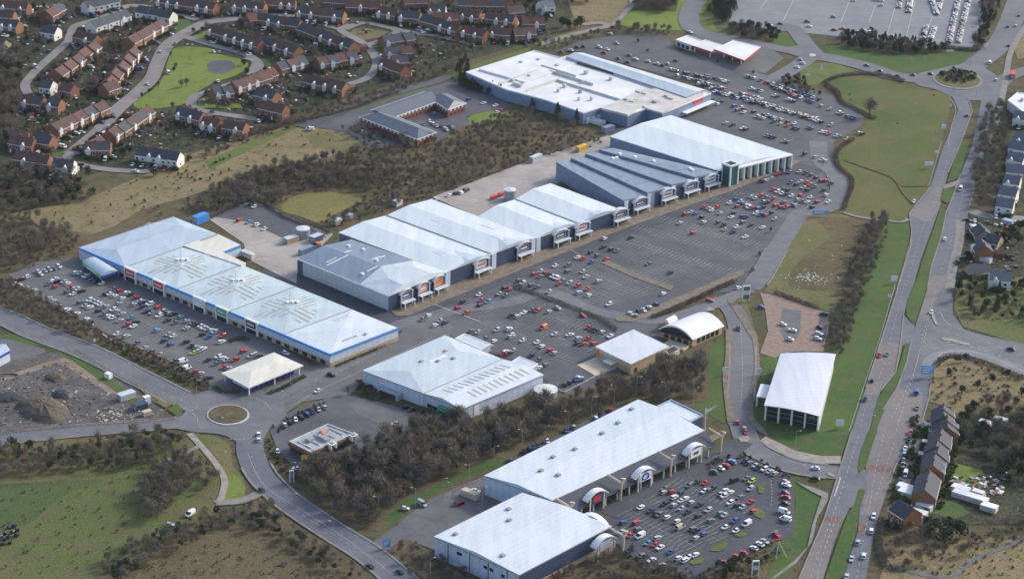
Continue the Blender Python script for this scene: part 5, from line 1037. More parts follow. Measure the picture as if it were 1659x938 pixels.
crate('lorry_trailer', 'white lorry trailer parked on the upper loading yard', 'trailer', 868, 261, 9, 2.8, 3.6, 'roof_pale', (10, -4), 'skylightpale')
crate('skip', 'left one of two red skips in the loading yard', 'skip', 800, 322, 4, 2.2, 1.8, 'red', (10, -4))
crate('skip', 'right one of two red skips in the loading yard', 'skip', 812, 317, 4, 2.2, 1.8, 'red', (10, -4))
crate('skip', 'dark red skip in the lower delivery yard', 'skip', 744, 817, 4, 2.2, 1.6, 'dkred', (10, -4))
crate('container', 'cream container in the lower delivery yard beside warehouse', 'container', 762, 805, 8, 3, 3, 'cream', (10, 4))
crate('portable_cabin', 'white site cabin at the corner of the building site', 'cabin', 205, 645, 8, 4, 3, 'offwhite', (10, -3), 'roof_pale')
crate('portable_cabin', 'dark navy site cabin below the white cabin', 'cabin', 228, 662, 6, 3, 2.8, 'clad_navy', (10, -3))
crate('portable_cabin', 'small white site toilet hut by the site fence', 'cabin', 176, 612, 3, 2.4, 2.6, 'white', (10, 4))
crate('portable_cabin', 'tall white cabin behind the navy cabin', 'cabin', 238, 654, 3, 2.4, 4, 'white', (10, -3))
crate('portable_cabin', 'cream store hut beside the navy cabin', 'cabin', 238, 672, 4, 2.4, 2.2, 'cream', (10, -3))
for k, (u, v) in enumerate(T(410, 230, [(915, 400), (530, 520), (600, 490)])):
    crate('plant_cabin', ['white plant cabin behind the white double unit', 'white plant cabin at rear corner of white double unit', 'grey plant cabin among bushes behind double unit'][k], 'cabin', u, v, 5, 3.5, 3, ['white', 'offwhite', 'clad_grey'][k])
crate('delivery_stack', 'white pallets and cages at the rear corner of the supermarket', 'stack', 963, 199, 14, 5, 2.6, 'white', (10, 3), 'skylightpale')
crate('container', 'dark container stack behind the supermarket service corner', 'container', 985, 213, 8, 4, 3.5, 'clad_sky', (10, -3))
crate('containers_red', 'red trailer behind the right-hand depot', 'trailer', *T(1239, 0, [(1570, 490)])[0], 9, 3, 3.4, 'red', (1, -8))
def heap(lab, pts, hh, mat, name='spoil_heap'):
    poly = [P(u, v, ZG) for u, v in catmull(pts, 4)]; c = sum(poly, Vector()) / len(poly); mb = MB(); n = len(poly); vs = list(poly)
    for k, (s_, z) in enumerate(((.78, .55), (.5, .9), (.25, 1.0))): vs += [c + (p - c) * s_ * random.uniform(.92, 1.06) + Vector((0, 0, hh * z * random.uniform(.9, 1.08))) for p in poly]
    vs.append(c + Vector((0, 0, hh))); fs = []
    for r in range(3): fs += [(r * n + i, r * n + (i + 1) % n, (r + 1) * n + (i + 1) % n, (r + 1) * n + i) for i in range(n)]
    fs += [(3 * n + i, 3 * n + (i + 1) % n, 4 * n) for i in range(n)]
    mb.add(vs, fs); o = mb.build(name, M[mat]); tag(o, lab, 'spoil heap')
heap('largest flat-topped spoil heap on the building site', T(0, 460, [(110, 750), (250, 720), (400, 760), (440, 830), (360, 880), (230, 870), (130, 820)]), 4.0, 'mound')
heap('low dark spoil heap in middle of the building site', T(0, 460, [(330, 690), (390, 665), (460, 690), (440, 725), (360, 725)]), 1.8, 'dark')
heap('dark heap at left edge of the building site', T(0, 460, [(-30, 700), (70, 685), (160, 700), (170, 730), (60, 750), (-30, 745)]), 1.5, 'dark')
heap('brown heap near the sandy track of the building site', T(0, 460, [(280, 590), (330, 560), (400, 575), (420, 610), (340, 625)]), 1.6, 'mound')
# ------------------------------------------------------------------ vegetation
def quads_obj(name, V, mat, parent=None):
    """V: (n,4,3) array of quads"""
    n = len(V); me = bpy.data.meshes.new(name)
    me.vertices.add(n * 4); me.vertices.foreach_set('co', V.reshape(-1).astype(np.float32))
    me.loops.add(n * 4); me.loops.foreach_set('vertex_index', np.arange(n * 4, dtype=np.int32))
    me.polygons.add(n); me.polygons.foreach_set('loop_start', np.arange(0, n * 4, 4, dtype=np.int32)); me.polygons.foreach_set('loop_total', np.full(n, 4, dtype=np.int32))
    me.materials.append(mat); me.update(); me.validate()
    o = bpy.data.objects.new(name, me); col.objects.link(o)
    if parent: o.parent = parent
    return o
def blades(C, D, ln, wd):
    """thin blades at C along D"""
    n = len(C); D = D / np.linalg.norm(D, axis=1, keepdims=True); r = RNG.normal(size=(n, 3)); S = np.cross(D, r); S /= np.linalg.norm(S, axis=1, keepdims=True)
    ln = np.asarray(ln).reshape(-1, 1) if np.ndim(ln) else ln; a = C - D * ln * .5; b = C + D * ln * .5; w_ = S * wd
    return np.stack([a - w_, a + w_, b + w_ * .5, b - w_ * .5], 1)
def crown_bare(n=460, r=3.4, z0=1.6, z1=8.5, lumps=8, wd=.065):
    cl = []
    for i in range(lumps):
        a = RNG.uniform(0, 6.28); rr = r * RNG.uniform(.15, .62); cl.append((rr * math.cos(a), rr * math.sin(a), RNG.uniform(z0 + (z1 - z0) * .3, z1 - (z1 - z0) * .2), r * RNG.uniform(.38, .62)))
    cl.append((0, 0, z1 - r * .55, r * .6)); cl = np.array(cl); k = RNG.integers(0, len(cl), n)
    d = RNG.normal(size=(n, 3)); d /= np.linalg.norm(d, axis=1, keepdims=True); C = cl[k, :3] + d * (cl[k, 3:4]) * RNG.uniform(.35, 1.0, (n, 1)) * np.array([1, 1, 1.1])
    D = d * .8 + np.array([0, 0, .5]) + RNG.normal(size=(n, 3)) * .45
    C[:, 2] = np.maximum(C[:, 2], z0 * .6)
    return blades(C, D, RNG.uniform(.8, 1.9, n), wd * RNG.uniform(.6, 1.6, (n, 1)))
def crown_leaf(n=420, r=2.4, z0=.6, z1=8, cone=False, sz=.3, lumps=6):
    if cone:
        t = RNG.uniform(0, 1, n) ** .8; a = RNG.uniform(0, 6.28, n); rr = r * (1 - t) ** .8 * RNG.uniform(.55, 1.08, n) + .15
        C = np.stack([rr * np.cos(a), rr * np.sin(a), z0 + (z1 - z0) * t], 1)
    else:
        cl = []
        for i in range(lumps): a = RNG.uniform(0, 6.28); rr = r * RNG.uniform(.1, .55); cl.append((rr * math.cos(a), rr * math.sin(a), RNG.uniform(z0 + (z1 - z0) * .3, z1 * .75), r * RNG.uniform(.4, .65)))
        cl = np.array(cl); k = RNG.integers(0, len(cl), n); d = RNG.normal(size=(n, 3)); d /= np.linalg.norm(d, axis=1, keepdims=True)
        C = cl[k, :3] + d * cl[k, 3:4] * RNG.uniform(.7, 1.05, (n, 1)); C[:, 2] = np.maximum(C[:, 2], .15)
    D = RNG.normal(size=(n, 3)); return blades(C, D, sz * RNG.uniform(1.2, 2.6, n), sz * RNG.uniform(.5, 1.0, (n, 1)))
BARE = [crown_bare() for _ in range(6)]; CONE = [crown_leaf(420, 2.3, .8, 9, True) for _ in range(3)]
EVER = [crown_leaf(520, 3.0, .8, 7) for _ in range(3)]; BUSH = [crown_leaf(150, 1.5, .1, 2.2, sz=.24, lumps=4) for _ in range(4)]; BUSHB = [crown_bare(120, 1.5, .3, 2.6, 4) for _ in range(4)]
def trunk_mesh(h=5.5, r=.22, name='trunk'):
    mb = MB(); mb.bar((0, 0, -.1), (0, 0, h * .5), r, r * .7).bar((0, 0, h * .5), (.1, 0, h), r * .7, r * .25)
    for i in range(5): a = i * 1.3; mb.bar((0, 0, h * (.35 + .08 * i)), (1.6 * math.cos(a), 1.6 * math.sin(a), h * (.75 + .07 * i)), r * .45, r * .12, n=4)
    return mb
PROT = {}
def proto(kind):
    if kind not in PROT:
        src, mat, h = dict(bare=(BARE, 'twig', 6), red=(BARE, 'twigred', 6), moss=(BARE, 'twiggreen', 6), cone=(CONE, 'ever', 6), ever=(EVER, 'ever', 4), bush=(BUSH, 'bushg', 1.2), brown=(BUSHB, 'twigred', 1.2))[kind]
        cr = [quads_obj('crown', V, M[mat]) for V in src]; tr = trunk_mesh(h, .22 if h > 2 else .08).build('trunk', M['bark'])
        PROT[kind] = ([c.data for c in cr], tr.data)
        for c in cr + [tr]: bpy.data.objects.remove(c)
    return PROT[kind]
def tree(u, v, s, kind, label, name=None, group=None, z=ZG - .1):
    cr, tr = proto(kind); p = P(u, v, z)
    nm = name or dict(bare='bare_tree', red='bare_tree', moss='bare_tree', cone='conifer_tree', ever='evergreen_tree', bush='shrub', brown='shrub')[kind]
    o = tag(empty(nm, p, random.uniform(0, 6.28)), label, 'shrub' if kind in ('bush', 'brown') else 'tree', group); sz = s * random.uniform(.85, 1.15); o.scale = (sz, sz, s * random.uniform(.85, 1.15))
    for n_, d in (('trunk', tr), ('crown', random.choice(cr))):
        c = bpy.data.objects.new(n_, d); col.objects.link(c); c.parent = o
    return o
ORD = ['first', 'second', 'third', 'fourth', 'fifth', 'sixth', 'seventh', 'eighth', 'ninth', 'tenth', 'eleventh', 'twelfth'] + ['%dth' % i for i in range(13, 150)]
def trees(pts, s, kind, what, where, group, srt=0):
    """several trees; what = look, where = place; numbered along the picture so each label is its own"""
    pts = sorted(pts, key=lambda p: p[srt]); n = len(pts)
    for i, p in enumerate(pts):
        e = 'from the left' if srt == 0 else 'from the top'
        lab = f'{ORD[i]} {what} {e} {where}' if n > 1 else f'{what} {where}'
        tree(p[0], p[1], s * (p[2] if len(p) > 2 else 1), kind if isinstance(kind, str) else random.choice(kind), lab, group=group if n > 1 else None)
def inside(poly, x, y):
    c = False; n = len(poly); j = n - 1
    for i in range(n):
        xi, yi = poly[i]; xj, yj = poly[j]
        if (yi > y) != (yj > y) and x < (xj - xi) * (y - yi) / (yj - yi) + xi: c = not c
        j = i
    return c
def wood(name, px, spacing, mixk, smin=.6, smax=1.15, label='', hole=None, avoid=None):
    """a mass of growth: one object per material is avoided, so each mass is one mesh with one or more materials"""
    poly = [P(u, v)[:2] for u, v in px]; xs = [p[0] for p in poly]; ys = [p[1] for p in poly]
    parts = {}
    x = min(xs)
    while x < max(xs):
        y = min(ys)
        while y < max(ys):
            X = x + random.uniform(-.5, .5) * spacing; Y = y + random.uniform(-.5, .5) * spacing
            if inside(poly, X, Y) and not (avoid and avoid(X, Y)):
                k = random.choice(mixk); src = dict(bare=BARE, red=BARE, moss=BARE, cone=CONE, ever=EVER, bush=BUSH, brown=BUSHB, mossb=BUSHB)[k]
                V = src[random.randrange(len(src))]; s = smin * .8 + (smax * 1.15 - smin * .8) * random.random() ** 1.6 if k in ('bare', 'red', 'moss') else random.uniform(smin, smax); a = random.uniform(0, 6.28); ca, sa = math.cos(a) * s, math.sin(a) * s
                Rm = np.array([[ca, sa, 0], [-sa, ca, 0], [0, 0, s * random.uniform(.8, 1.1)]]); q = V @ Rm + np.array([X, Y, .1]); parts.setdefault(k, []).append(q)
            y += spacing
        x += spacing
    mats = dict(bare='twig', red='twigred', moss='twiggreen', cone='ever', ever='ever', bush='bushg', brown='twigred', mossb='twiggreen')
    allq = []; mi = []; names = sorted(parts)
    for i, k in enumerate(names): q = np.concatenate(parts[k]); allq.append(q); mi.append(np.full(len(q), i, dtype=np.int32))
    if not allq: return
    o = quads_obj(name, np.concatenate(allq), M[mats[names[0]]])
    for k in names[1:]: o.data.materials.append(M[mats[k]])
    o.data.polygons.foreach_set('material_index', np.concatenate(mi)); o.data.update()
    tag(o, label or None, None, kind='stuff'); return o
def hedge(label, px, wd, ht, mat='twig', dens=26, smooth=4):
    pts = catmull(px, smooth, False) if len(px) > 2 and smooth else px
    ws = [P(u, v) for u, v in pts]; out = []
    for a, b in zip(ws, ws[1:]):
        L_ = (b - a).length; n = max(4, int(L_ * dens * wd * ht / 3)); d = (b - a) / L_; nn = Vector((-d.y, d.x, 0))
        t = RNG.uniform(0, L_, n); s = RNG.uniform(-wd / 2, wd / 2, n); z = RNG.uniform(.1, ht, n) * (1 - .25 * np.abs(s) / wd) * RNG.uniform(.8, 1.15, n)
        C = np.stack([a.x + d.x * t + nn.x * s, a.y + d.y * t + nn.y * s, z + .3], 1); D = RNG.normal(size=(n, 3)) + np.array([0, 0, .8])
        out.append(blades(C, D, RNG.uniform(.5, 1.1, n), .10 * RNG.uniform(.6, 1.5, (n, 1))))
    o = quads_obj('hedge', np.concatenate(out), M[mat]); return tag(o, label, 'hedge')
# masses
G5 = ['bare', 'bare', 'red', 'moss', 'bare']; SCR = ['bare', 'red', 'moss', 'mossb', 'brown', 'brown', 'bush', 'mossb', 'bare']
wood('scrub', [(560, 205), (640, 228), (715, 232), (760, 205), (830, 185), (930, 205), (985, 232), (940, 244), (860, 262), (760, 300), (700, 322), (650, 335), (548, 372), (520, 362), (570, 335), (604, 318), (560, 312), (535, 310), (480, 316), (450, 338), (400, 335), (330, 348), (290, 345), (300, 325), (380, 292), (440, 270), (520, 262), (585, 235)], 4.2, SCR, .45, .85)
wood('scrub', [(340, 318), (390, 292), (440, 272), (480, 265), (560, 262), (640, 275), (640, 300), (560, 305), (480, 312), (440, 335), (380, 338), (330, 342)], 5.0, ['bare', 'bare', 'moss'], .6, .95)
wood('woodland', [(-40, 80), (30, 85), (36, 120), (25, 160), (30, 240), (-40, 240)], 5.0, ['bare', 'bare', 'red', 'ever'], .7, 1.1)
wood('woodland', [(-30, 300), (10, 285), (60, 272), (100, 285), (140, 300), (158, 325), (100, 330), (70, 335), (50, 345), (-30, 352)], 4.6, ['bare', 'red', 'ever', 'ever', 'bare'], .6, 1.05)
wood('scrub', [(-40, 352), (20, 345), (60, 355), (100, 368), (130, 388), (125, 410), (90, 420), (40, 440), (-40, 455)], 4.4, ['bare', 'moss', 'red', 'brown'], .5, .9)
wood('thicket', [(-30, 452), (20, 462), (55, 478), (100, 502), (150, 532), (160, 548), (165, 558), (120, 545), (40, 510), (-30, 490)], 3.4, ['bare', 'red', 'bare'], .42, .62)
wood('thicket', [(160, 540), (215, 565), (270, 588), (345, 622), (338, 632), (290, 618), (230, 590), (165, 556)], 2.8, ['brown', 'mossb', 'bush', 'brown', 'brown'], .7, 1.15)
wood('thicket', [(-30, 728), (60, 722), (105, 730), (150, 714), (200, 712), (240, 700), (285, 708), (300, 722), (262, 745), (240, 758), (150, 766), (80, 772), (20, 776), (-30, 780)], 3.9, ['bare', 'bare', 'moss', 'ever', 'red'], .5, .85)
wood('thicket', [(255, 755), (290, 742), (330, 748), (352, 775), (345, 800), (300, 800), (275, 830), (240, 838), (225, 820)], 4.2, ['bare', 'red', 'bare'], .6, .95)
wood('thicket', [(160, 935), (160, 915), (220, 880), (290, 855), (350, 832), (400, 820), (440, 826), (470, 855), (520, 885), (570, 920), (590, 945), (540, 935), (480, 900), (430, 868), (370, 858), (330, 872), (270, 905), (200, 945)], 3.8, ['bare', 'moss', 'ever', 'bare'], .45, .75)
wood('woodland', [(575, 742), (600, 722), (660, 700), (725, 682), (745, 684), (768, 690), (880, 666), (925, 655), (990, 634), (1030, 622), (1065, 608), (1095, 596), (1140, 588), (1142, 620), (1135, 645), (1100, 652), (1062, 655), (1033, 645), (980, 668), (905, 700), (850, 722), (790, 748), (700, 785), (640, 825), (618, 855), (570, 850), (520, 815), (488, 785), (492, 768), (520, 755)], 4.3, ['bare', 'red', 'bare', 'bare', 'moss'], .68, 1.3)
wood('woodland', [(560, 760), (620, 735), (700, 720), (780, 712), (840, 700), (840, 715), (740, 750), (650, 790), (600, 810), (560, 800)], 7.0, ['ever', 'bare', 'cone'], .7, 1.0)
wood('scrub', [(640, 888), (668, 878), (700, 892), (760, 915), (850, 938), (920, 930), (1000, 892), (1060, 910), (1160, 938), (1160, 1000), (700, 1000)], 3.8, ['brown', 'bare', 'mossb', 'red'], .4, .7)
wood('thicket', [(1408, 362), (1432, 354), (1440, 368), (1428, 410), (1410, 460), (1385, 520), (1365, 585), (1350, 575), (1340, 540), (1362, 490), (1378, 430)], 3.6, ['bare', 'bare', 'red'], .5, .8)
wood('woodland', [(1586, 215), (1600, 180), (1625, 168), (1628, 220), (1625, 290), (1605, 335), (1582, 340), (1578, 290)], 4.6, ['bare', 'moss', 'bare'], .6, .9)
wood('scrub', [(1548, 462), (1600, 452), (1700, 445), (1700, 540), (1640, 520), (1575, 520), (1545, 490)], 5.5, ['ever', 'cone', 'brown', 'moss', 'ever'], .4, .8)
wood('scrub', [(1512, 600), (1535, 580), (1600, 590), (1700, 620), (1700, 690), (1600, 680), (1545, 660), (1505, 645)], 6.0, ['brown', 'mossb', 'bush', 'ever', 'brown', 'mossb'], .5, .9)
wood('woodland', [(1550, 670), (1600, 660), (1700, 650), (1700, 790), (1640, 800), (1615, 770), (1580, 735), (1548, 720)], 5.2, ['bare', 'ever', 'moss', 'bare', 'red'], .6, 1.0)
wood('scrub', [(1435, 850), (1480, 842), (1500, 870), (1540, 880), (1600, 862), (1700, 830), (1700, 870), (1600, 890), (1500, 920), (1450, 930), (1430, 900)], 5.0, ['red', 'brown', 'mossb', 'brown'], .5, .9)
wood('woodland', [(1148, 20), (1165, -40), (1215, -40), (1196, 10), (1180, 40), (1152, 38)], 5.0, ['cone', 'ever'], .8, 1.1)
wood('woodland', [(1182, 42), (1240, 45), (1262, 52), (1258, 68), (1210, 66), (1182, 58)], 4.6, ['ever', 'ever', 'bare'], .7, .95)
wood('woodland', [(1358, 62), (1380, 56), (1440, 66), (1510, 74), (1540, 82), (1510, 90), (1420, 88), (1362, 78)], 4.4, ['ever', 'cone', 'ever', 'red'], .65, .95)
wood('woodland', [(1590, 5), (1622, -20), (1618, 20), (1606, 52), (1590, 78), (1578, 78), (1586, 40)], 4.6, ['ever', 'cone', 'bare'], .7, 1.0)
wood('thicket', [(430, 212), (470, 198), (560, 168), (640, 143), (725, 112), (735, 118), (640, 152), (560, 178), (470, 210), (380, 240), (330, 262), (320, 255)], 3.6, ['brown', 'bare', 'red', 'mossb'], .5, .85)
wood('thicket', [(860, 75), (905, 70), (980, 55), (1000, 44), (1060, 50), (1085, 46), (1090, 62), (1060, 58), (1000, 54), (960, 62), (900, 82), (868, 80)], 4.0, ['red', 'brown', 'bare'], .5, .8)
wood('thicket', [(720, -40), (1010, -60), (1000, -10), (950, 8), (900, 6), (800, 5)], 6, ['bare', 'ever', 'red'], .6, 1.0)
wood('thicket', [(1024, 10), (1040, 2), (1070, 0), (1092, 8), (1090, 22), (1040, 20)], 4, ['bare', 'red'], .7, 1.0)
wood('shrubs', [(1520, 120), (1545, 117), (1580, 120), (1584, 130), (1560, 138), (1530, 134)], 2.6, ['bare', 'ever'], .35, .5)
wood('shrubs', [(1270, 126), (1300, 130), (1330, 150), (1332, 158), (1300, 154), (1262, 140)], 4, ['ever', 'bush', 'bare'], .5, .7)
wood('shrubs', T(410, 460, [(640, 640), (700, 610), (820, 650), (900, 720), (760, 745), (690, 720)]), 2.2, ['bush', 'brown', 'brown', 'bush'], .6, 1.0)
wood('shrubs', [(448, 700), (458, 684), (490, 668), (520, 655), (530, 650), (532, 656), (500, 670), (470, 686), (455, 702)], 2.0, ['bush', 'brown', 'brown'], .5, .8)
wood('shrubs', [(432, 705), (445, 730), (462, 752), (480, 770), (492, 782), (482, 784), (455, 765), (435, 735)], 2.2, ['brown', 'brown', 'bush'], .5, .8)
wood('shrubs', [(470, 765), (520, 740), (590, 728), (620, 745), (600, 770), (560, 800), (510, 800)], 2.8, ['brown', 'bush', 'red', 'mossb', 'bare'], .4, .7)
wood('shrubs', T(960, 740, [(780, 900), (850, 850), (950, 800), (1060, 780), (1180, 760), (1250, 680), (1330, 640), (1420, 640), (1440, 690), (1280, 800), (1200, 900), (1000, 930)], 4.608), 3.0, ['brown', 'bush', 'bush', 'mossb', 'ever'], .5, .8)
wood('shrubs', T(960, 740, [(130, 650), (180, 660), (300, 740), (500, 850), (740, 915), (700, 925), (480, 870), (260, 770), (130, 680)], 4.608), 2.2, ['bush', 'brown'], .5, .8)
wood('shrubs', T(960, 740, [(850, 60), (900, 30), (1000, 0), (1170, 0), (1300, 40), (1400, 90), (1480, 160), (1500, 260), (1480, 270), (1450, 180), (1380, 110), (1180, 25), (1060, 20), (880, 90), (850, 100)], 4.608), 2.4, ['bush', 'brown', 'bush'], .5, .75)
wood('shrubs', T(410, 0, [(1270, 440), (1320, 400), (1380, 430), (1360, 480), (1440, 520), (1560, 560), (1640, 600), (1500, 620), (1320, 560), (1260, 500)]), 3.8, ['ever', 'cone', 'bush'], .5, .9)
def near_poly_scatter(name, px, n, kinds, smin, smax): 
    poly = [P(u, v)[:2] for u, v in px]; xs = [p[0] for p in poly]; ys = [p[1] for p in poly]; A = (max(xs) - min(xs)) * (max(ys) - min(ys)); return wood(name, px, math.sqrt(A / n) * .8, kinds, smin, smax)
near_poly_scatter('tussocks', [(-20, 800), (230, 770), (230, 840), (150, 930), (-20, 930)], 70, ['mossb', 'brown'], .3, .6)
near_poly_scatter('tussocks', [(200, 940), (330, 885), (430, 880), (560, 938)], 60, ['mossb', 'brown'], .3, .6)
near_poly_scatter('tussocks', [(60, 350), (230, 290), (340, 250), (470, 215), (520, 205), (560, 235), (440, 270), (300, 315), (150, 372)], 110, ['mossb', 'brown', 'mossb', 'bush'], .3, .7)
near_poly_scatter('tussocks', [(1440, 930), (1500, 880), (1659, 850), (1659, 938)], 60, ['mossb', 'brown'], .3, .6)
# trees one can tell apart
trees([(752, 138), (760, 142), (748, 130), (768, 146), (757, 126)], 1.0, 'ever', 'dark evergreen', 'by the rear corner of the supermarket', 'evergreens behind the supermarket')
trees([(862, 178), (903, 190), (934, 200), (811, 158)], 1.0, 'cone', 'dark conifer', 'along the long blue supermarket wall', 'conifers along the supermarket wall')
trees([(912, 45), (922, 50), (933, 48), (940, 45)], 1.15, 'ever', 'large dark evergreen', 'at the right edge of the estate', 'evergreens by the estate edge')
trees([(1505, 872, 1.0), (1530, 880, 1.25), (1555, 872, 1.1), (1515, 860, 1.0), (1540, 862, 1.0)], 1.15, 'ever', 'big dark evergreen', 'in the clump below the roadside cottages', 'evergreen clump by the cottages', 0)
trees([(1408, 190)], 1.5, 'bare', 'lone wide bare tree', 'on the meadow beside the supermarket car park', None)
trees([(255, 840, 1.0), (245, 836, .9), (262, 825, .9)], 1.2, 'bare', 'tall bare tree', 'in the rough field left of the curved footpath', 'bare trees in the field')
trees([(1376, 440, .5)], 1.2, 'cone', 'small dark conifer', 'at the edge of the bare plateau', None)
trees([(1584 - 30 + i * 22, 470 + (i * 37) % 45, .8 + .1 * (i % 3)) for i in range(7)], .85, 'ever', 'dark evergreen', 'in the copse right of the side road', 'evergreens in the roadside copse')
trees([(1535 + i * 24, 610 + (i * 29) % 38) for i in range(6)], .7, 'ever', 'dark bushy evergreen', 'on the heath slope below the side road', 'evergreens on the heath slope')
trees([(1640, 385), (1652, 375), (1648, 395)], 1.1, 'ever', 'dark garden evergreen', 'at the right edge beside the side street', 'evergreens at right edge')
trees([(1625, 735), (1640, 745), (1655, 750), (1632, 760), (1650, 775)], 1.2, 'ever', 'tall dark evergreen', 'behind the allotments at the right edge', 'evergreens behind the allotments')
trees([(605, 775, 1.2), (625, 760, 1.3), (655, 765, 1.2), (690, 745, 1.1), (575, 770, 1.0), (730, 742, 1.1)], 1.05, 'bare', 'tall bare tree', 'in the wood behind the restaurant', 'tall bare trees in the wood')
trees([(612, 742), (630, 732), (645, 748), (690, 738), (712, 728)], .95, 'ever', 'ivy-dark evergreen', 'among bare trees behind the restaurant', 'dark trees in the wood')
trees([(563, 640, .8)], .7, 'moss', 'young yellow-green bush', 'on the corner bed beside the hipped store', None)
trees([(T(410, 0, [(570, 830)])[0])], .5, 'bare', 'small bare tree', 'in front of the brick office wing', None)
trees(T(0, 230, [(1365, 140), (1415, 115), (1455, 100), (1290, 165), (1240, 195), (1190, 220), (1235, 250), (1270, 240), (1330, 240), (1345, 220), (1400, 205), (1450, 185), (1180, 195), (1145, 240), (1130, 215), (1215, 235)]), .75, ['bush', 'brown'], 'dark gorse bush', 'on the dry heath slope', 'gorse bushes on the heath')
trees(T(0, 230, [(985, 300), (915, 385), (855, 415), (1130, 300), (1000, 420), (700, 410), (580, 520), (400, 500), (1020, 465), (830, 360)]), .8, 'brown', 'scattered brown bush', 'on the lower dry heath', 'bushes on the lower heath')
trees(T(410, 0, [(100, 930), (145, 925), (320, 930)]) + T(0, 230, [(1150, 215)]), .7, 'brown', 'low dark bush', 'beside the heath path near offices', 'low bushes near the offices')
trees(T(1239, 0, [(1070, 610), (545, 640), (840, 790), (540, 305 + 300)]), .5, 'brown', 'small dark bush', 'dotted on the roadside meadow', 'bushes on the meadow')
trees(T(1239, 230, [(245, 90), (40, 570)]) + T(820, 230, [(1605, 720), (1560, 820)]), .9, 'brown', 'round brown shrub', 'on islands of the upper car park', 'island shrubs')
trees(T(820, 0, [(835, 265), (895, 330), (1565, 465), (1540, 500), (1340, 400)]), 1.0, 'bush', 'low clipped shrub', 'on planted islands near the filling station', 'island shrubs by the filling station')
trees(T(0, 0, [(1285, 200), (1225, 210), (1330, 90), (1105, 310), (1085, 370), (1005, 560), (945, 590), (900, 620), (1115, 440), (1100, 460)]), .55, ['ever', 'bare'], 'small street tree', 'around the oval estate green', 'small trees around the green')
trees(T(0, 0, [(170, 270), (80, 350), (230, 340), (590, 610), (630, 600), (660, 590), (180, 810), (340, 590), (60, 400)]), .85, 'ever', 'dark garden evergreen', 'in the left estate gardens', 'garden evergreens, left estate')
trees(T(0, 0, [(1545, 420), (1560, 480), (1150, 560), (1180, 550), (870, 160), (830, 180), (700, 300), (660, 320), (620, 330), (640, 380)]), .75, ['ever', 'bare'], 'garden tree', 'between rows around the estate green', 'garden trees near the green')
trees(T(410, 0, [(350, 320), (380, 340), (330, 380), (500, 340), (220, 630), (860, 520), (880, 540), (1045, 60), (1220, 20), (560, 150)]), .8, ['ever', 'bare'], 'dark garden tree', 'among houses of the right estate', 'garden trees, right estate')
trees(T(410, 0, [(1165, 300), (1270, 340), (1390, 330), (1210, 350)]), 1.1, 'red', 'round russet bare tree', 'at the corner of the right estate', 'russet trees')
trees(T(0, 230, [(975, 215), (780, 100), (820, 80), (560, 215)]), .9, 'ever', 'dark evergreen', 'by the lowest street of the estate', 'evergreens by lowest estate street')
hedge('dark clipped hedge dividing the central car park from the middle road', T(820, 460, [(40, 20), (230, 85), (380, 140), (560, 210), (620, 240), (700, 300)]), 2.4, 1.6)
hedge('brown hedge between the pub road and the central car park', T(820, 460, [(925, 222), (1100, 150), (1250, 80), (1380, 20), (1450, -10)]), 3, 2.0, 'twigred')
hedge('brown curved hedge round the top of the roadside meadow', T(1239, 0, [(375, 530), (470, 490), (600, 475), (740, 480), (880, 522)]), 3, 1.8, 'twigred')
hedge('brown hedge between supermarket car park and meadow', T(1239, 0, [(380, 540), (460, 590), (480, 650), (560, 690), (660, 740), (700, 760)]), 3, 1.8, 'twigred')
hedge('russet hedge bordering the upper access road and meadow', T(1239, 230, [(560, -10), (480, 40), (450, 100), (470, 170), (540, 230), (550, 290), (520, 370), (500, 430)]), 3, 1.8, 'twigred')
hedge('dark hedge behind the wide pale top car park', T(1239, 0, [(1070, 300), (1180, 310), (1300, 325), (1360, 320)]), 3, 2.2)
hedge('dark hedge round the rear of the staff car park', T(0, 230, [(1330, 490), (1450, 430), (1560, 380), (1660, 380), (1790, 470), (2040, 560), (2080, 590)]), 2.5, 2.2)
hedge('thin dark hedge along the far side of the office lane', T(410, 0, [(0, 850), (200, 790), (460, 740), (640, 690), (800, 630), (930, 590)]), 2.5, 2.0)
hedge('dark hedge along the slip road above the heath slope', T(1239, 460, [(1100, 490), (1200, 460), (1340, 490), (1500, 550), (1642, 610)]), 2.5, 1.8)
hedge('hedge lining the right side of the brick-paved forecourt', T(1239, 460, [(60, 60), (200, 110), (340, 160)]), 2.5, 1.8, 'twigred')
hedge('low hedge beside the cream kiosk and roundabout', T(0, 460, [(1350, 660), (1420, 690), (1520, 690)]), 3, 1.6, 'bushg')
hedge('green clipped hedge behind the cream kiosk', T(410, 460, [(100, 700), (200, 660), (330, 590)]), 2.5, 1.4, 'bushg')
hedge('low green hedge below the near end of blue-trimmed terrace', T(410, 460, [(520, 530), (640, 480), (760, 430), (880, 360)]), 2.0, 1.0, 'bushg')
hedge('dark green hedge point in the left car park', T(200, 460, [(1000, 560), (1080, 530), (1190, 540)], 5.862), 3, 1.4, 'bushg')
hedge('dark hedge along the pebbled edge of the cottages', T(1239, 698, [(740, 560), (720, 700), (760, 850), (850, 880)]), 3, 1.8)
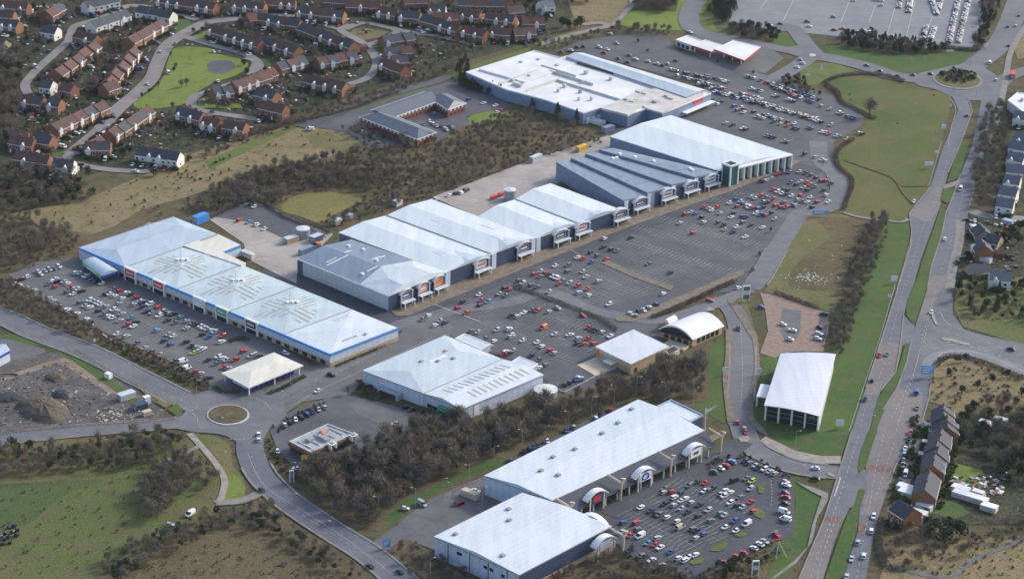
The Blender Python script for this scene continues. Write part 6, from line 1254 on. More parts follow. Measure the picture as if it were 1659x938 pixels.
# ------------------------------------------------------------------ houses
HM = {}
def house_meshes(kind, L, D):
    key = (kind, L, D)
    if key in HM: return HM[key]
    idf = lambda x, t, z: Vector((x, t, z)); eh = 5.6 if kind[2] != 'bungalow' else 2.8; rise = D * .36; res = {}
    mb = MB(); vs = [(-L / 2, -D / 2, 0), (L / 2, -D / 2, 0), (L / 2, D / 2, 0), (-L / 2, D / 2, 0)]; vs += [(x, y, eh) for x, y, _ in vs] + [(-L / 2, 0, eh + rise), (L / 2, 0, eh + rise)]
    mb.add(vs, [(0, 1, 5, 4), (1, 2, 6, 9, 5), (2, 3, 7, 6), (3, 0, 4, 8, 7)]); res['wall'] = (mb, kind[1])
    mb = MB(); o = .35; hz = eh - o * .72
    vs = [(-L / 2 - .2, -D / 2 - o, hz), (L / 2 + .2, -D / 2 - o, hz), (L / 2 + .2, D / 2 + o, hz), (-L / 2 - .2, D / 2 + o, hz), (-L / 2 - .2, 0, eh + rise + .08), (L / 2 + .2, 0, eh + rise + .08)]
    vs += [(x, y, z - .18) for x, y, z in vs]
    mb.add(vs, [(0, 1, 5, 4), (2, 3, 4, 5), (6, 7, 11, 10), (8, 9, 10, 11), (0, 6, 7, 1), (2, 8, 9, 3), (0, 4, 10, 6), (4, 3, 9, 10), (1, 5, 11, 7), (5, 2, 8, 11)]); res['roof'] = (mb, kind[0])
    mb = MB(); mb.box(idf, L * .28, L * .28 + .9, -.35, .35, eh + rise - .5, eh + rise + 1.0); res['chimney'] = (mb, 'chim')
    mb = MB(); mb.box(idf, -L * .28 - .5, -L * .28 + .5, -D / 2 - .1, -D / 2 + .02, 0, 2.1); res['door'] = (mb, 'white')
    mb = MB(); mb.box(idf, -.75, .75, -.08, .03, 0, 1.25); res['window'] = (mb, 'glass'); mb = MB(); mb.box(idf, -.9, .9, -.05, .02, -.14, 1.39); res['window_frame'] = (mb, 'white')
    g = MB(); gw = 3.0; gx = -L * .22; gz = eh + 1.6
    vs = [(gx - gw / 2, -D / 2 - .25, 2.4), (gx + gw / 2, -D / 2 - .25, 2.4), (gx + gw / 2, -D / 2 - .25, eh), (gx, -D / 2 - .25, gz), (gx - gw / 2, -D / 2 - .25, eh), (gx - gw / 2, -D * .2, eh), (gx, -D * .1, gz), (gx + gw / 2, -D * .2, eh), (gx - gw / 2, -D / 2, 2.4), (gx + gw / 2, -D / 2, 2.4)]
    g.add(vs, [(0, 1, 2, 3, 4), (0, 4, 5, 8), (1, 9, 7, 2), (4, 3, 6, 5), (3, 2, 7, 6)]); res['front_gable'] = (g, kind[3] if len(kind) > 3 else 'render')
    pm = MB(); pm.box(idf, L * .05, L * .05 + 3.2, D / 2, D / 2 + 2.6, 0, 2.4); res['conservatory'] = (pm, 'offwhite')
    fm = MB(); fm.box(idf, -L / 2 - .05, L / 2 + .05, -D / 2 - o - .1, -D / 2 - o + .08, eh - .45, eh - .2); res['gutter'] = (fm, 'white')
    out = {}
    for k, (m_, mt) in res.items():
        ob = m_.build(k, M[mt]); out[k] = ob.data; bpy.data.objects.remove(ob)
    HM[key] = out; return out
def put(name, data, parent, loc=(0, 0, 0), rz=0):
    c = bpy.data.objects.new(name, data); col.objects.link(c); c.parent = parent; c.location = loc; c.rotation_euler = (0, 0, rz); return c
HPOS = []
def house(p, ang, kind, L, D, label, group, white=None):
    d = house_meshes(kind, L, D); o = tag(empty(('terraced_house' if kind[2] != 'bungalow' else 'bungalow'), (p.x, p.y, .1), ang), label, 'house', group); HPOS.append((p.copy(), ang, L, D))
    put('wall', d['wall'], o); r = put('roof', d['roof'], o); put('chimney', d['chimney'], r); put('door', d['door'], o); put('gutter', d['gutter'], o)
    eh = 5.6 if kind[2] != 'bungalow' else 2.8
    for x, z in ((-L * .28, 3.0), (L * .25, 3.0), (L * .25, .8)) if eh > 3 else ((L * .25, .8),):
        fr_ = put('window', d['window_frame'], o, (x, -D / 2 - .02, z)); put('pane', d['window'], fr_)
    if eh > 3:
        for x in (-L * .22, L * .22): fr_ = put('window', d['window_frame'], o, (x, D / 2 + .02, 3.0), math.pi); put('pane', d['window'], fr_)
    fr_ = put('window', d['window_frame'], o, (L / 2 + .02, 0, 1.0), math.pi / 2); put('pane', d['window'], fr_)
    if random.random() < .55 and eh > 3: put('front_gable', d['front_gable'], o)
    if random.random() < .35: put('conservatory', d['conservatory'], o)
    return o
KIND = {'t': ('tile', 'brick', 'house', 'render'), 'T': ('tile2', 'brickred', 'house', 'render'), 's': ('slate', 'brick', 'house', 'render'), 'S': ('slate', 'render', 'house', 'render'), 'b': ('slate', 'brickbuff', 'bungalow', 'render'), 'u': ('slateblue', 'render', 'house', 'render')}
KN = {'t': 'brown-roofed house', 'T': 'red-brick house', 's': 'slate-roofed brick house', 'S': 'white slate-roofed house', 'b': 'low bungalow', 'u': 'white-walled house'}
def house_row(a, b, n, kinds, phrase, D=10.4, gap=0.0, flip=False):
    A = P(a[0], a[1], 7); Bp = P(b[0], b[1], 7); d = Bp - A; d.z = 0; Lt = d.length; ang = math.atan2(d.y, d.x)
    if math.cos(ang) < 0: pass
    # face the side that looks towards the camera
    nrm = Vector((math.sin(ang), -math.cos(ang), 0))
    if nrm.y > 0: ang += math.pi
    if flip: ang += math.pi
    L = round(min(11, max(5.5, Lt / n - gap)), 1)
    for i in range(n):
        p = A + d * ((i + .5) / n); p.z = 0; k = kinds[i % len(kinds)]
        nrm = Vector((math.sin(ang), -math.cos(ang), 0)); p = p + nrm * random.uniform(-.7, .7)
        lo = i if a[0] <= b[0] else n - 1 - i
        lab = (f'{KN[k]}, {ORD[lo]} from the left {phrase}' if n > 1 else f'{KN[k]} {phrase}')
        house(p, ang + random.uniform(-.03, .03), KIND[k], L, D, lab, ('houses ' + phrase) if n > 1 else None)
def tr(ox, oy, rows):
    for (x0, y0, x1, y1, n, k, ph, *r) in rows:
        (u0, v0), (u1, v1) = T(ox, oy, [(x0, y0), (x1, y1)]); house_row((u0, v0), (u1, v1), n, k, ph, gap=r[0] if r else 0)
tr(0, 0, [(530, 30, 740, -10, 3, 'S', 'in the pale row at the top left'), (575, 160, 800, 80, 3, 'S', 'in the slate row above brown rows'), (885, 55, 1100, 95, 3, 'S', 'in the slate row with white end'),
    (270, 180, 370, 195, 1, 'S', 'alone near the top left corner', 0), (285, 90, 380, 40, 2, 'Ts', 'above the lone slate house'), (490, 210, 620, 245, 2, 't', 'in the pair below pale slate row'), (1020, 140, 810, 260, 4, 't', 'in upper part of inner brown terrace'), (860, 310, 665, 540, 5, 'tTt', 'in lower part of inner brown terrace'),
    (600, 280, 350, 470, 5, 'tT', 'in the outer brown terrace'), (390, 545, 470, 560, 1, 'T', 'at foot of outer brown terrace'), (270, 525, 340, 535, 1, 'S', 'standing apart beside the left cul-de-sac'), (650, 560, 740, 530, 1, 't', 'at foot of inner brown terrace'),
    (165, 620, 280, 640, 2, 'Ts', 'by the dark tree belt'), (310, 640, 390, 650, 1, 's', 'beside two houses by tree belt'), (650, 660, 330, 810, 5, 'tsTt', 'in the row left of the estate road'), (70, 850, 180, 850, 2, 'sT', 'in the low row at left edge'), (220, 855, 330, 870, 2, 'ts', 'beside the low left-edge row'),
    (940, 690, 690, 850, 5, 'ts', 'in the row right of the estate road'), (640, 880, 560, 920, 1, 't', 'at the foot of the estate road row'), (1130, 700, 1290, 735, 2, 's', 'in the slate pair below the green'), (1290, 760, 1400, 780, 2, 'T', 'in the brick pair below the green'), (1430, 780, 1560, 800, 2, 't', 'in the brown pair below the green'),
    (1345, 580, 1460, 560, 2, 's', 'in slate pair right of the green'), (1470, 540, 1700, 470, 4, 'tT', 'in the brick row right of the green'), (1345, 175, 1660, 275, 6, 'tTts', 'in the row above the estate green'), (1000, -10, 1370, 40, 6, 'tsT', 'in top row beyond the slate row'), (1480, 20, 1680, 40, 3, 'ts', 'in the topmost middle row'), (1560, 110, 1690, 90, 2, 'Ts', 'in the pair below the topmost row'),
    (20, 140, 120, 155, 2, 's', 'at the far upper left edge'), (-60, 225, 40, 250, 2, 'b', 'low on the left edge'), (-50, 320, 30, 315, 1, 'u', 'half cut by the left edge'), (-40, 20, 180, 40, 4, 'tT', 'in the top left corner row'), (-20, 85, 90, 95, 2, 't', 'under the top left corner row')])
tr(410, 0, [(30, 100, 300, 150, 4, 'ts', 'in the row above the oval drive'), (310, 165, 640, 285, 5, 'st', 'in the long slate row left of oval'), (0, 220, 290, 320, 4, 'tsT', 'in the row under the oval drive row'), (150, 420, 320, 375, 3, 'sT', 'in the slate-and-brick row mid estate'), (400, 385, 650, 345, 4, 'Ts', 'in the row beside the lower cul-de-sac'),
    (330, 490, 590, 545, 4, 't', 'in the brown row near the hedge'), (30, 575, 150, 605, 2, 's', 'in the slate pair near the hedge'), (50, 660, 210, 690, 2, 'T', 'in the lowest brick pair'), (-10, 490, 130, 450, 2, 'tT', 'in the brick pair mid estate'), (280, 60, 580, 90, 4, 'sTt', 'in the upper row left of the mansion block'),
    (590, 20, 810, 30, 3, 'T', 'in tall brick block at the oval'), (800, 60, 920, 80, 2, 'T', 'right of the tall brick block'), (930, 85, 1060, 100, 2, 's', 'in slate pair right of the oval'), (1080, 110, 1320, 180, 4, 'st', 'in the slate row right of the oval'), (1340, 180, 1480, 215, 2, 'T', 'at the right end of slate row'),
    (820, 250, 1010, 225, 3, 's', 'in slate block below the oval'), (830, 320, 1000, 310, 2, 'sT', 'under the slate block below oval'), (880, 375, 980, 370, 1, 's', 'tucked behind the slate block'), (820, 390, 970, 440, 2, 'T', 'nearest the hedge in right estate'), (1110, 50, 1220, 55, 2, 'tS', 'with white gable at the top'),
    (1130, 100, 1300, 100, 2, 'T', 'above the slate row right of oval'), (1320, 80, 1440, 95, 2, 't', 'in the upper right estate'), (1480, 95, 1660, 120, 3, 'tTs', 'in far right estate row'), (60, 5, 270, 15, 4, 'T', 'in the top row left of centre'), (450, -10, 620, 0, 3, 'Ts', 'in the top row at centre'), (950, 0, 1100, -5, 2, 't', 'in the top row right of centre'),
    (1500, 190, 1640, 200, 2, 't', 'above the russet trees'), (1300, 10, 1640, 20, 5, 'sTt', 'in topmost right estate row')])
tr(820, 0, [(0, 60, 100, 50, 2, 't', 'in the last estate row by the meadow'), (100, 130, 240, 130, 2, 'T', 'beside the large dark evergreens'), (200, 30, 300, 20, 1, 'u', 'white and bright before the meadow'), (40, 200, 180, 190, 2, 't', 'by garages near the office lane')])
tr(0, 230, [(100, 80, 320, 110, 4, 'Tt', 'in brick row above dark trees'), (340, 130, 470, 140, 2, 'S', 'in slate pair above dark trees'), (70, -20, 220, 0, 2, 'T', 'in the left-edge brick pair'), (230, -30, 340, -10, 1, 's', 'beside the left-edge brick pair'), (540, 20, 700, 20, 2, 'ts', 'at the corner of lowest street'), (880, 50, 1140, 90, 4, 'S', 'in the lowest slate row by heath')])
# right edge
tr(1239, 0, [(1580, 720, 1700, 740, 1, 'u', 'topmost on the right edge'), (1590, 860, 1700, 880, 1, 'u', 'second down on the right edge')])
tr(1239, 230, [(1560, 10, 1660, 30, 1, 'u', 'third down on the right edge'), (1550, 80, 1650, 100, 1, 'u', 'fourth down on the right edge'), (1530, 160, 1640, 170, 1, 'u', 'fifth down on the right edge'), (1520, 230, 1620, 245, 1, 'u', 'sixth down on the right edge'), (1490, 300, 1600, 320, 1, 'u', 'seventh down on the right edge'), (1470, 375, 1580, 390, 1, 'u', 'eighth down on the right edge'),
    (1360, 500, 1410, 570, 1, 'b', 'beside junction of the right side street'), (1420, 570, 1500, 590, 1, 'b', 'behind junction bungalow on the right'), (1350, 620, 1400, 700, 1, 's', 'roadside below junction bungalow'), (1300, 770, 1400, 760, 1, 'b', 'long roof near carriageway lay-by'), (1420, 840, 1560, 850, 1, 'u', 'beside the copse at the right edge')])
tr(1239, 460, [(1120, 790, 1160, 938, 4, 's', 'in the upper half of roadside terrace')])
tr(1239, 698, [(1110, 10, 1070, 250, 6, 's', 'in the lower half of roadside terrace'), (1040, 280, 1000, 400, 2, 's', 'at the foot of the roadside terrace'), (850, 460, 950, 520, 1, 's', 'with pale gable beside the carriageway')])
for k, (u, v, l) in enumerate(T(1239, 698, [(900, 380, 9), (930, 420, 12), (1240, 385, 8), (1420, 500, 7), (1010, 495, 7), (975, 540, 7), (1300, 435, 16), (1350, 410, 5), (1520, 300, 5)])):
    crate('garden_outbuilding', ['upper white flat roof beside the roadside cottages', 'long white flat roof beside the roadside cottages', 'white caravan behind the allotments', 'small white shed at the hedge right of cottages', 'pale caravan behind the end cottage', 'blue-grey caravan behind the end cottage', 'long low pale glasshouse by the allotments', 'white shed beside the long glasshouse', 'pale shed at the far allotment corner'][k], 'outbuilding', u, v, l, 4 if l > 6 else 2.8, 2.6, 'offwhite', (10, 3), 'roof_flat')
for k, (u, v) in enumerate(T(1239, 460, [(1490, 880), (1395, 900)]) + T(1239, 230, [(1390, 680), (1540, 520), (1340, 560), (1400, 760)]) + T(1239, 0, [(1600, 720)])):
    crate('garden_shed', ['white shed behind the roadside terrace', 'low white shed left of another behind the terrace', 'grey garage behind the junction bungalow', 'dark shed beside side street at right', 'white garage at the lay-by junction', 'grey garage near the lay-by', 'white garage among top right houses'][k], 'shed', u, v, 6, 3.5, 2.6, 'offwhite' if k != 3 else 'clad_grey', (10, 3), 'roof_flat' if k in (0, 1, 4) else 'clad_grey')
# sheds and back fences of the estate, one each behind its house
def near(p, r):
    return any((q - p).length < r for q, *_ in HPOS)
nsh = 0
for i, (p, ang, L, D) in enumerate(list(HPOS)):
    if p.y < 950: pass
    o_name = None
    back = Vector((-math.sin(ang), math.cos(ang), 0))
HPOS2 = []
HOUSES = [o for o in col.objects if o.get('category') == 'house']
shed_m = MB(); idf = lambda x, t, z: Vector((x, t, z)); shed_m.box(idf, -1.3, 1.3, -1, 1, 0, 2.0); sh_b = shed_m.build('body', M['fence']); shr = MB(); shr.add([(-1.5, -1.2, 2.0), (1.5, -1.2, 2.0), (1.5, 1.2, 2.0), (-1.5, 1.2, 2.0), (-1.5, 0, 2.6), (1.5, 0, 2.6)], [(0, 1, 5, 4), (2, 3, 4, 5), (0, 4, 3), (1, 2, 5)]); sh_r = shr.build('roof', M['offwhite'])
ga = MB(); ga.box(idf, -1.5, 1.5, -2.8, 2.8, 0, 2.4); ga_b = ga.build('body', M['brick']); ga = MB(); ga.add([(-1.8, -3, 2.4), (1.8, -3, 2.4), (1.8, 3, 2.4), (-1.8, 3, 2.4), (0, -3, 3.6), (0, 3, 3.6)], [(0, 3, 5, 4), (1, 2, 5, 4), (0, 1, 4), (2, 3, 5)]); ga_r = ga.build('roof', M['tile2']); GD = (ga_b.data, ga_r.data); bpy.data.objects.remove(ga_b); bpy.data.objects.remove(ga_r)
SD = (sh_b.data, sh_r.data); bpy.data.objects.remove(sh_b); bpy.data.objects.remove(sh_r)
fm = MB(); fm.box(idf, 0, .08, 0, 10, 0, 1.8); fo = fm.build('timber_fence', M['fence']); FD = fo.data; bpy.data.objects.remove(fo)
fm = MB(); fm.box(idf, -4, 4, 9.9, 10, 0, 1.8).box(idf, -4.05, -3.95, 0, 9.9, 0, 1.8); fo = fm.build('timber_fence', M['fence']); FD2 = fo.data; bpy.data.objects.remove(fo)
for i, h_ in enumerate(HOUSES):
    if h_.location.y < 1100 or h_.name.startswith('bungalow'): continue
    ang = h_.rotation_euler.z; back = Vector((-math.sin(ang), math.cos(ang), 0)); side = Vector((math.cos(ang), math.sin(ang), 0)); base = Vector(h_.location) + back * 4.4
    lab = h_['label']; lab = 'house ' + lab.split(', ')[-1] if ', ' in lab else lab
    if random.random() < .7:
        c = bpy.data.objects.new('garden_fence', FD2); col.objects.link(c); c.location = base; c.rotation_euler = (0, 0, ang); tag(c, ('fence of ' + lab), 'fence', 'back garden fences of the estate')
    q = base + back * random.uniform(6, 8) + side * random.uniform(-2, 2)
    if random.random() < .85 and not near(q, 6.5):
        gar = random.random() < .5; nm = 'garage' if gar else 'shed'; HPOS2.append(q)
        s_ = tag(empty('garage' if gar else 'garden_shed', (q.x, q.y, .1), ang + random.uniform(-.1, .1)), (nm + ' of ' + lab), nm, 'garages of the estate' if gar else 'garden sheds of the estate'); put('body', (GD if gar else SD)[0], s_); put('roof', (GD if gar else SD)[1], s_)
# garden shrubs, behind and beside houses (nobody could count them)
qs = []
for p, ang, L, D in HPOS:
    back = np.array([-math.sin(ang), math.cos(ang), 0]); side = np.array([math.cos(ang), math.sin(ang), 0])
    for k in range(16):
        V = random.choice(BUSH + BUSHB[:1]); s = random.uniform(.5, 1.35); off = back * (random.choice([random.uniform(6, 15), -random.uniform(5.5, 8)])) + side * random.uniform(-4.5, 4.5); q = Vector((p.x + off[0], p.y + off[1], 0))
        if near(q, 4.6): continue
        qs.append(V * s + np.array([q.x, q.y, .1]))
o = quads_obj('garden_shrubs', np.concatenate(qs), M['bushg']); tag(o, kind='stuff')
ROADP = [v.co.copy() for o_ in col.objects if o_.name.startswith('estate_road') for v in o_.data.vertices]
GR = {}
for q in ROADP: GR.setdefault((int(q.x // 10), int(q.y // 10)), []).append(q)
def on_road(x, y, r=7):
    return any((q.x - x) ** 2 + (q.y - y) ** 2 < r * r for i in (-1, 0, 1) for j in (-1, 0, 1) for q in GR.get((int(x // 10) + i, int(y // 10) + j), ()))
greens = [[P(u, v)[:2] for u, v in T(0, 0, [(1080, 300), (1400, 290), (1600, 400), (1500, 520), (1180, 700), (840, 700), (950, 560)])]]
av = lambda x, y: near(Vector((x, y, 0)), 6.3) or on_road(x, y) or any(inside(g_, x, y) for g_ in greens)
wood('garden_trees', [(30, -30), (900, -30), (890, 50), (735, 100), (560, 158), (430, 205), (330, 235), (220, 250), (140, 262), (30, 250)], 6.2, ['bare', 'red', 'ever', 'moss', 'bare', 'bush', 'bush'], .35, .8, avoid=av)
# ------------------------------------------------------------------ cars and vans
def car_mesh(kind):
    idf = lambda x, t, z: Vector((x, t, z)); L, Wd, Hh = dict(hatchback=(3.9, 1.72, 1.46), saloon=(4.5, 1.78, 1.42), estate_car=(4.6, 1.8, 1.55), van=(5.2, 2.0, 2.2))[kind]; mb = MB()
    x0, x1 = -L / 2, L / 2; hb = .92 if kind != 'van' else 1.1; y = Wd / 2
    prof = dict(hatchback=[(x0, .35), (x0, .85), (x0 + .35, hb), (x0 + .25, hb)], saloon=[], estate_car=[], van=[])
    # lower body: bevelled block
    def ring(x, yy, z0, z1): return [(x, -yy, z0), (x, -yy - .0, z1), (x, yy, z1), (x, yy, z0)]
    sec = [(x0, y * .80, .42, .72), (x0 + .18, y * .94, .28, hb - .10), (x0 + L * .27, y, .22, hb), (x1 - L * .2, y, .22, hb), (x1 - .15, y * .95, .28, hb - (.05 if kind != 'saloon' else .02)), (x1, y * .84, .42, hb - .2)]
    vs = []; fs = []
    for s in sec: vs += ring(*s)
    for i in range(len(sec) - 1):
        for j in range(4): fs.append((4 * i + j, 4 * i + (j + 1) % 4, 4 * i + 4 + (j + 1) % 4, 4 * i + 4 + j))
    fs += [(0, 1, 2, 3), tuple(range(len(vs) - 4, len(vs)))]; mb.add(vs, fs, 0)
    # roof slab carried on the cabin
    c0, c1, r0, r1 = dict(hatchback=(x0 + 1.0, x1 - .12, x0 + 1.75, x1 - .65), saloon=(x0 + 1.2, x1 - .75, x0 + 1.95, x1 - 1.35), estate_car=(x0 + 1.15, x1 - .12, x0 + 1.9, x1 - .55), van=(x0 + .75, x1 - .05, x0 + 1.45, x1 - .08))[kind]
    yt = y * .80
    vs = [(r0, -yt, Hh - .07), (r1, -yt, Hh - .07), (r1, yt, Hh - .07), (r0, yt, Hh - .07), (r0 + .15, -yt * .9, Hh), (r1 - .12, -yt * .9, Hh), (r1 - .12, yt * .9, Hh), (r0 + .15, yt * .9, Hh)]
    mb.add(vs, [(0, 1, 5, 4), (1, 2, 6, 5), (2, 3, 7, 6), (3, 0, 4, 7), (4, 5, 6, 7)], 0)
    if kind == 'van': vs = [(r0 + .7, -y * .93, hb), (r1, -y * .93, hb), (r1, y * .93, hb), (r0 + .7, y * .93, hb), (r0 + .7, -yt, Hh - .06), (r1, -yt, Hh - .06), (r1, yt, Hh - .06), (r0 + .7, yt, Hh - .06)]; mb.add(vs, [(0, 1, 5, 4), (1, 2, 6, 5), (2, 3, 7, 6), (3, 0, 4, 7)], 0)
    for sx in (x0 + L * .19, x1 - L * .2):
        for sy in (-1, 1): mb.bar((sx, sy * (y - .2), .32), (sx, sy * (y + .01), .32), .32, n=10, m=1)
    for sy in (-1, 1): mb.box(idf, x0 - .02, x0 + .12, sy * y * .68 - .17, sy * y * .68 + .17, .55, .72, 2)
    b = mb.build(kind, mats=[M['car_w'], M['tyre'], M['skylightpale']])
    g = MB(); yb = y * .93; vs = [(c0, -yb, hb - .02), (c1, -yb, hb - .02), (c1, yb, hb - .02), (c0, yb, hb - .02), (r0 + .01, -yt + .01, Hh - .07), (r1 - .01, -yt + .01, Hh - .07), (r1 - .01, yt - .01, Hh - .07), (r0 + .01, yt - .01, Hh - .07)]
    g.add(vs, [(0, 1, 5, 4), (1, 2, 6, 5), (2, 3, 7, 6), (3, 0, 4, 7)]); go = g.build('windows', M['glass'])
    r = (b.data, go.data); bpy.data.objects.remove(b); bpy.data.objects.remove(go); return r
CARM = {k: car_mesh(k) for k in ('hatchback', 'saloon', 'estate_car', 'van')}
CN = dict(w='white', s='silver', g='grey', k='black', b='blue', r='red', n='dark blue', l='lime green', t='teal', y='yellow', e='beige', c='light blue', o='orange-red')
KNM = dict(hatchback='hatchback', saloon='saloon', estate_car='estate car', van='van')
CARS = []     # (point, angle, kind, colour, label, group)
LOTV = dict(A=(9, -3.9), L=(9, -3.3), P=(9, -4.6), B=(9, 3.8), U=(1, -6), D=(3, -9))
def cars(ox, oy, k, pts, phrase, dirv=(9, -3.9), col_='', kind=None, end='left', jit=.06, flipp=.5):
    """a list of cars where they stand: (x, y[, colour letter]); dirv = the way they point in the picture"""
    pts = sorted(pts, key=lambda p: p[0]); n = len(pts); vert = max(p[0] for p in pts) - min(p[0] for p in pts) < .6 * (max(p[1] for p in pts) - min(p[1] for p in pts)) if n > 1 else False
    if vert: pts.sort(key=lambda p: p[1])
    for i, p in enumerate(pts):
        c = p[2] if len(p) > 2 else random.choice(col_ or 'wwsssggkkknbre'); kd = kind or ('van' if len(c) > 1 else random.choice(['hatchback', 'hatchback', 'saloon', 'estate_car'])); c = c[0]
        u, v = ox + p[0] / k, oy + p[1] / k; a = P(u, v, .9); b = P(u + dirv[0], v + dirv[1], .9); d = b - a; ang = math.atan2(d.y, d.x) + random.uniform(-jit, jit) + (math.pi if random.random() < flipp else 0)
        e = ('from the top' if vert else 'from the left')
        if n == 1: lab = f'{CN[c]} {KNM[kd]} {phrase}'
        else: lab = f'{CN[c]} {KNM[kd]}, {ORD[i]} {e} in {phrase}'
        CARS.append((Vector((a.x, a.y, 0)), ang, kd, c, lab, ('cars in ' + phrase) if n > 1 else None))
def car_row(a, b, occ, phrase, dirv=(9, -3.9), col_='', sp=2.6):
    A = P(a[0], a[1], .9); Bp = P(b[0], b[1], .9); n = int((Bp - A).length / sp); pts = []
    for i in range(n):
        if random.random() < occ: q = PX(A.lerp(Bp, (i + .5) / n)); pts.append(q)
    if pts: cars(0, 0, 1, pts, phrase, dirv, col_)
K6, K7, K4, K5 = 6.254, 5.862, 4.608, 6.254
# left car park
Ld = (9, -3.1)
cars(0, 410, K6, [(770, 200, 'w'), (810, 205, 'w'), (860, 235, 'w'), (885, 240, 's'), (940, 265, 'b'), (970, 285, 'n'), (1030, 310, 's')], 'row beneath the arched entrance canopy', Ld)
cars(0, 410, K6, [(390, 190, 'w'), (410, 215, 'w'), (450, 180, 's'), (500, 165, 's'), (545, 155, 'g'), (595, 135, 'w')], 'rear row at upper corner of the left car park', (9, 4.5))
cars(0, 410, K6, [(180, 270, 'r'), (225, 265, 'k'), (265, 245, 'w'), (150, 315, 's'), (185, 330, 'w'), (260, 350, 'w'), (340, 380, 's')], 'corner group at upper left of left car park', Ld)
cars(0, 410, K6, [(560, 265, 'w'), (590, 285, 'k'), (650, 290, 's'), (685, 310, 'w'), (725, 350, 'r'), (760, 360, 's'), (790, 365, 'w'), (830, 385, 'k')], 'upper line of the short double row', Ld)
cars(0, 410, K6, [(490, 315, 'g'), (530, 290, 'w'), (560, 340, 'r'), (680, 395, 'g'), (735, 415, 'w')], 'lower line of the short double row', Ld)
cars(0, 410, K6, [(1150, 365, 'g'), (1210, 385, 'r'), (1285, 405, 'w'), (1310, 425, 'k'), (1375, 450, 'r'), (1420, 485, 's'), (1455, 500, 'n'), (1525, 515, 'w'), (1600, 550, 'r')] +
     [((200 - 0) * K6 + (x - 0) * K6 / K7, (50) * K6 + y * K6 / K7, c) for x, y, c in [(180, 165, 's'), (245, 185, 'w'), (330, 225, 'r'), (375, 260, 's'), (415, 270, 'g'), (440, 280, 's'), (475, 285, 'k'), (540, 315, 't'), (600, 355, 's'), (660, 370, 'g'), (690, 385, 'k'), (735, 400, 'w'), (765, 415, 'w'), (795, 430, 's'), (835, 440, 'w'), (870, 455, 's')]], 'upper line of row nearest the shops', Ld)
cars(0, 410, K6, [(1070, 415, 'k'), (1110, 415, 'w'), (1160, 435, 'w'), (1240, 460, 'w'), (1205, 510, 's'), (1355, 520, 's'), (1430, 550, 'n'), (1495, 590, 'n'), (1545, 605, 's')] +
     [(200 * K6 + x * K6 / K7, 50 * K6 + y * K6 / K7, c) for x, y, c in [(225, 255, 'k'), (270, 275, 's'), (340, 300, 'w'), (420, 345, 'k'), (490, 370, 'g'), (600, 420, 's'), (750, 480, 'k'), (810, 505, 'b'), (930, 550, 'w')]], 'lower line of row nearest the shops', Ld)
cars(0, 410, K6, [(910, 475, 'w'), (950, 490, 's'), (985, 505, 'w'), (1015, 520, 'w'), (1075, 540, 's'), (1150, 570, 'w'), (1185, 590, 's'), (1235, 615, 's'), (1330, 655, 't'), (1380, 700, 'k')] + [(200 * K6 + x * K6 / K7, 50 * K6 + y * K6 / K7, c) for x, y, c in [(320, 440, 'c'), (430, 480, 's'), (470, 495, 'w'), (590, 555, 'k'), (650, 590, 'k'), (695, 600, 's'), (755, 615, 'w'), (905, 690, 'w'), (940, 705, 'w'), (1060, 720, 'r')]], 'upper line of the middle long row', Ld)
cars(0, 410, K6, [(815, 500, 'g'), (860, 535, 's'), (910, 550, 'w'), (995, 585, 'k'), (1050, 620, 'g'), (1095, 640, 'w'), (1135, 655, 'w'), (1215, 685, 's'), (1290, 725, 'r'), (1350, 740, 'w')] + [(200 * K6 + x * K6 / K7, 50 * K6 + y * K6 / K7, c) for x, y, c in [(385, 540, 'n'), (445, 575, 'b'), (665, 655, 'l'), (720, 635, 's'), (800, 725, 'k'), (875, 760, 'g'), (960, 790, 'r'), (1000, 800, 's'), (980, 725, 's')]], 'lower line of the middle long row', Ld)
cars(0, 410, K6, [(500, 460, 's'), (535, 485, 's'), (585, 535, 'w'), (680, 575, 'w'), (780, 615, 'w'), (875, 670, 'w'), (915, 700, 'n'), (930, 745, 'e'), (1185, 820, 'w'), (1280, 845, 's'), (1385, 910, 'g')] + [(200 * K6 + x * K6 / K7, 50 * K6 + y * K6 / K7, c) for x, y, c in [(200, 610, 's'), (265, 645, 'g'), (350, 675, 'e'), (485, 730, 'g'), (565, 735, 'ww'), (600, 800, 'ww'), (685, 835, 'r'), (735, 850, 's'), (820, 890, 'n')]], 'road hedge row of left car park', Ld)
cars(200, 460, K7, [(1140, 640, 'r'), (1215, 685, 's'), (1245, 670, 's'), (1290, 690, 'k')], 'short row behind the cream kiosk', Ld)
cars(200, 460, K7, [(945, 490, 'r')], 'parked across two bays by the green point', (9, -5), kind='estate_car')
# lower right car park
Pd = (9, -4.9)
cars(960, 740, K4, [(275, 700, 'n'), (365, 735, 'g'), (440, 770, 'w'), (515, 810, 's')], 'bottom hedge row of lower car park', Pd)
cars(960, 740, K4, [(215, 560, 's'), (275, 585, 'r'), (355, 590, 'ww'), (415, 645, 't'), (465, 655, 'r'), (505, 675, 'w'), (580, 710, 'b'), (640, 755, 'w'), (690, 770, 'w')], 'lower line of the nearest double row', Pd)
cars(960, 740, K4, [(225, 490, 'b'), (325, 490, 'r'), (335, 540, 'g'), (485, 605, 's'), (720, 745, 'w'), (765, 730, 'w')], 'upper line of the nearest double row', Pd)
cars(960, 740, K4, [(360, 375, 'w'), (435, 400, 'n'), (475, 420, 'n'), (500, 430, 'g'), (555, 450, 'w'), (630, 480, 'w'), (655, 525, 'ee'), (745, 535, 'g'), (775, 550, 'k'), (830, 575, 'b'), (770, 605, 's')], 'second double row of lower car park', Pd)
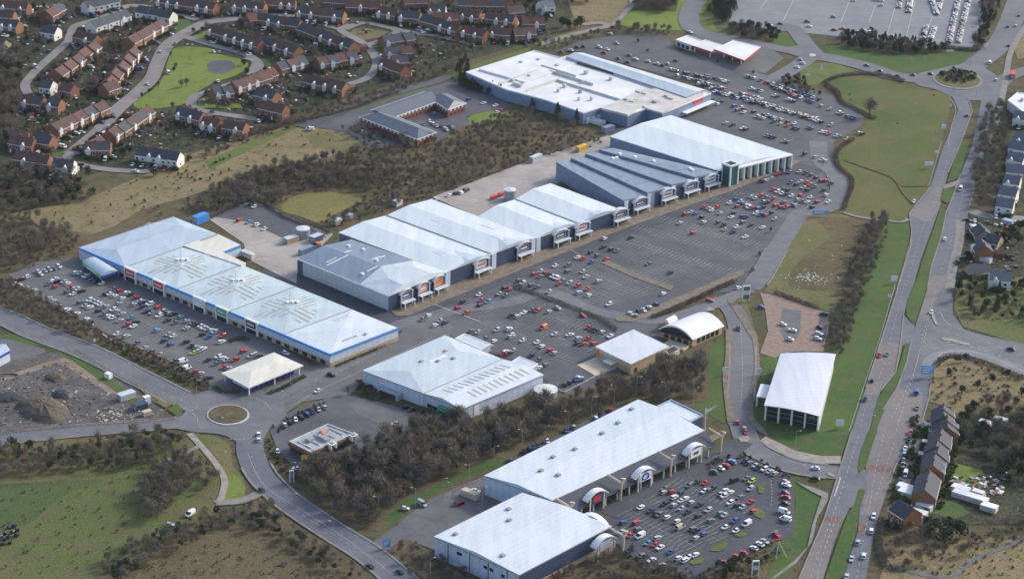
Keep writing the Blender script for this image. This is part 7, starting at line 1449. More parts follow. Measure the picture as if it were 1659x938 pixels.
cars(960, 740, K4, [(540, 350, 'k'), (605, 360, 's'), (665, 385, 's'), (710, 410, 'n'), (790, 440, 'k'), (880, 475, 'g'), (990, 525, 'w'), (1070, 550, 'w')], 'lower line of the third double row', Pd)
cars(960, 740, K4, [(530, 265, 's'), (540, 235, 'g'), (590, 260, 'r'), (610, 300, 'w'), (650, 275, 'n'), (665, 325, 'w'), (695, 310, 'w'), (735, 340, 's'), (800, 355, 'n'), (865, 395, 's'), (955, 420, 't'), (985, 435, 's'), (1065, 475, 'b'), (1150, 500, 'ww')], 'upper line of the third double row', Pd)
cars(960, 740, K4, [(720, 215, 'g'), (835, 255, 'w'), (870, 245, 'g'), (960, 275, 's'), (985, 290, 'w'), (1030, 340, 'w'), (1080, 360, 'k'), (1120, 375, 's'), (1200, 405, 'r')], 'lower line of the far double row', Pd)
cars(960, 740, K4, [(740, 200, 'g'), (785, 185, 'k'), (840, 195, 'r'), (900, 230, 'n'), (990, 250, 'w'), (1030, 265, 'w'), (1100, 300, 'g'), (1180, 335, 'r')], 'upper line of the far double row', Pd)
cars(960, 740, K4, [(910, 110, 'g'), (960, 85, 'w'), (1000, 65, 'r'), (1045, 35, 'c')], 'angled row nearest the showroom road', (9, 5))
cars(960, 740, K4, [(1140, 30, 'k'), (1170, 45, 'g'), (1215, 65, 's'), (1240, 80, 'k'), (1285, 90, 'w'), (1325, 110, 's'), (1360, 125, 'e')], 'top hedge row of lower car park', (9, -4.9))
cars(960, 740, K4, [(1440, 185, 's'), (1445, 210, 'w'), (1440, 265, 'b'), (1440, 300, 'r'), (1440, 345, 'n'), (1430, 410, 'ww'), (1440, 465, 'ww')], 'right end row of lower car park', (9, 2.5))
cars(960, 740, K4, [(1370, 580, 'r'), (1285, 630, 's'), (1250, 650, 'w'), (1205, 680, 'w'), (1130, 715, 'r'), (1080, 745, 'r'), (995, 790, 'r')], 'row along the bottom right hedge', (9, 5))
cars(960, 740, K4, [(1060, 175, 'kk')], 'standing alone in the upper aisle', (9, -4))
cars(960, 740, K4, [(1150, 160, 'g'), (1190, 180, 'l'), (1180, 235, 's')], 'short group by the aisle island', Pd)
# restaurant
cars(410, 460, TS, [(200, 890, 'w'), (235, 875, 'k'), (270, 860, 'w'), (308, 845, 'k'), (345, 825, 'b'), (380, 810, 'n'), (415, 795, 's'), (455, 780, 's')], 'row beside the restaurant entrance hedge', (4, 9))
cars(410, 698, TS, [(155, 130, 'w')], 'beside the restaurant near the road', (4, 9)); cars(410, 698, TS, [(275, 238, 'w')], 'below the restaurant', (9, 1))
cars(410, 460, TS, [(965, 780, 'k'), (1005, 795, 'k'), (1060, 815, 'k'), (1085, 830, 'k'), (1120, 845, 's')], 'delivery bay row before green-fronted store', (9, -4)); cars(410, 460, TS, [(900, 885, 'e')], 'in the delivery yard by green-fronted store', (9, -2))
# moving cars
for u, v, c, dv, ph in [(*T(410, 460, [(410, 678)])[0], 'w', (9, -4), 'driving away from the mini roundabout'), (*T(410, 460, [(495, 575)])[0], 'k', (9, 1), 'turning beside the cream kiosk'), (*T(410, 460, [(205, 438)])[0], 'w', (9, 4), 'at the near end of the blue-trimmed terrace'),
        (*T(410, 698, [(35, 20)])[0], 'w', (1, 9), 'leaving the roundabout southward'), (*T(410, 698, [(35, 55)])[0], 'w', (1, 9), 'behind another leaving the roundabout'), (*T(410, 698, [(55, 375)])[0], 'k', (9, 6), 'alone on the lower main road'), (*T(410, 698, [(740, 855)])[0], 'k', (9, 7), 'on the main road at the bottom'), (*T(410, 698, [(930, 890)])[0], 'n', (9, 7), 'on the main road beside the shrubs'),
        (*T(1239, 460, [(725, 450)])[0], 'r', (3, -9), 'waiting in the left lane at the junction'), (*T(1239, 460, [(775, 445)])[0], 'g', (3, -9), 'waiting beside the red car at the junction'), (*T(1239, 460, [(680, 610)])[0], 'k', (3, -9), 'on the pale stretch of carriageway'), (*T(1239, 460, [(635, 730)])[0], 'k', (3, -9), 'behind the pale stretch of carriageway'),
        (*T(1239, 460, [(1055, 180)])[0], 'w', (3, -9), 'at the side road junction'), (*T(1239, 460, [(965, 685)])[0], 'bb', (2, -9), 'in the bus lay-by'), (*T(1239, 460, [(1560, 412)])[0], 'k', (9, 3), 'on the side road'), (*T(1239, 460, [(965, 785)])[0], 'g', (2, -9), 'behind the lay-by'),
        (*T(1239, 698, [(320, 235)])[0], 'w', (9, 2), 'leaving the lower car park road'), (*T(1239, 698, [(318, 300)])[0], 'k', (9, 2.5), 'waiting at the lower car park exit'), (*T(1239, 698, [(690, 540)])[0], 'w', (3, -9), 'on the carriageway beside the pale gabled cottage'), (*T(1239, 698, [(675, 632)])[0], 'w', (3, -9), 'just past the red crossing'),
        (*T(1239, 698, [(590, 705)])[0], 's', (3, -9), 'left lane below the red crossing'), (*T(1239, 698, [(627, 790)])[0], 'w', (3, -9), 'right lane below the red crossing'), (*T(1239, 698, [(550, 810)])[0], 's', (3, -9), 'left lane near the bottom'), (*T(1239, 698, [(518, 922)])[0], 's', (3, -9), 'lowest on the carriageway'),
        (*T(1239, 230, [(1240, 300)])[0], 'ww', (3, -9), 'on the upper carriageway by the crossing'), (*T(1239, 230, [(1140, 615)])[0], 'w', (3, -9), 'midway on the right carriageway'), (*T(1239, 230, [(945, 378)])[0], 'w', (4, -9), 'entering the pale pull-in'), (*T(1239, 230, [(1275, 492)])[0], 'k', (9, 1), 'turning into the right side street'), (*T(1239, 230, [(1215, 760)])[0], 'k', (2, -9), 'parked in the carriageway lay-by'),
        (*T(1239, 0, [(1280, 732)])[0], 'r', (1, -9), 'just south of the big roundabout'), (*T(820, 460, [(1290, 105)])[0], 'r', (9, 1), 'at the hedge-side road junction'), (*T(820, 460, [(1470, 25)])[0], 'w', (9, -3), 'entering by the white pylon'), (*T(820, 460, [(1470, 282)])[0], 'n', (1, 9), 'on the road past the vaulted pub'), (*T(820, 460, [(1465, 875)])[0], 'r', (1, 9), 'at the road bend above lower car park'),
        (*T(820, 460, [(1510, 915)])[0], 'e', (1, 9), 'following the red car at the bend'), (*T(820, 698, [(1518, 8)])[0], 'r', (1, 9), 'by the small pale mini roundabout'),
        (*T(410, 698, [(1070, 462)])[0], 'ss', (9, 5), 'parked on the verge of the delivery yard'), (*T(410, 698, [(962, 490)])[0], 'w', (9, 1), 'on the grass of the delivery yard'), (*T(410, 698, [(1410, 378)])[0], 'w', (9, 3), 'beside the cream container'),
        (*T(0, 698, [(1205, 525)])[0], 'ww', (9, -5), 'parked on the farm track, larger of two'), (*T(0, 698, [(1075, 592)])[0], 's', (9, 1), 'parked on the farm track behind the van'), (*T(410, 0, [(360, 820)])[0], 'ww', (9, 1), 'in the office car park corner')]:
    cars(u, v, 1, [(0, 0, c)], ph, dv)
cars(1239, 698, TS, [(925, 10, 'r'), (915, 45, 'k'), (890, 112, 'w'), (885, 145, 'c'), (880, 180, 's'), (875, 215, 's'), (890, 275, 'ww'), (860, 310, 'k')], 'side street line by the roadside terrace', (2, -9))
cars(1239, 0, TS, [(1540, 170, 'b'), (1590, 165, 'w'), (1545, 290, 'n'), (1610, 100, 'g'), (1425, 400, 'ww'), (1465, 507, 'w')], 'traffic right of the big roundabout', (4, -9))
cars(1239, 0, TS, [(645, 415, 'k'), (730, 450, 'k'), (845, 482, 'n'), (940, 475, 'k'), (1050, 467, 'k'), (1205, 432, 'k'), (225, 378, 's'), (240, 402, 'w'), (205, 428, 'w')], 'queue between the two upper roundabouts', (9, 3))
cars(1239, 460, TS, [(115, 255, 'w'), (175, 292, 'w'), (160, 350, 'w')], 'left bay of the brick-paved forecourt', (9, 2)); cars(1239, 460, TS, [(375, 190, 'k'), (350, 275, 'k'), (342, 315, 'w'), (335, 345, 'w')], 'right bay of the brick-paved forecourt', (9, 2))
cars(1239, 460, TS, [(-20, 145, 'b')], 'by the hedge of the brick-paved forecourt', (9, 2))
cars(820, 698, TS, [(30, 185, 'g'), (118, 130, 'k'), (150, 112, 'k'), (175, 100, 'k'), (200, 92, 'k'), (262, 65, 'w')] + [(x, y - 238 * TS, c) for x, y, c in [(570, 850, 'w'), (600, 830, 'k'), (660, 798, 'r'), (430, 905, 's'), (380, 928, 'b')]], 'rear lane behind the lower block', (4, 9))
cars(820, 230, TS, [(310, 785, 'w'), (392, 780, 'g'), (390, 818, 'g'), (485, 822, 's'), (505, 855, 's'), (585, 882, 's')], 'pair of lines below the central brown strip', (9, -3.6))
cars(840, 380, K5, [(160, 400, 'r'), (222, 372, 's'), (220, 425, 'g'), (270, 390, 'r'), (310, 405, 'k'), (345, 425, 'w'), (380, 435, 'w'), (400, 445, 'w'), (450, 470, 'g'), (410, 500, 'r'), (520, 490, 's'), (600, 520, 'r'), (700, 550, 'o'), (610, 587, 's'), (710, 615, 'w'), (920, 705, 'w')], 'long double row above the middle hedge', (9, -3.8))
cars(840, 380, K5, [(10, 465, 'g'), (45, 490, 's'), (130, 512, 'g'), (195, 530, 'g'), (310, 580, 's')], 'row along the middle hedge', (9, -3.8))
cars(840, 380, K5, [(600, 232, 'w'), (650, 243, 'r'), (740, 278, 'b'), (730, 180, 'k'), (800, 212, 'g'), (890, 250, 'r')], 'lines either side of the central brown strip', (9, -3.8))
cars(840, 380, K5, [(855, 130, 'k'), (940, 150, 'k'), (1000, 165, 'g'), (870, 40, 'w'), (1140, 30, 'k')], 'line beside the shop frontage road', (9, -3.6))
cars(840, 380, K5, [(1320, 295, 'g'), (1535, 390, 'k')], 'almost empty centre of the car park', (9, -3.6)); cars(840, 380, K5, [(1465, 600, 'w')], 'alone at the end of the brown strip', (9, -3.6))
cars(840, 380, K5, [(1140, 800, 'w'), (1190, 820, 's'), (1215, 780, 'k'), (1270, 765, 'w'), (1330, 740, 'w'), (1395, 705, 'b')], 'end row on the brown paved point', (6, 5))
cars(840, 380, K5, [(395, 745, 's'), (650, 820, 'r')], 'hedge-side road of the central car park', (9, 3))
cars(820, 460, TS, [(30, 200, 'k'), (70, 205, 's'), (110, 182, 'w'), (165, 165, 'g'), (200, 168, 'r'), (270, 176, 's')], 'upper line below the middle road', (9, -3.9))
cars(820, 460, TS, [(520, 275, 'r'), (545, 285, 'k'), (570, 295, 'k'), (605, 305, 's'), (660, 330, 'w')], 'hedge line near the beige building', (9, -3.9))
cars(820, 460, TS, [(235, 278, 'oo')], 'in the middle of the lower central car park', (9, -5)); cars(820, 460, TS, [(310, 320, 'w'), (405, 322, 'w')], 'pair right of the orange-red van', (9, -2))
cars(820, 460, TS, [(458, 345, 's'), (450, 375, 'n'), (490, 380, 'r'), (515, 347, 'r'), (552, 378, 'r')], 'cluster left of the beige building', (9, -3.9))
cars(820, 460, TS, [(20, 290, 's'), (35, 325, 'w'), (105, 357, 'w'), (195, 370, 'w'), (225, 395, 'w'), (280, 420, 'r'), (305, 438, 's'), (45, 420, 's'), (20, 440, 'k')], 'middle line of lower central car park', (9, -3.9))
cars(820, 460, TS, [(158, 455, 'k'), (205, 480, 'g'), (250, 512, 'g'), (205, 530, 'w')], 'line beside the skylit store annexe', (9, -3.9))
cars(820, 460, TS, [(372, 635, 'k'), (405, 622, 'n'), (440, 605, 'b'), (460, 595, 'w'), (482, 598, 's')], 'walled row below the beige building', (4, 9))
cars(410, 460, TS, [(1070, 225, 'g'), (1110, 200, 'w'), (1150, 262, 'w'), (1185, 232, 's'), (1215, 245, 'n')], 'small corner bay near the terrace end', (9, -3.9))
cars(410, 460, TS, [(1295, 152, 'r'), (1330, 112, 'k'), (1352, 182, 'r'), (1430, 68, 'w'), (1435, 135, 'n'), (1445, 105, 'r'), (1490, 112, 't')], 'group before the orange-fronted portal', (9, -3.9))
cars(410, 460, TS, [(1380, 298, 'g'), (1425, 305, 's'), (1470, 345, 'g'), (1525, 362, 'w'), (1500, 395, 's'), (1545, 290, 's'), (1580, 440, 'r'), (1600, 430, 'w'), (1635, 335, 's'), (1620, 285, 'w')], 'lines behind the hipped store', (9, -3.9))
cars(410, 460, TS, [(1560, 62, 's'), (1595, 25, 'k'), (1600, 72, 'g'), (1625, 35, 'r')], 'upper group beyond the central crossing', (9, -3.9))
# far lots: dense
D8 = [(60, 670, 'r'), (120, 650), (170, 665, 'b'), (230, 700), (250, 750), (250, 600, 'r'), (300, 610, 'e'), (330, 630, 'w'), (380, 600, 'r'), (420, 660), (400, 750), (450, 780), (460, 825), (530, 700, 'w'), (550, 660), (510, 555, 'w'), (580, 520), (590, 590), (620, 540), (650, 560), (690, 580, 'w'), (710, 600, 'w'), (735, 610), (800, 610), (850, 600), (780, 660, 'w'), (830, 675), (880, 680, 'r'), (940, 655), (970, 720), (640, 690), (680, 700), (650, 750), (730, 780), (845, 805, 'w'), (580, 800), (545, 850), (140, 860, 'r'), (670, 900, 'w'), (730, 490), (770, 510), (830, 480, 'r'), (880, 500), (860, 540), (900, 550), (960, 510, 'r'), (1000, 440, 'w'), (960, 420), (1060, 420), (1090, 430), (1080, 470), (1140, 485, 'w'), (1040, 460), (1130, 350, 'b'), (1190, 370), (1230, 340), (1290, 350, 'r'), (1330, 370, 'r'), (1260, 400), (1300, 425), (1370, 390), (1230, 480, 'r'), (1200, 520), (1245, 540), (1330, 500), (1300, 545), (1400, 545, 'r'), (980, 580, 'r'), (1030, 600), (1060, 550), (1090, 600), (1140, 580), (1180, 580), (1220, 240), (1280, 255), (1340, 270), (1390, 300), (1440, 330, 'r'), (1490, 330, 'r'), (1540, 360), (1460, 430), (1490, 475, 'w'), (1515, 545), (1350, 600, 'k'), (830, 340), (880, 330), (930, 305), (1010, 265, 'r'), (1060, 250), (1120, 245), (10, 760)]
cars(1100, 240, K6, D8, 'upper end of the main car park', (9, -3.4))
cars(820, 0, TS, [(590, 300, 'w'), (640, 315, 'w'), (620, 335, 'r'), (710, 370, 'g'), (780, 350, 'g'), (820, 375, 'w'), (900, 390, 'w'), (955, 405, 'w'), (1020, 405, 's'), (770, 395, 'k'), (1075, 385), (350, 330, 'k'), (410, 320, 'w'), (450, 300, 'k'), (490, 295, 'k'), (660, 215, 'w'), (700, 275, 's'), (990, 415, 'k'), (1165, 205, 'w')], 'top of the supermarket car park', (9, 3.2))
for k, (a, b, oc) in enumerate([((1085, 112), (1150, 128), .7), ((1090, 120), (1240, 163), .55), ((1130, 135), (1330, 195), .6), ((1145, 145), (1400, 218), .55), ((1150, 160), (1380, 228), .6), ((1160, 168), (1300, 212), .6), ((1130, 185), (1290, 235), .4), ((1200, 120), (1330, 162), .7), ((1250, 140), (1390, 195), .75), ((1175, 150), (1345, 202), .7), ((1140, 122), (1290, 165), .7), ((1280, 240), (1340, 262), .4)]):
    car_row(a, b, oc, ['first', 'second', 'third', 'fourth', 'fifth', 'sixth', 'seventh', 'eighth', 'ninth', 'tenth', 'eleventh', 'twelfth'][k] + ' row of the supermarket car park', (9, -3.2))
for k, (a, b, oc) in enumerate([(T(1239, 0, [(1055, 0), (1090, 95)]), 0, .9), (T(1239, 0, [(1025, 165), (1000, 245)]), 0, .9), (T(1239, 0, [(1075, 170), (1050, 245)]), 0, .9), (T(1239, 0, [(1225, 0), (1165, 270)]), 0, .95), (T(1239, 0, [(1290, 0), (1225, 270)]), 0, .95), (T(1239, 0, [(860, -40), (850, 50)]), 0, .9), (T(1239, 0, [(930, -40), (910, 80)]), 0, .9), (T(1239, 0, [(1120, -40), (1100, 60)]), 0, .9)]):
    a, b = a; car_row(a, b, oc, f'{ORD[k]} column of the pale top car park', (9, 1.5), 'wwwssgekr')
cars(1239, 0, TS, [(100, 152, 'k'), (270, 138, 'k'), (280, 168, 'w'), (435, 108, 'g'), (440, 190, 'k'), (490, 182, 'r'), (595, 205, 'w'), (625, 195, 'w'), (680, 180, 'k'), (672, 207, 'w'), (800, 228, 's'), (30, 160, 'w'), (560, 5, 'w'), (735, 5, 'w'), (700, 0, 'w'), (735, 35, 's')], 'front edge of the pale top car park', (9, 1))
cars(410, 0, TS, [(710, 845, 'w'), (730, 855, 'k'), (695, 840, 's'), (765, 870, 'w'), (790, 915, 'ww')], 'row before the nearest brick office wing', (4, 9))
cars(410, 0, TS, [(1120, 770, 'w'), (1140, 785, 'w'), (1165, 800, 's'), (1190, 800, 'k'), (1215, 815, 'w'), (1240, 800, 'k'), (1265, 810, 's'), (1230, 825, 'w'), (1080, 790, 'g')], 'brick office courtyard', (4, 9)); cars(410, 0, TS, [(1150, 720, 's'), (1365, 630, 'b'), (1460, 655, 'w'), (1535, 670, 'w'), (1570, 700, 'r'), (1545, 712, 'w'), (1290, 715, 'w')], 'lane behind the brick offices', (9, -3))
cars(0, 230, TS, [(1610, 410, 'w'), (1515, 495, 'r'), (1577, 507, 't'), (1622, 522, 'w')] + [(x + 410 * TS, y, c) for x, y, c in [(25, 525, 'w'), (70, 550, 'w')]], 'staff car park behind the blue-trimmed terrace', (9, -4))
cars(410, 230, TS, [(1160, 362, 'w'), (1240, 338, 'w'), (1285, 325, 'k'), (1320, 322, 'w'), (1350, 308, 'kk')], 'rear of the loading yard', (9, -4)); cars(820, 230, TS, [(570, 95, 'k')], 'beside the blue-grey sawtooth unit', (9, -4))
cars(0, 0, TS, [(310, 325, 'g'), (225, 425, 'ww'), (1015, 330, 'w'), (935, 535, 'w'), (1355, 330, 'w'), (1390, 332, 's'), (1065, 462, 'ww'), (480, 620, 'w'), (1380, 515, 'w'), (1335, 268, 'w'), (690, 805, 'w'), (405, 930, 'w'), (1240, 700, 'k'), (1345, 708, 'k'), (270, 715, 'w'), (300, 475, 'w'), (925, 375, 'w'), (1385, 265, 's'), (1290, 640, 's'), (425, 665, 'w'), (460, 285, 'w'), (435, 100, 'w'), (1030, 735, 'w'), (400, 40, 's')], 'left half of the housing estate', (6, 5))
cars(410, 0, TS, [(35, 770, 'w'), (610, 480, 'w'), (815, 365, 'ww'), (1070, 205, 'w'), (935, 165, 'w'), (905, 135, 's'), (660, 145, 'w'), (380, 235, 'w'), (1540, 235, 'ww'), (1395, 290, 'w'), (300, 455, 'w'), (180, 380, 'w'), (270, 25, 'w'), (340, 35, 'w'), (375, 20, 's'), (50, 45, 'w'), (1345, 250, 's'), (1220, 235, 'w'), (1170, 210, 'k'), (680, 365, 'w')], 'right half of the housing estate', (6, 5))
cars(0, 230, TS, [(395, 30, 'ww'), (920, 145, 'g'), (720, 95, 'w'), (180, 40, 's'), (860, 185, 'w')], 'lowest street of the housing estate', (8, 2))
cars(1239, 230, TS, [(1330, 500, 'w'), (1500, 525, 'w'), (1535, 545, 'r'), (1590, 510, 's'), (1330, 540, 's')], 'right-hand side street', (3, 9))
for p, ang, L_, D_ in HPOS:
    for q_ in range(2):
        if random.random() < .42 and p.y > 1150:
            fr = Vector((math.sin(ang), -math.cos(ang), 0)); c_ = p + fr * random.uniform(8.5, 10.5) + Vector((math.cos(ang), math.sin(ang), 0)) * random.uniform(-3.5, 3.5)
            if not near(c_, 7.2): CARS.append((Vector((c_.x, c_.y, 0)), ang + math.pi / 2 + random.uniform(-.2, .2), random.choice(['hatchback', 'saloon', 'estate_car', 'van']), random.choice('wwwsskrbg'), 'car on a drive of the housing estate', None))
CARS.sort(key=lambda c: (c[0] - Vector((0, 0, CAMH))).length)
NEAR = CARS[:296]; FAR = CARS[296:]
seen = {}
for p, ang, kd, c, lab, grp in NEAR:
    o = bpy.data.objects.new('parked_' + ('van' if kd == 'van' else 'car'), CARM[kd][0]); col.objects.link(o); o.location = (p.x, p.y, .45); o.rotation_euler = (0, 0, ang)
    o.material_slots[0].link = 'OBJECT'; o.material_slots[0].material = M['car_' + c]; tag(o, lab, 'van' if kd == 'van' else 'car', grp); put('windows', CARM[kd][1], o)
def md_arrays(me):
    v = np.empty(len(me.vertices) * 3); me.vertices.foreach_get('co', v); return v.reshape(-1, 3), [tuple(p.vertices) for p in me.polygons], [p.material_index for p in me.polygons]
MA = {k: (md_arrays(CARM[k][0]), md_arrays(CARM[k][1])) for k in CARM}
cols = sorted({c[3] for c in FAR}); mats = [M['tyre'], M['skylightpale'], M['glass']] + [M['car_' + c] for c in cols]; vs = []; fs = []; mi = []
for p, ang, kd, c, *_ in FAR:
    ca, sa = math.cos(ang), math.sin(ang); Rm = np.array([[ca, sa, 0], [-sa, ca, 0], [0, 0, 1]])
    for w_, (v, f, m_) in enumerate(MA[kd]):
        n = len(vs); vs += [tuple(x) for x in (v @ Rm + np.array([p.x, p.y, .45]))]; fs += [tuple(i + n for i in g) for g in f]
        mi += [(3 + cols.index(c)) if (w_ == 0 and k == 0) else (2 if w_ else k - 1) for k in m_]
tag(mesh_obj('distant_parked_cars', vs, fs, mats=mats, midx=mi), 'distant parked cars in the upper car parks, estate and yards', kind='stuff')
print('CARS', len(CARS))
# ------------------------------------------------------------------ street furniture
def lamp(u, v, h, ph, arm=1.8, side=1, grp='street lamps'):
    p = P(u, v, ZG); o = tag(empty('street_lamp', p, 0), 'street lamp ' + ph, 'street lamp', grp); mb = MB(); mb.bar((0, 0, 0), (0, 0, h), .13, .07); mb.build('post', M['steel'], o)
    mb = MB(); mb.bar((0, 0, h), (arm * side, 0, h + .35), .08, .06, n=5); mb.build('arm', M['steel'], o); mb = MB(); mb.box(lambda x, t, z: Vector((x, t, z)), arm * side - .35, arm * side + .35, -.14, .14, h + .3, h + .42); mb.build('lantern', M['white'], o)
LP = [(26, 535, 'on the main road bend, leftmost'), (103, 553, 'on the main road beside the left car park thicket'), (217, 620, 'between main road and green verge'), (319, 648, 'by the kiosk bed near the roundabout'), (110, 688, 'inside the building site'), (257, 696, 'on the road below the building site'), (319, 697, 'just left of the roundabout'), (289, 680, 'at the splitter island left of roundabout'),
      (471, 628, 'at right end of the cream kiosk'), (452, 665, 'beside the restaurant approach'), (373, 765, 'on the narrow verge by the curved path'), (474, 833, 'on the main road below the restaurant'), (541, 878, 'second down the lower main road'), (472, 782, 'at tip of restaurant shrubs'), (613, 838, 'tall in the wood corner'), (697, 938, 'beside the warehouse shrubs'), (673, 823, 'on the delivery yard verge, lowest'), (717, 808, 'on the delivery yard verge, second'), (760, 786, 'on the delivery yard verge, third'), (800, 755, 'on the delivery yard verge, topmost'), (733, 802, 'short one in the delivery yard'), (781, 822, 'at corner of lower retail block'),
      (846, 728, 'on the rear lane, lowest'), (882, 722, 'on the rear lane beside dark cars'), (921, 698, 'on the rear lane, second'), (958, 674, 'on the rear lane, third'), (995, 655, 'on the rear lane, fourth'), (1031, 641, 'behind the ridge of lower block'), (1077, 650, 'behind the flat side unit'), (1123, 659, 'beside the green bank by the pub road'),
      (1307, 786, 'at the lower car park exit'), (1288, 730, 'on the bend below the showroom'), (1420, 705, 'right of showroom on the verge'), (1499, 112, 'on the bank above the big roundabout'), (1479, 118, 'on the bank left of big roundabout'), (1571, 110, 'behind the big roundabout'), (1581, 158, 'below the big roundabout'), (1617, 126, 'right of the big roundabout'), (1520, 240, 'beside the upper left carriageway'), (1527, 205, 'beside left carriageway under the roundabout'), (1335, 75, 'beside the upper mini roundabout'), (1655, 500, 'in the copse at right edge')]
for i, (u, v, ph) in enumerate(LP): lamp(u, v, 10.0 if 'short' not in ph else 6, ph, side=1 if i % 2 else -1)
def board(name, u, v, w_, h_, z0, mat, lab, cat='road sign', dv=(10, 0), marks=None, back='steel'):
    p = P(u, v, ZG); q = P(u + dv[0], v + dv[1], ZG); a = math.atan2(q.y - p.y, q.x - p.x); o = tag(empty(name, p, a), lab, cat); idf = lambda x, t, z: Vector((x, t, z))
    mb = MB(); mb.box(idf, -w_ / 2, w_ / 2, -.08, .08, z0, z0 + h_); mb.build('panel', M[mat], o)
    for x in (-w_ * .35, w_ * .35): mb = MB(); mb.bar((x, .12, 0), (x, .12, z0 + h_ * .9), .07); mb.build('post', M['steel'], o)
    if marks:
        mb = MB(); 
        for k in range(3): mb.box(idf, -w_ * .38, w_ * (.1 + .12 * k), -.12, -.085, z0 + h_ * (.2 + .25 * k), z0 + h_ * (.3 + .25 * k))
        mb.build('lettering', M[marks], o)
for a in [(*T(1239, 230, [(1037, 165)])[0], 5.5, 2.6, 1.5, 'white', 'wide white direction sign beside upper left carriageway'), (*T(1239, 230, [(1085, 85)])[0], 2, 1.6, 1.5, 'white', 'small white sign above the wide white sign'), (*T(1239, 230, [(816, 895)])[0], 3.6, 3, 1.4, 'white', 'white direction sign on the green verge by the thicket'), (*T(1239, 460, [(474, 912)])[0], 3.8, 3.2, 1.2, 'white', 'white sign on grass right of the showroom'),
          (*T(1239, 0, [(1172, 340)])[0], 5, 1.4, 1.2, 'skylightpale', 'long pale sign under the top car park hedge'), (*T(1239, 0, [(1402, 310)])[0], 3, 2.4, 1.5, 'white', 'white sign on the bank right of top hedge'), (*T(1239, 0, [(272, 490)])[0], 3, 1.6, 1, 'white', 'white sign on the grass by the mini roundabout'), (*T(1239, 0, [(360, 455)])[0], 1.6, 4, .6, 'skylightpale', 'slim pale totem on the grass by mini roundabout'),
          (*T(1239, 0, [(1132, 830)])[0], 3, 2.8, 1.5, 'white', 'white sign beside the left carriageway below roundabout'), (*T(1239, 0, [(1175, 690)])[0], 1.5, 1.6, 1.5, 'white', 'small white sign at the roundabout exit'), (*T(1239, 0, [(1200, 568)])[0], 3, 1, .8, 'skylightpale', 'pale chevron board on the big roundabout island'), (*T(820, 460, [(1382, 575)])[0], 2.4, 2.6, 1.5, 'white', 'white sign left of the pub road'),
          (*T(820, 460, [(1600, 580)])[0], 2.4, 2.6, 1.5, 'white', 'white sign right of the pub road'), (*T(0, 460, [(600, 378)])[0], 1.2, 1.6, 1, 'white', 'white sign by the hedge of the main road'), (*T(1239, 698, [(70, 780 - 120)])[0], 1.4, 1.4, 1, 'white', 'small white sign by the tripod mast'), (*T(1239, 460, [(790, 100)])[0], 1.6, 1.6, 1.5, 'white', 'small white sign high on the green verge')]:
    board('road_sign', a[0], a[1], a[2], a[3], a[4], a[5], a[6])
board('direction_sign', *T(1239, 460, [(1028, 590)])[0], 6.5, 4.8, 1.6, 'car_c', 'large blue direction sign beside the slip road', marks='white')
board('height_barrier_sign', *T(1239, 230, [(350, 470)])[0], 9, 2.6, 1.2, 'car_c', 'long light blue sign by the upper car park exit', marks='white')
board('entrance_sign', *T(410, 698, [(845, 745)])[0], 3.2, 3.4, .8, 'blue_trim', 'blue entrance sign of the lower delivery yard', marks='white')
board('roundabout_sign', *T(0, 460, [(1410, 862)])[0], 1.2, 1.0, .6, 'skylightpale', 'small pale sign on the roundabout island')
def totem(u, v, w_, h_, mat, lab, frame='white'):
    p = P(u, v, ZG); o = tag(empty('totem_sign', p, .2), lab, 'totem sign'); idf = lambda x, t, z: Vector((x, t, z))
    mb = MB(); mb.box(idf, -w_ / 2 - .3, -w_ / 2, -.3, .3, 0, h_).box(idf, w_ / 2, w_ / 2 + .3, -.3, .3, 0, h_).box(idf, -w_ / 2, w_ / 2, -.3, .3, h_ - .3, h_); mb.build('frame', M[frame], o)
    for k in range(3): mb = MB(); mb.box(idf, -w_ / 2, w_ / 2, -.2, .2, 1.5 + k * (h_ - 2) / 3, 1.3 + (k + 1) * (h_ - 2) / 3); mb.build('panel', M[mat if k % 2 else 'skylightdark'], o)
totem(*T(960, 740, [(1212, 890)], K4)[0], 2.4, 7.5, 'offwhite', 'white-framed totem sign at the corner of the lower car park')
totem(*T(820, 460, [(1518, 110)])[0], 3.4, 9, 'skylightpale', 'grey and white pylon sign at the brown paved point')
totem(*T(410, 698, [(245, 325)])[0], 1.4, 6, 'blue_trim', 'slim blue and white totem below the restaurant')
p = P(*T(960, 740, [(1370, 760)], K4)[0], ZG); o = tag(empty('tripod_mast', p), 'white leaning three-legged mast with red head by lower car park', 'sculpture')
for k, q in enumerate(((0, 0), (4.5, 2), (-3, 3))): mb = MB(); mb.bar((q[0], q[1], 0), (.6, 1, 8), .22, .18); mb.build('leg', M['offwhite'], o)
mb = MB(); mb.bar((-1.2, 1, 8), (1.8, 1, 8.8), .7, .3); mb.build('head', M['red'], o)
# wrapped bales in the field
bm_ = MB(); bm_.bar((0, -.6, .62), (0, .6, .62), .62, n=16); bo = bm_.build('hay_bale', M['car_k'], smooth=False); BD = bo.data; bpy.data.objects.remove(bo)
bl = sorted(T(0, 698, [(90, 608), (60, 618), (105, 636), (30, 655), (105, 668), (30, 692), (62, 714), (4, 675), (6, 724), (-8, 748), (82, 645), (50, 680)]))
for i, (u, v) in enumerate(bl):
    o = bpy.data.objects.new('hay_bale', BD); col.objects.link(o); q = P(u, v, .1); o.location = (q.x, q.y, .1); o.rotation_euler = (0, 0, random.uniform(0, 3)); o.scale = (1.25,) * 3; tag(o, f'black-wrapped bale, {ORD[i]} from the left in the field stack', 'bale', 'black-wrapped bales in the field')
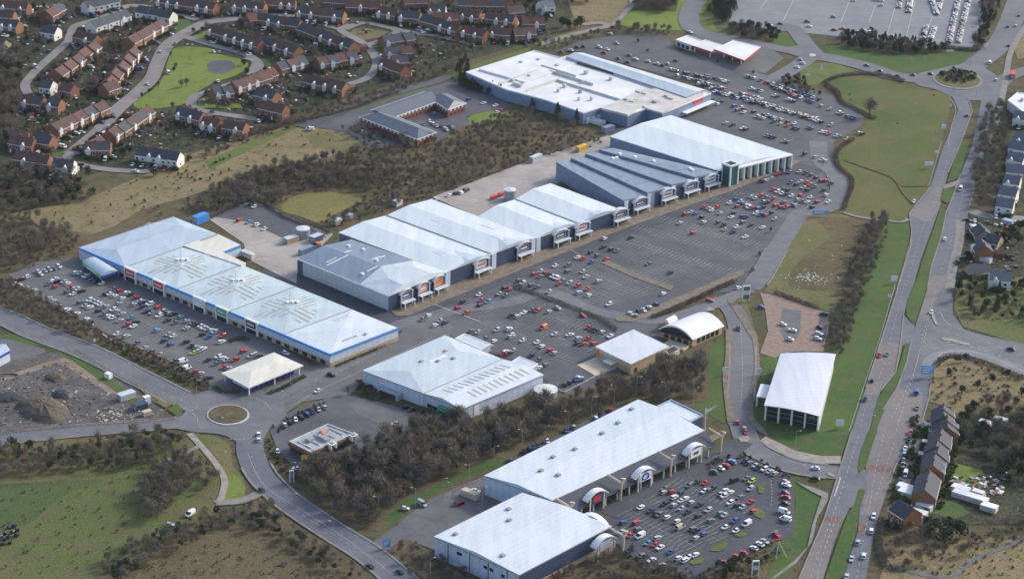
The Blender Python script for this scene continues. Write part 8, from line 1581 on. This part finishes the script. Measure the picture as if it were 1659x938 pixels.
# gulls on the plateau, debris on the site
vs = []; fs = []
for i in range(90):
    u, v = (random.gauss(1313, 14), random.gauss(450, 5)) if i < 80 else (random.uniform(1260, 1370), random.uniform(360, 470)); q = P(u, v, .12); a = random.uniform(0, 6.28); c, s = math.cos(a), math.sin(a); n = len(vs)
    for x, y, z in ((.35, 0, .18), (-.35, 0, .16), (0, .55, .3), (0, -.55, .3), (0, 0, .36), (0, 0, .06)): vs.append((q.x + c * x - s * y, q.y + s * x + c * y, q.z + z))
    fs += [(n, n + 4, n + 2), (n, n + 3, n + 4), (n + 1, n + 2, n + 4), (n + 1, n + 4, n + 3), (n, n + 2, n + 5), (n, n + 5, n + 3), (n + 1, n + 5, n + 2), (n + 1, n + 3, n + 5)]
tag(mesh_obj('gulls', vs, fs, M['white']), kind='stuff')
def debris(name, px, n, mats, smin, smax, avoid=None):
    poly = [P(u, v)[:2] for u, v in px]; xs = [p[0] for p in poly]; ys = [p[1] for p in poly]; mb = MB(); k = 0
    while k < n:
        x, y = random.uniform(min(xs), max(xs)), random.uniform(min(ys), max(ys))
        if not inside(poly, x, y) or (avoid and avoid(x, y)): continue
        k += 1; a = random.uniform(0, 3); s = random.uniform(smin, smax); c, s_ = math.cos(a), math.sin(a)
        f = lambda X, T_, Z: Vector((x + c * X - s_ * T_, y + s_ * X + c * T_, Z)); mb.box(f, -s, s, -s * random.uniform(.3, 1), s * .5, .1, .1 + s * random.uniform(.4, 1), random.randrange(len(mats)))
    return tag(mb.build(name, mats=[M[m] for m in mats]), kind='stuff')
debris('rubble', T(0, 460, [(-60, 620), (400, 480), (500, 560), (720, 700), (1000, 840), (700, 880), (100, 900), (-60, 900)]), 420, ['offwhite', 'mound', 'dark', 'skylightdark', 'mound', 'dark'], .15, .6)
debris('rubble', T(0, 460, [(620, 780), (860, 800), (860, 870), (600, 880)]), 120, ['beige', 'offwhite', 'brickbuff', 'mound'], .2, .7)
debris('garden_clutter', T(1239, 698, [(1180, 300), (1400, 280), (1500, 310), (1500, 400), (1350, 440), (1180, 400)]), 90, ['offwhite', 'white', 'dark', 'brick', 'clad_grey'], .4, 1.3)
debris('garden_clutter', T(1239, 230, [(1300, 480), (1560, 520), (1600, 860), (1300, 860)]), 90, ['offwhite', 'slate', 'clad_grey', 'brick', 'dark'], .4, 1.4)
debris('garden_clutter', [(-20, 0), (420, 0), (760, 20), (740, 90), (430, 190), (230, 250), (40, 250)], 1700, ['offwhite', 'fence', 'white', 'brick', 'dark', 'fence', 'clad_grey', 'chim'], .3, 1.0, avoid=lambda x, y: on_road(x, y, 5) or any(inside(g_, x, y) for g_ in greens))
for k, (pts, lab) in enumerate([([(282, 679), (240, 640), (170, 598), (120, 568)], 'dark mesh fence along the green verge of the building site'), ([(0, 705), (100, 694), (200, 686), (282, 679)], 'dark fence along the lower edge of the building site'), ([(0, 790), (60, 785), (110, 780)], 'low fence at the top of the green field')]):
    ws = [P(u, v, .3) for u, v in pts]; mb = MB(); 
    for a, b in zip(ws, ws[1:]):
        mb.bar(a + Vector((0, 0, 1.2)), b + Vector((0, 0, 1.2)), .05, n=4); mb.bar(a + Vector((0, 0, .6)), b + Vector((0, 0, .6)), .05, n=4)
        for i in range(int((b - a).length / 3)): q = a.lerp(b, i * 3 / (b - a).length); mb.bar(q, q + Vector((0, 0, 1.4)), .07, n=4)
    tag(mb.build('mesh_fence', M['dark']), lab, 'fence')


# ------------------------------------------------------------------ the air
hz, hnt, hb = newmat('haze'); hnt.nodes.remove(hb); pv = hnt.nodes.new('ShaderNodeVolumePrincipled'); pv.inputs['Color'].default_value = (0.86, 0.92, 1.0, 1); pv.inputs['Density'].default_value = 0.000018
hnt.links.new(pv.outputs[0], [n for n in hnt.nodes if n.type == 'OUTPUT_MATERIAL'][0].inputs['Volume'])
mb = MB(); mb.box(lambda x, t, z: Vector((x, t, z)), -3600, 3600, -200, 9100, -1.0, 520); tag(mb.build('haze', hz), kind='stuff')
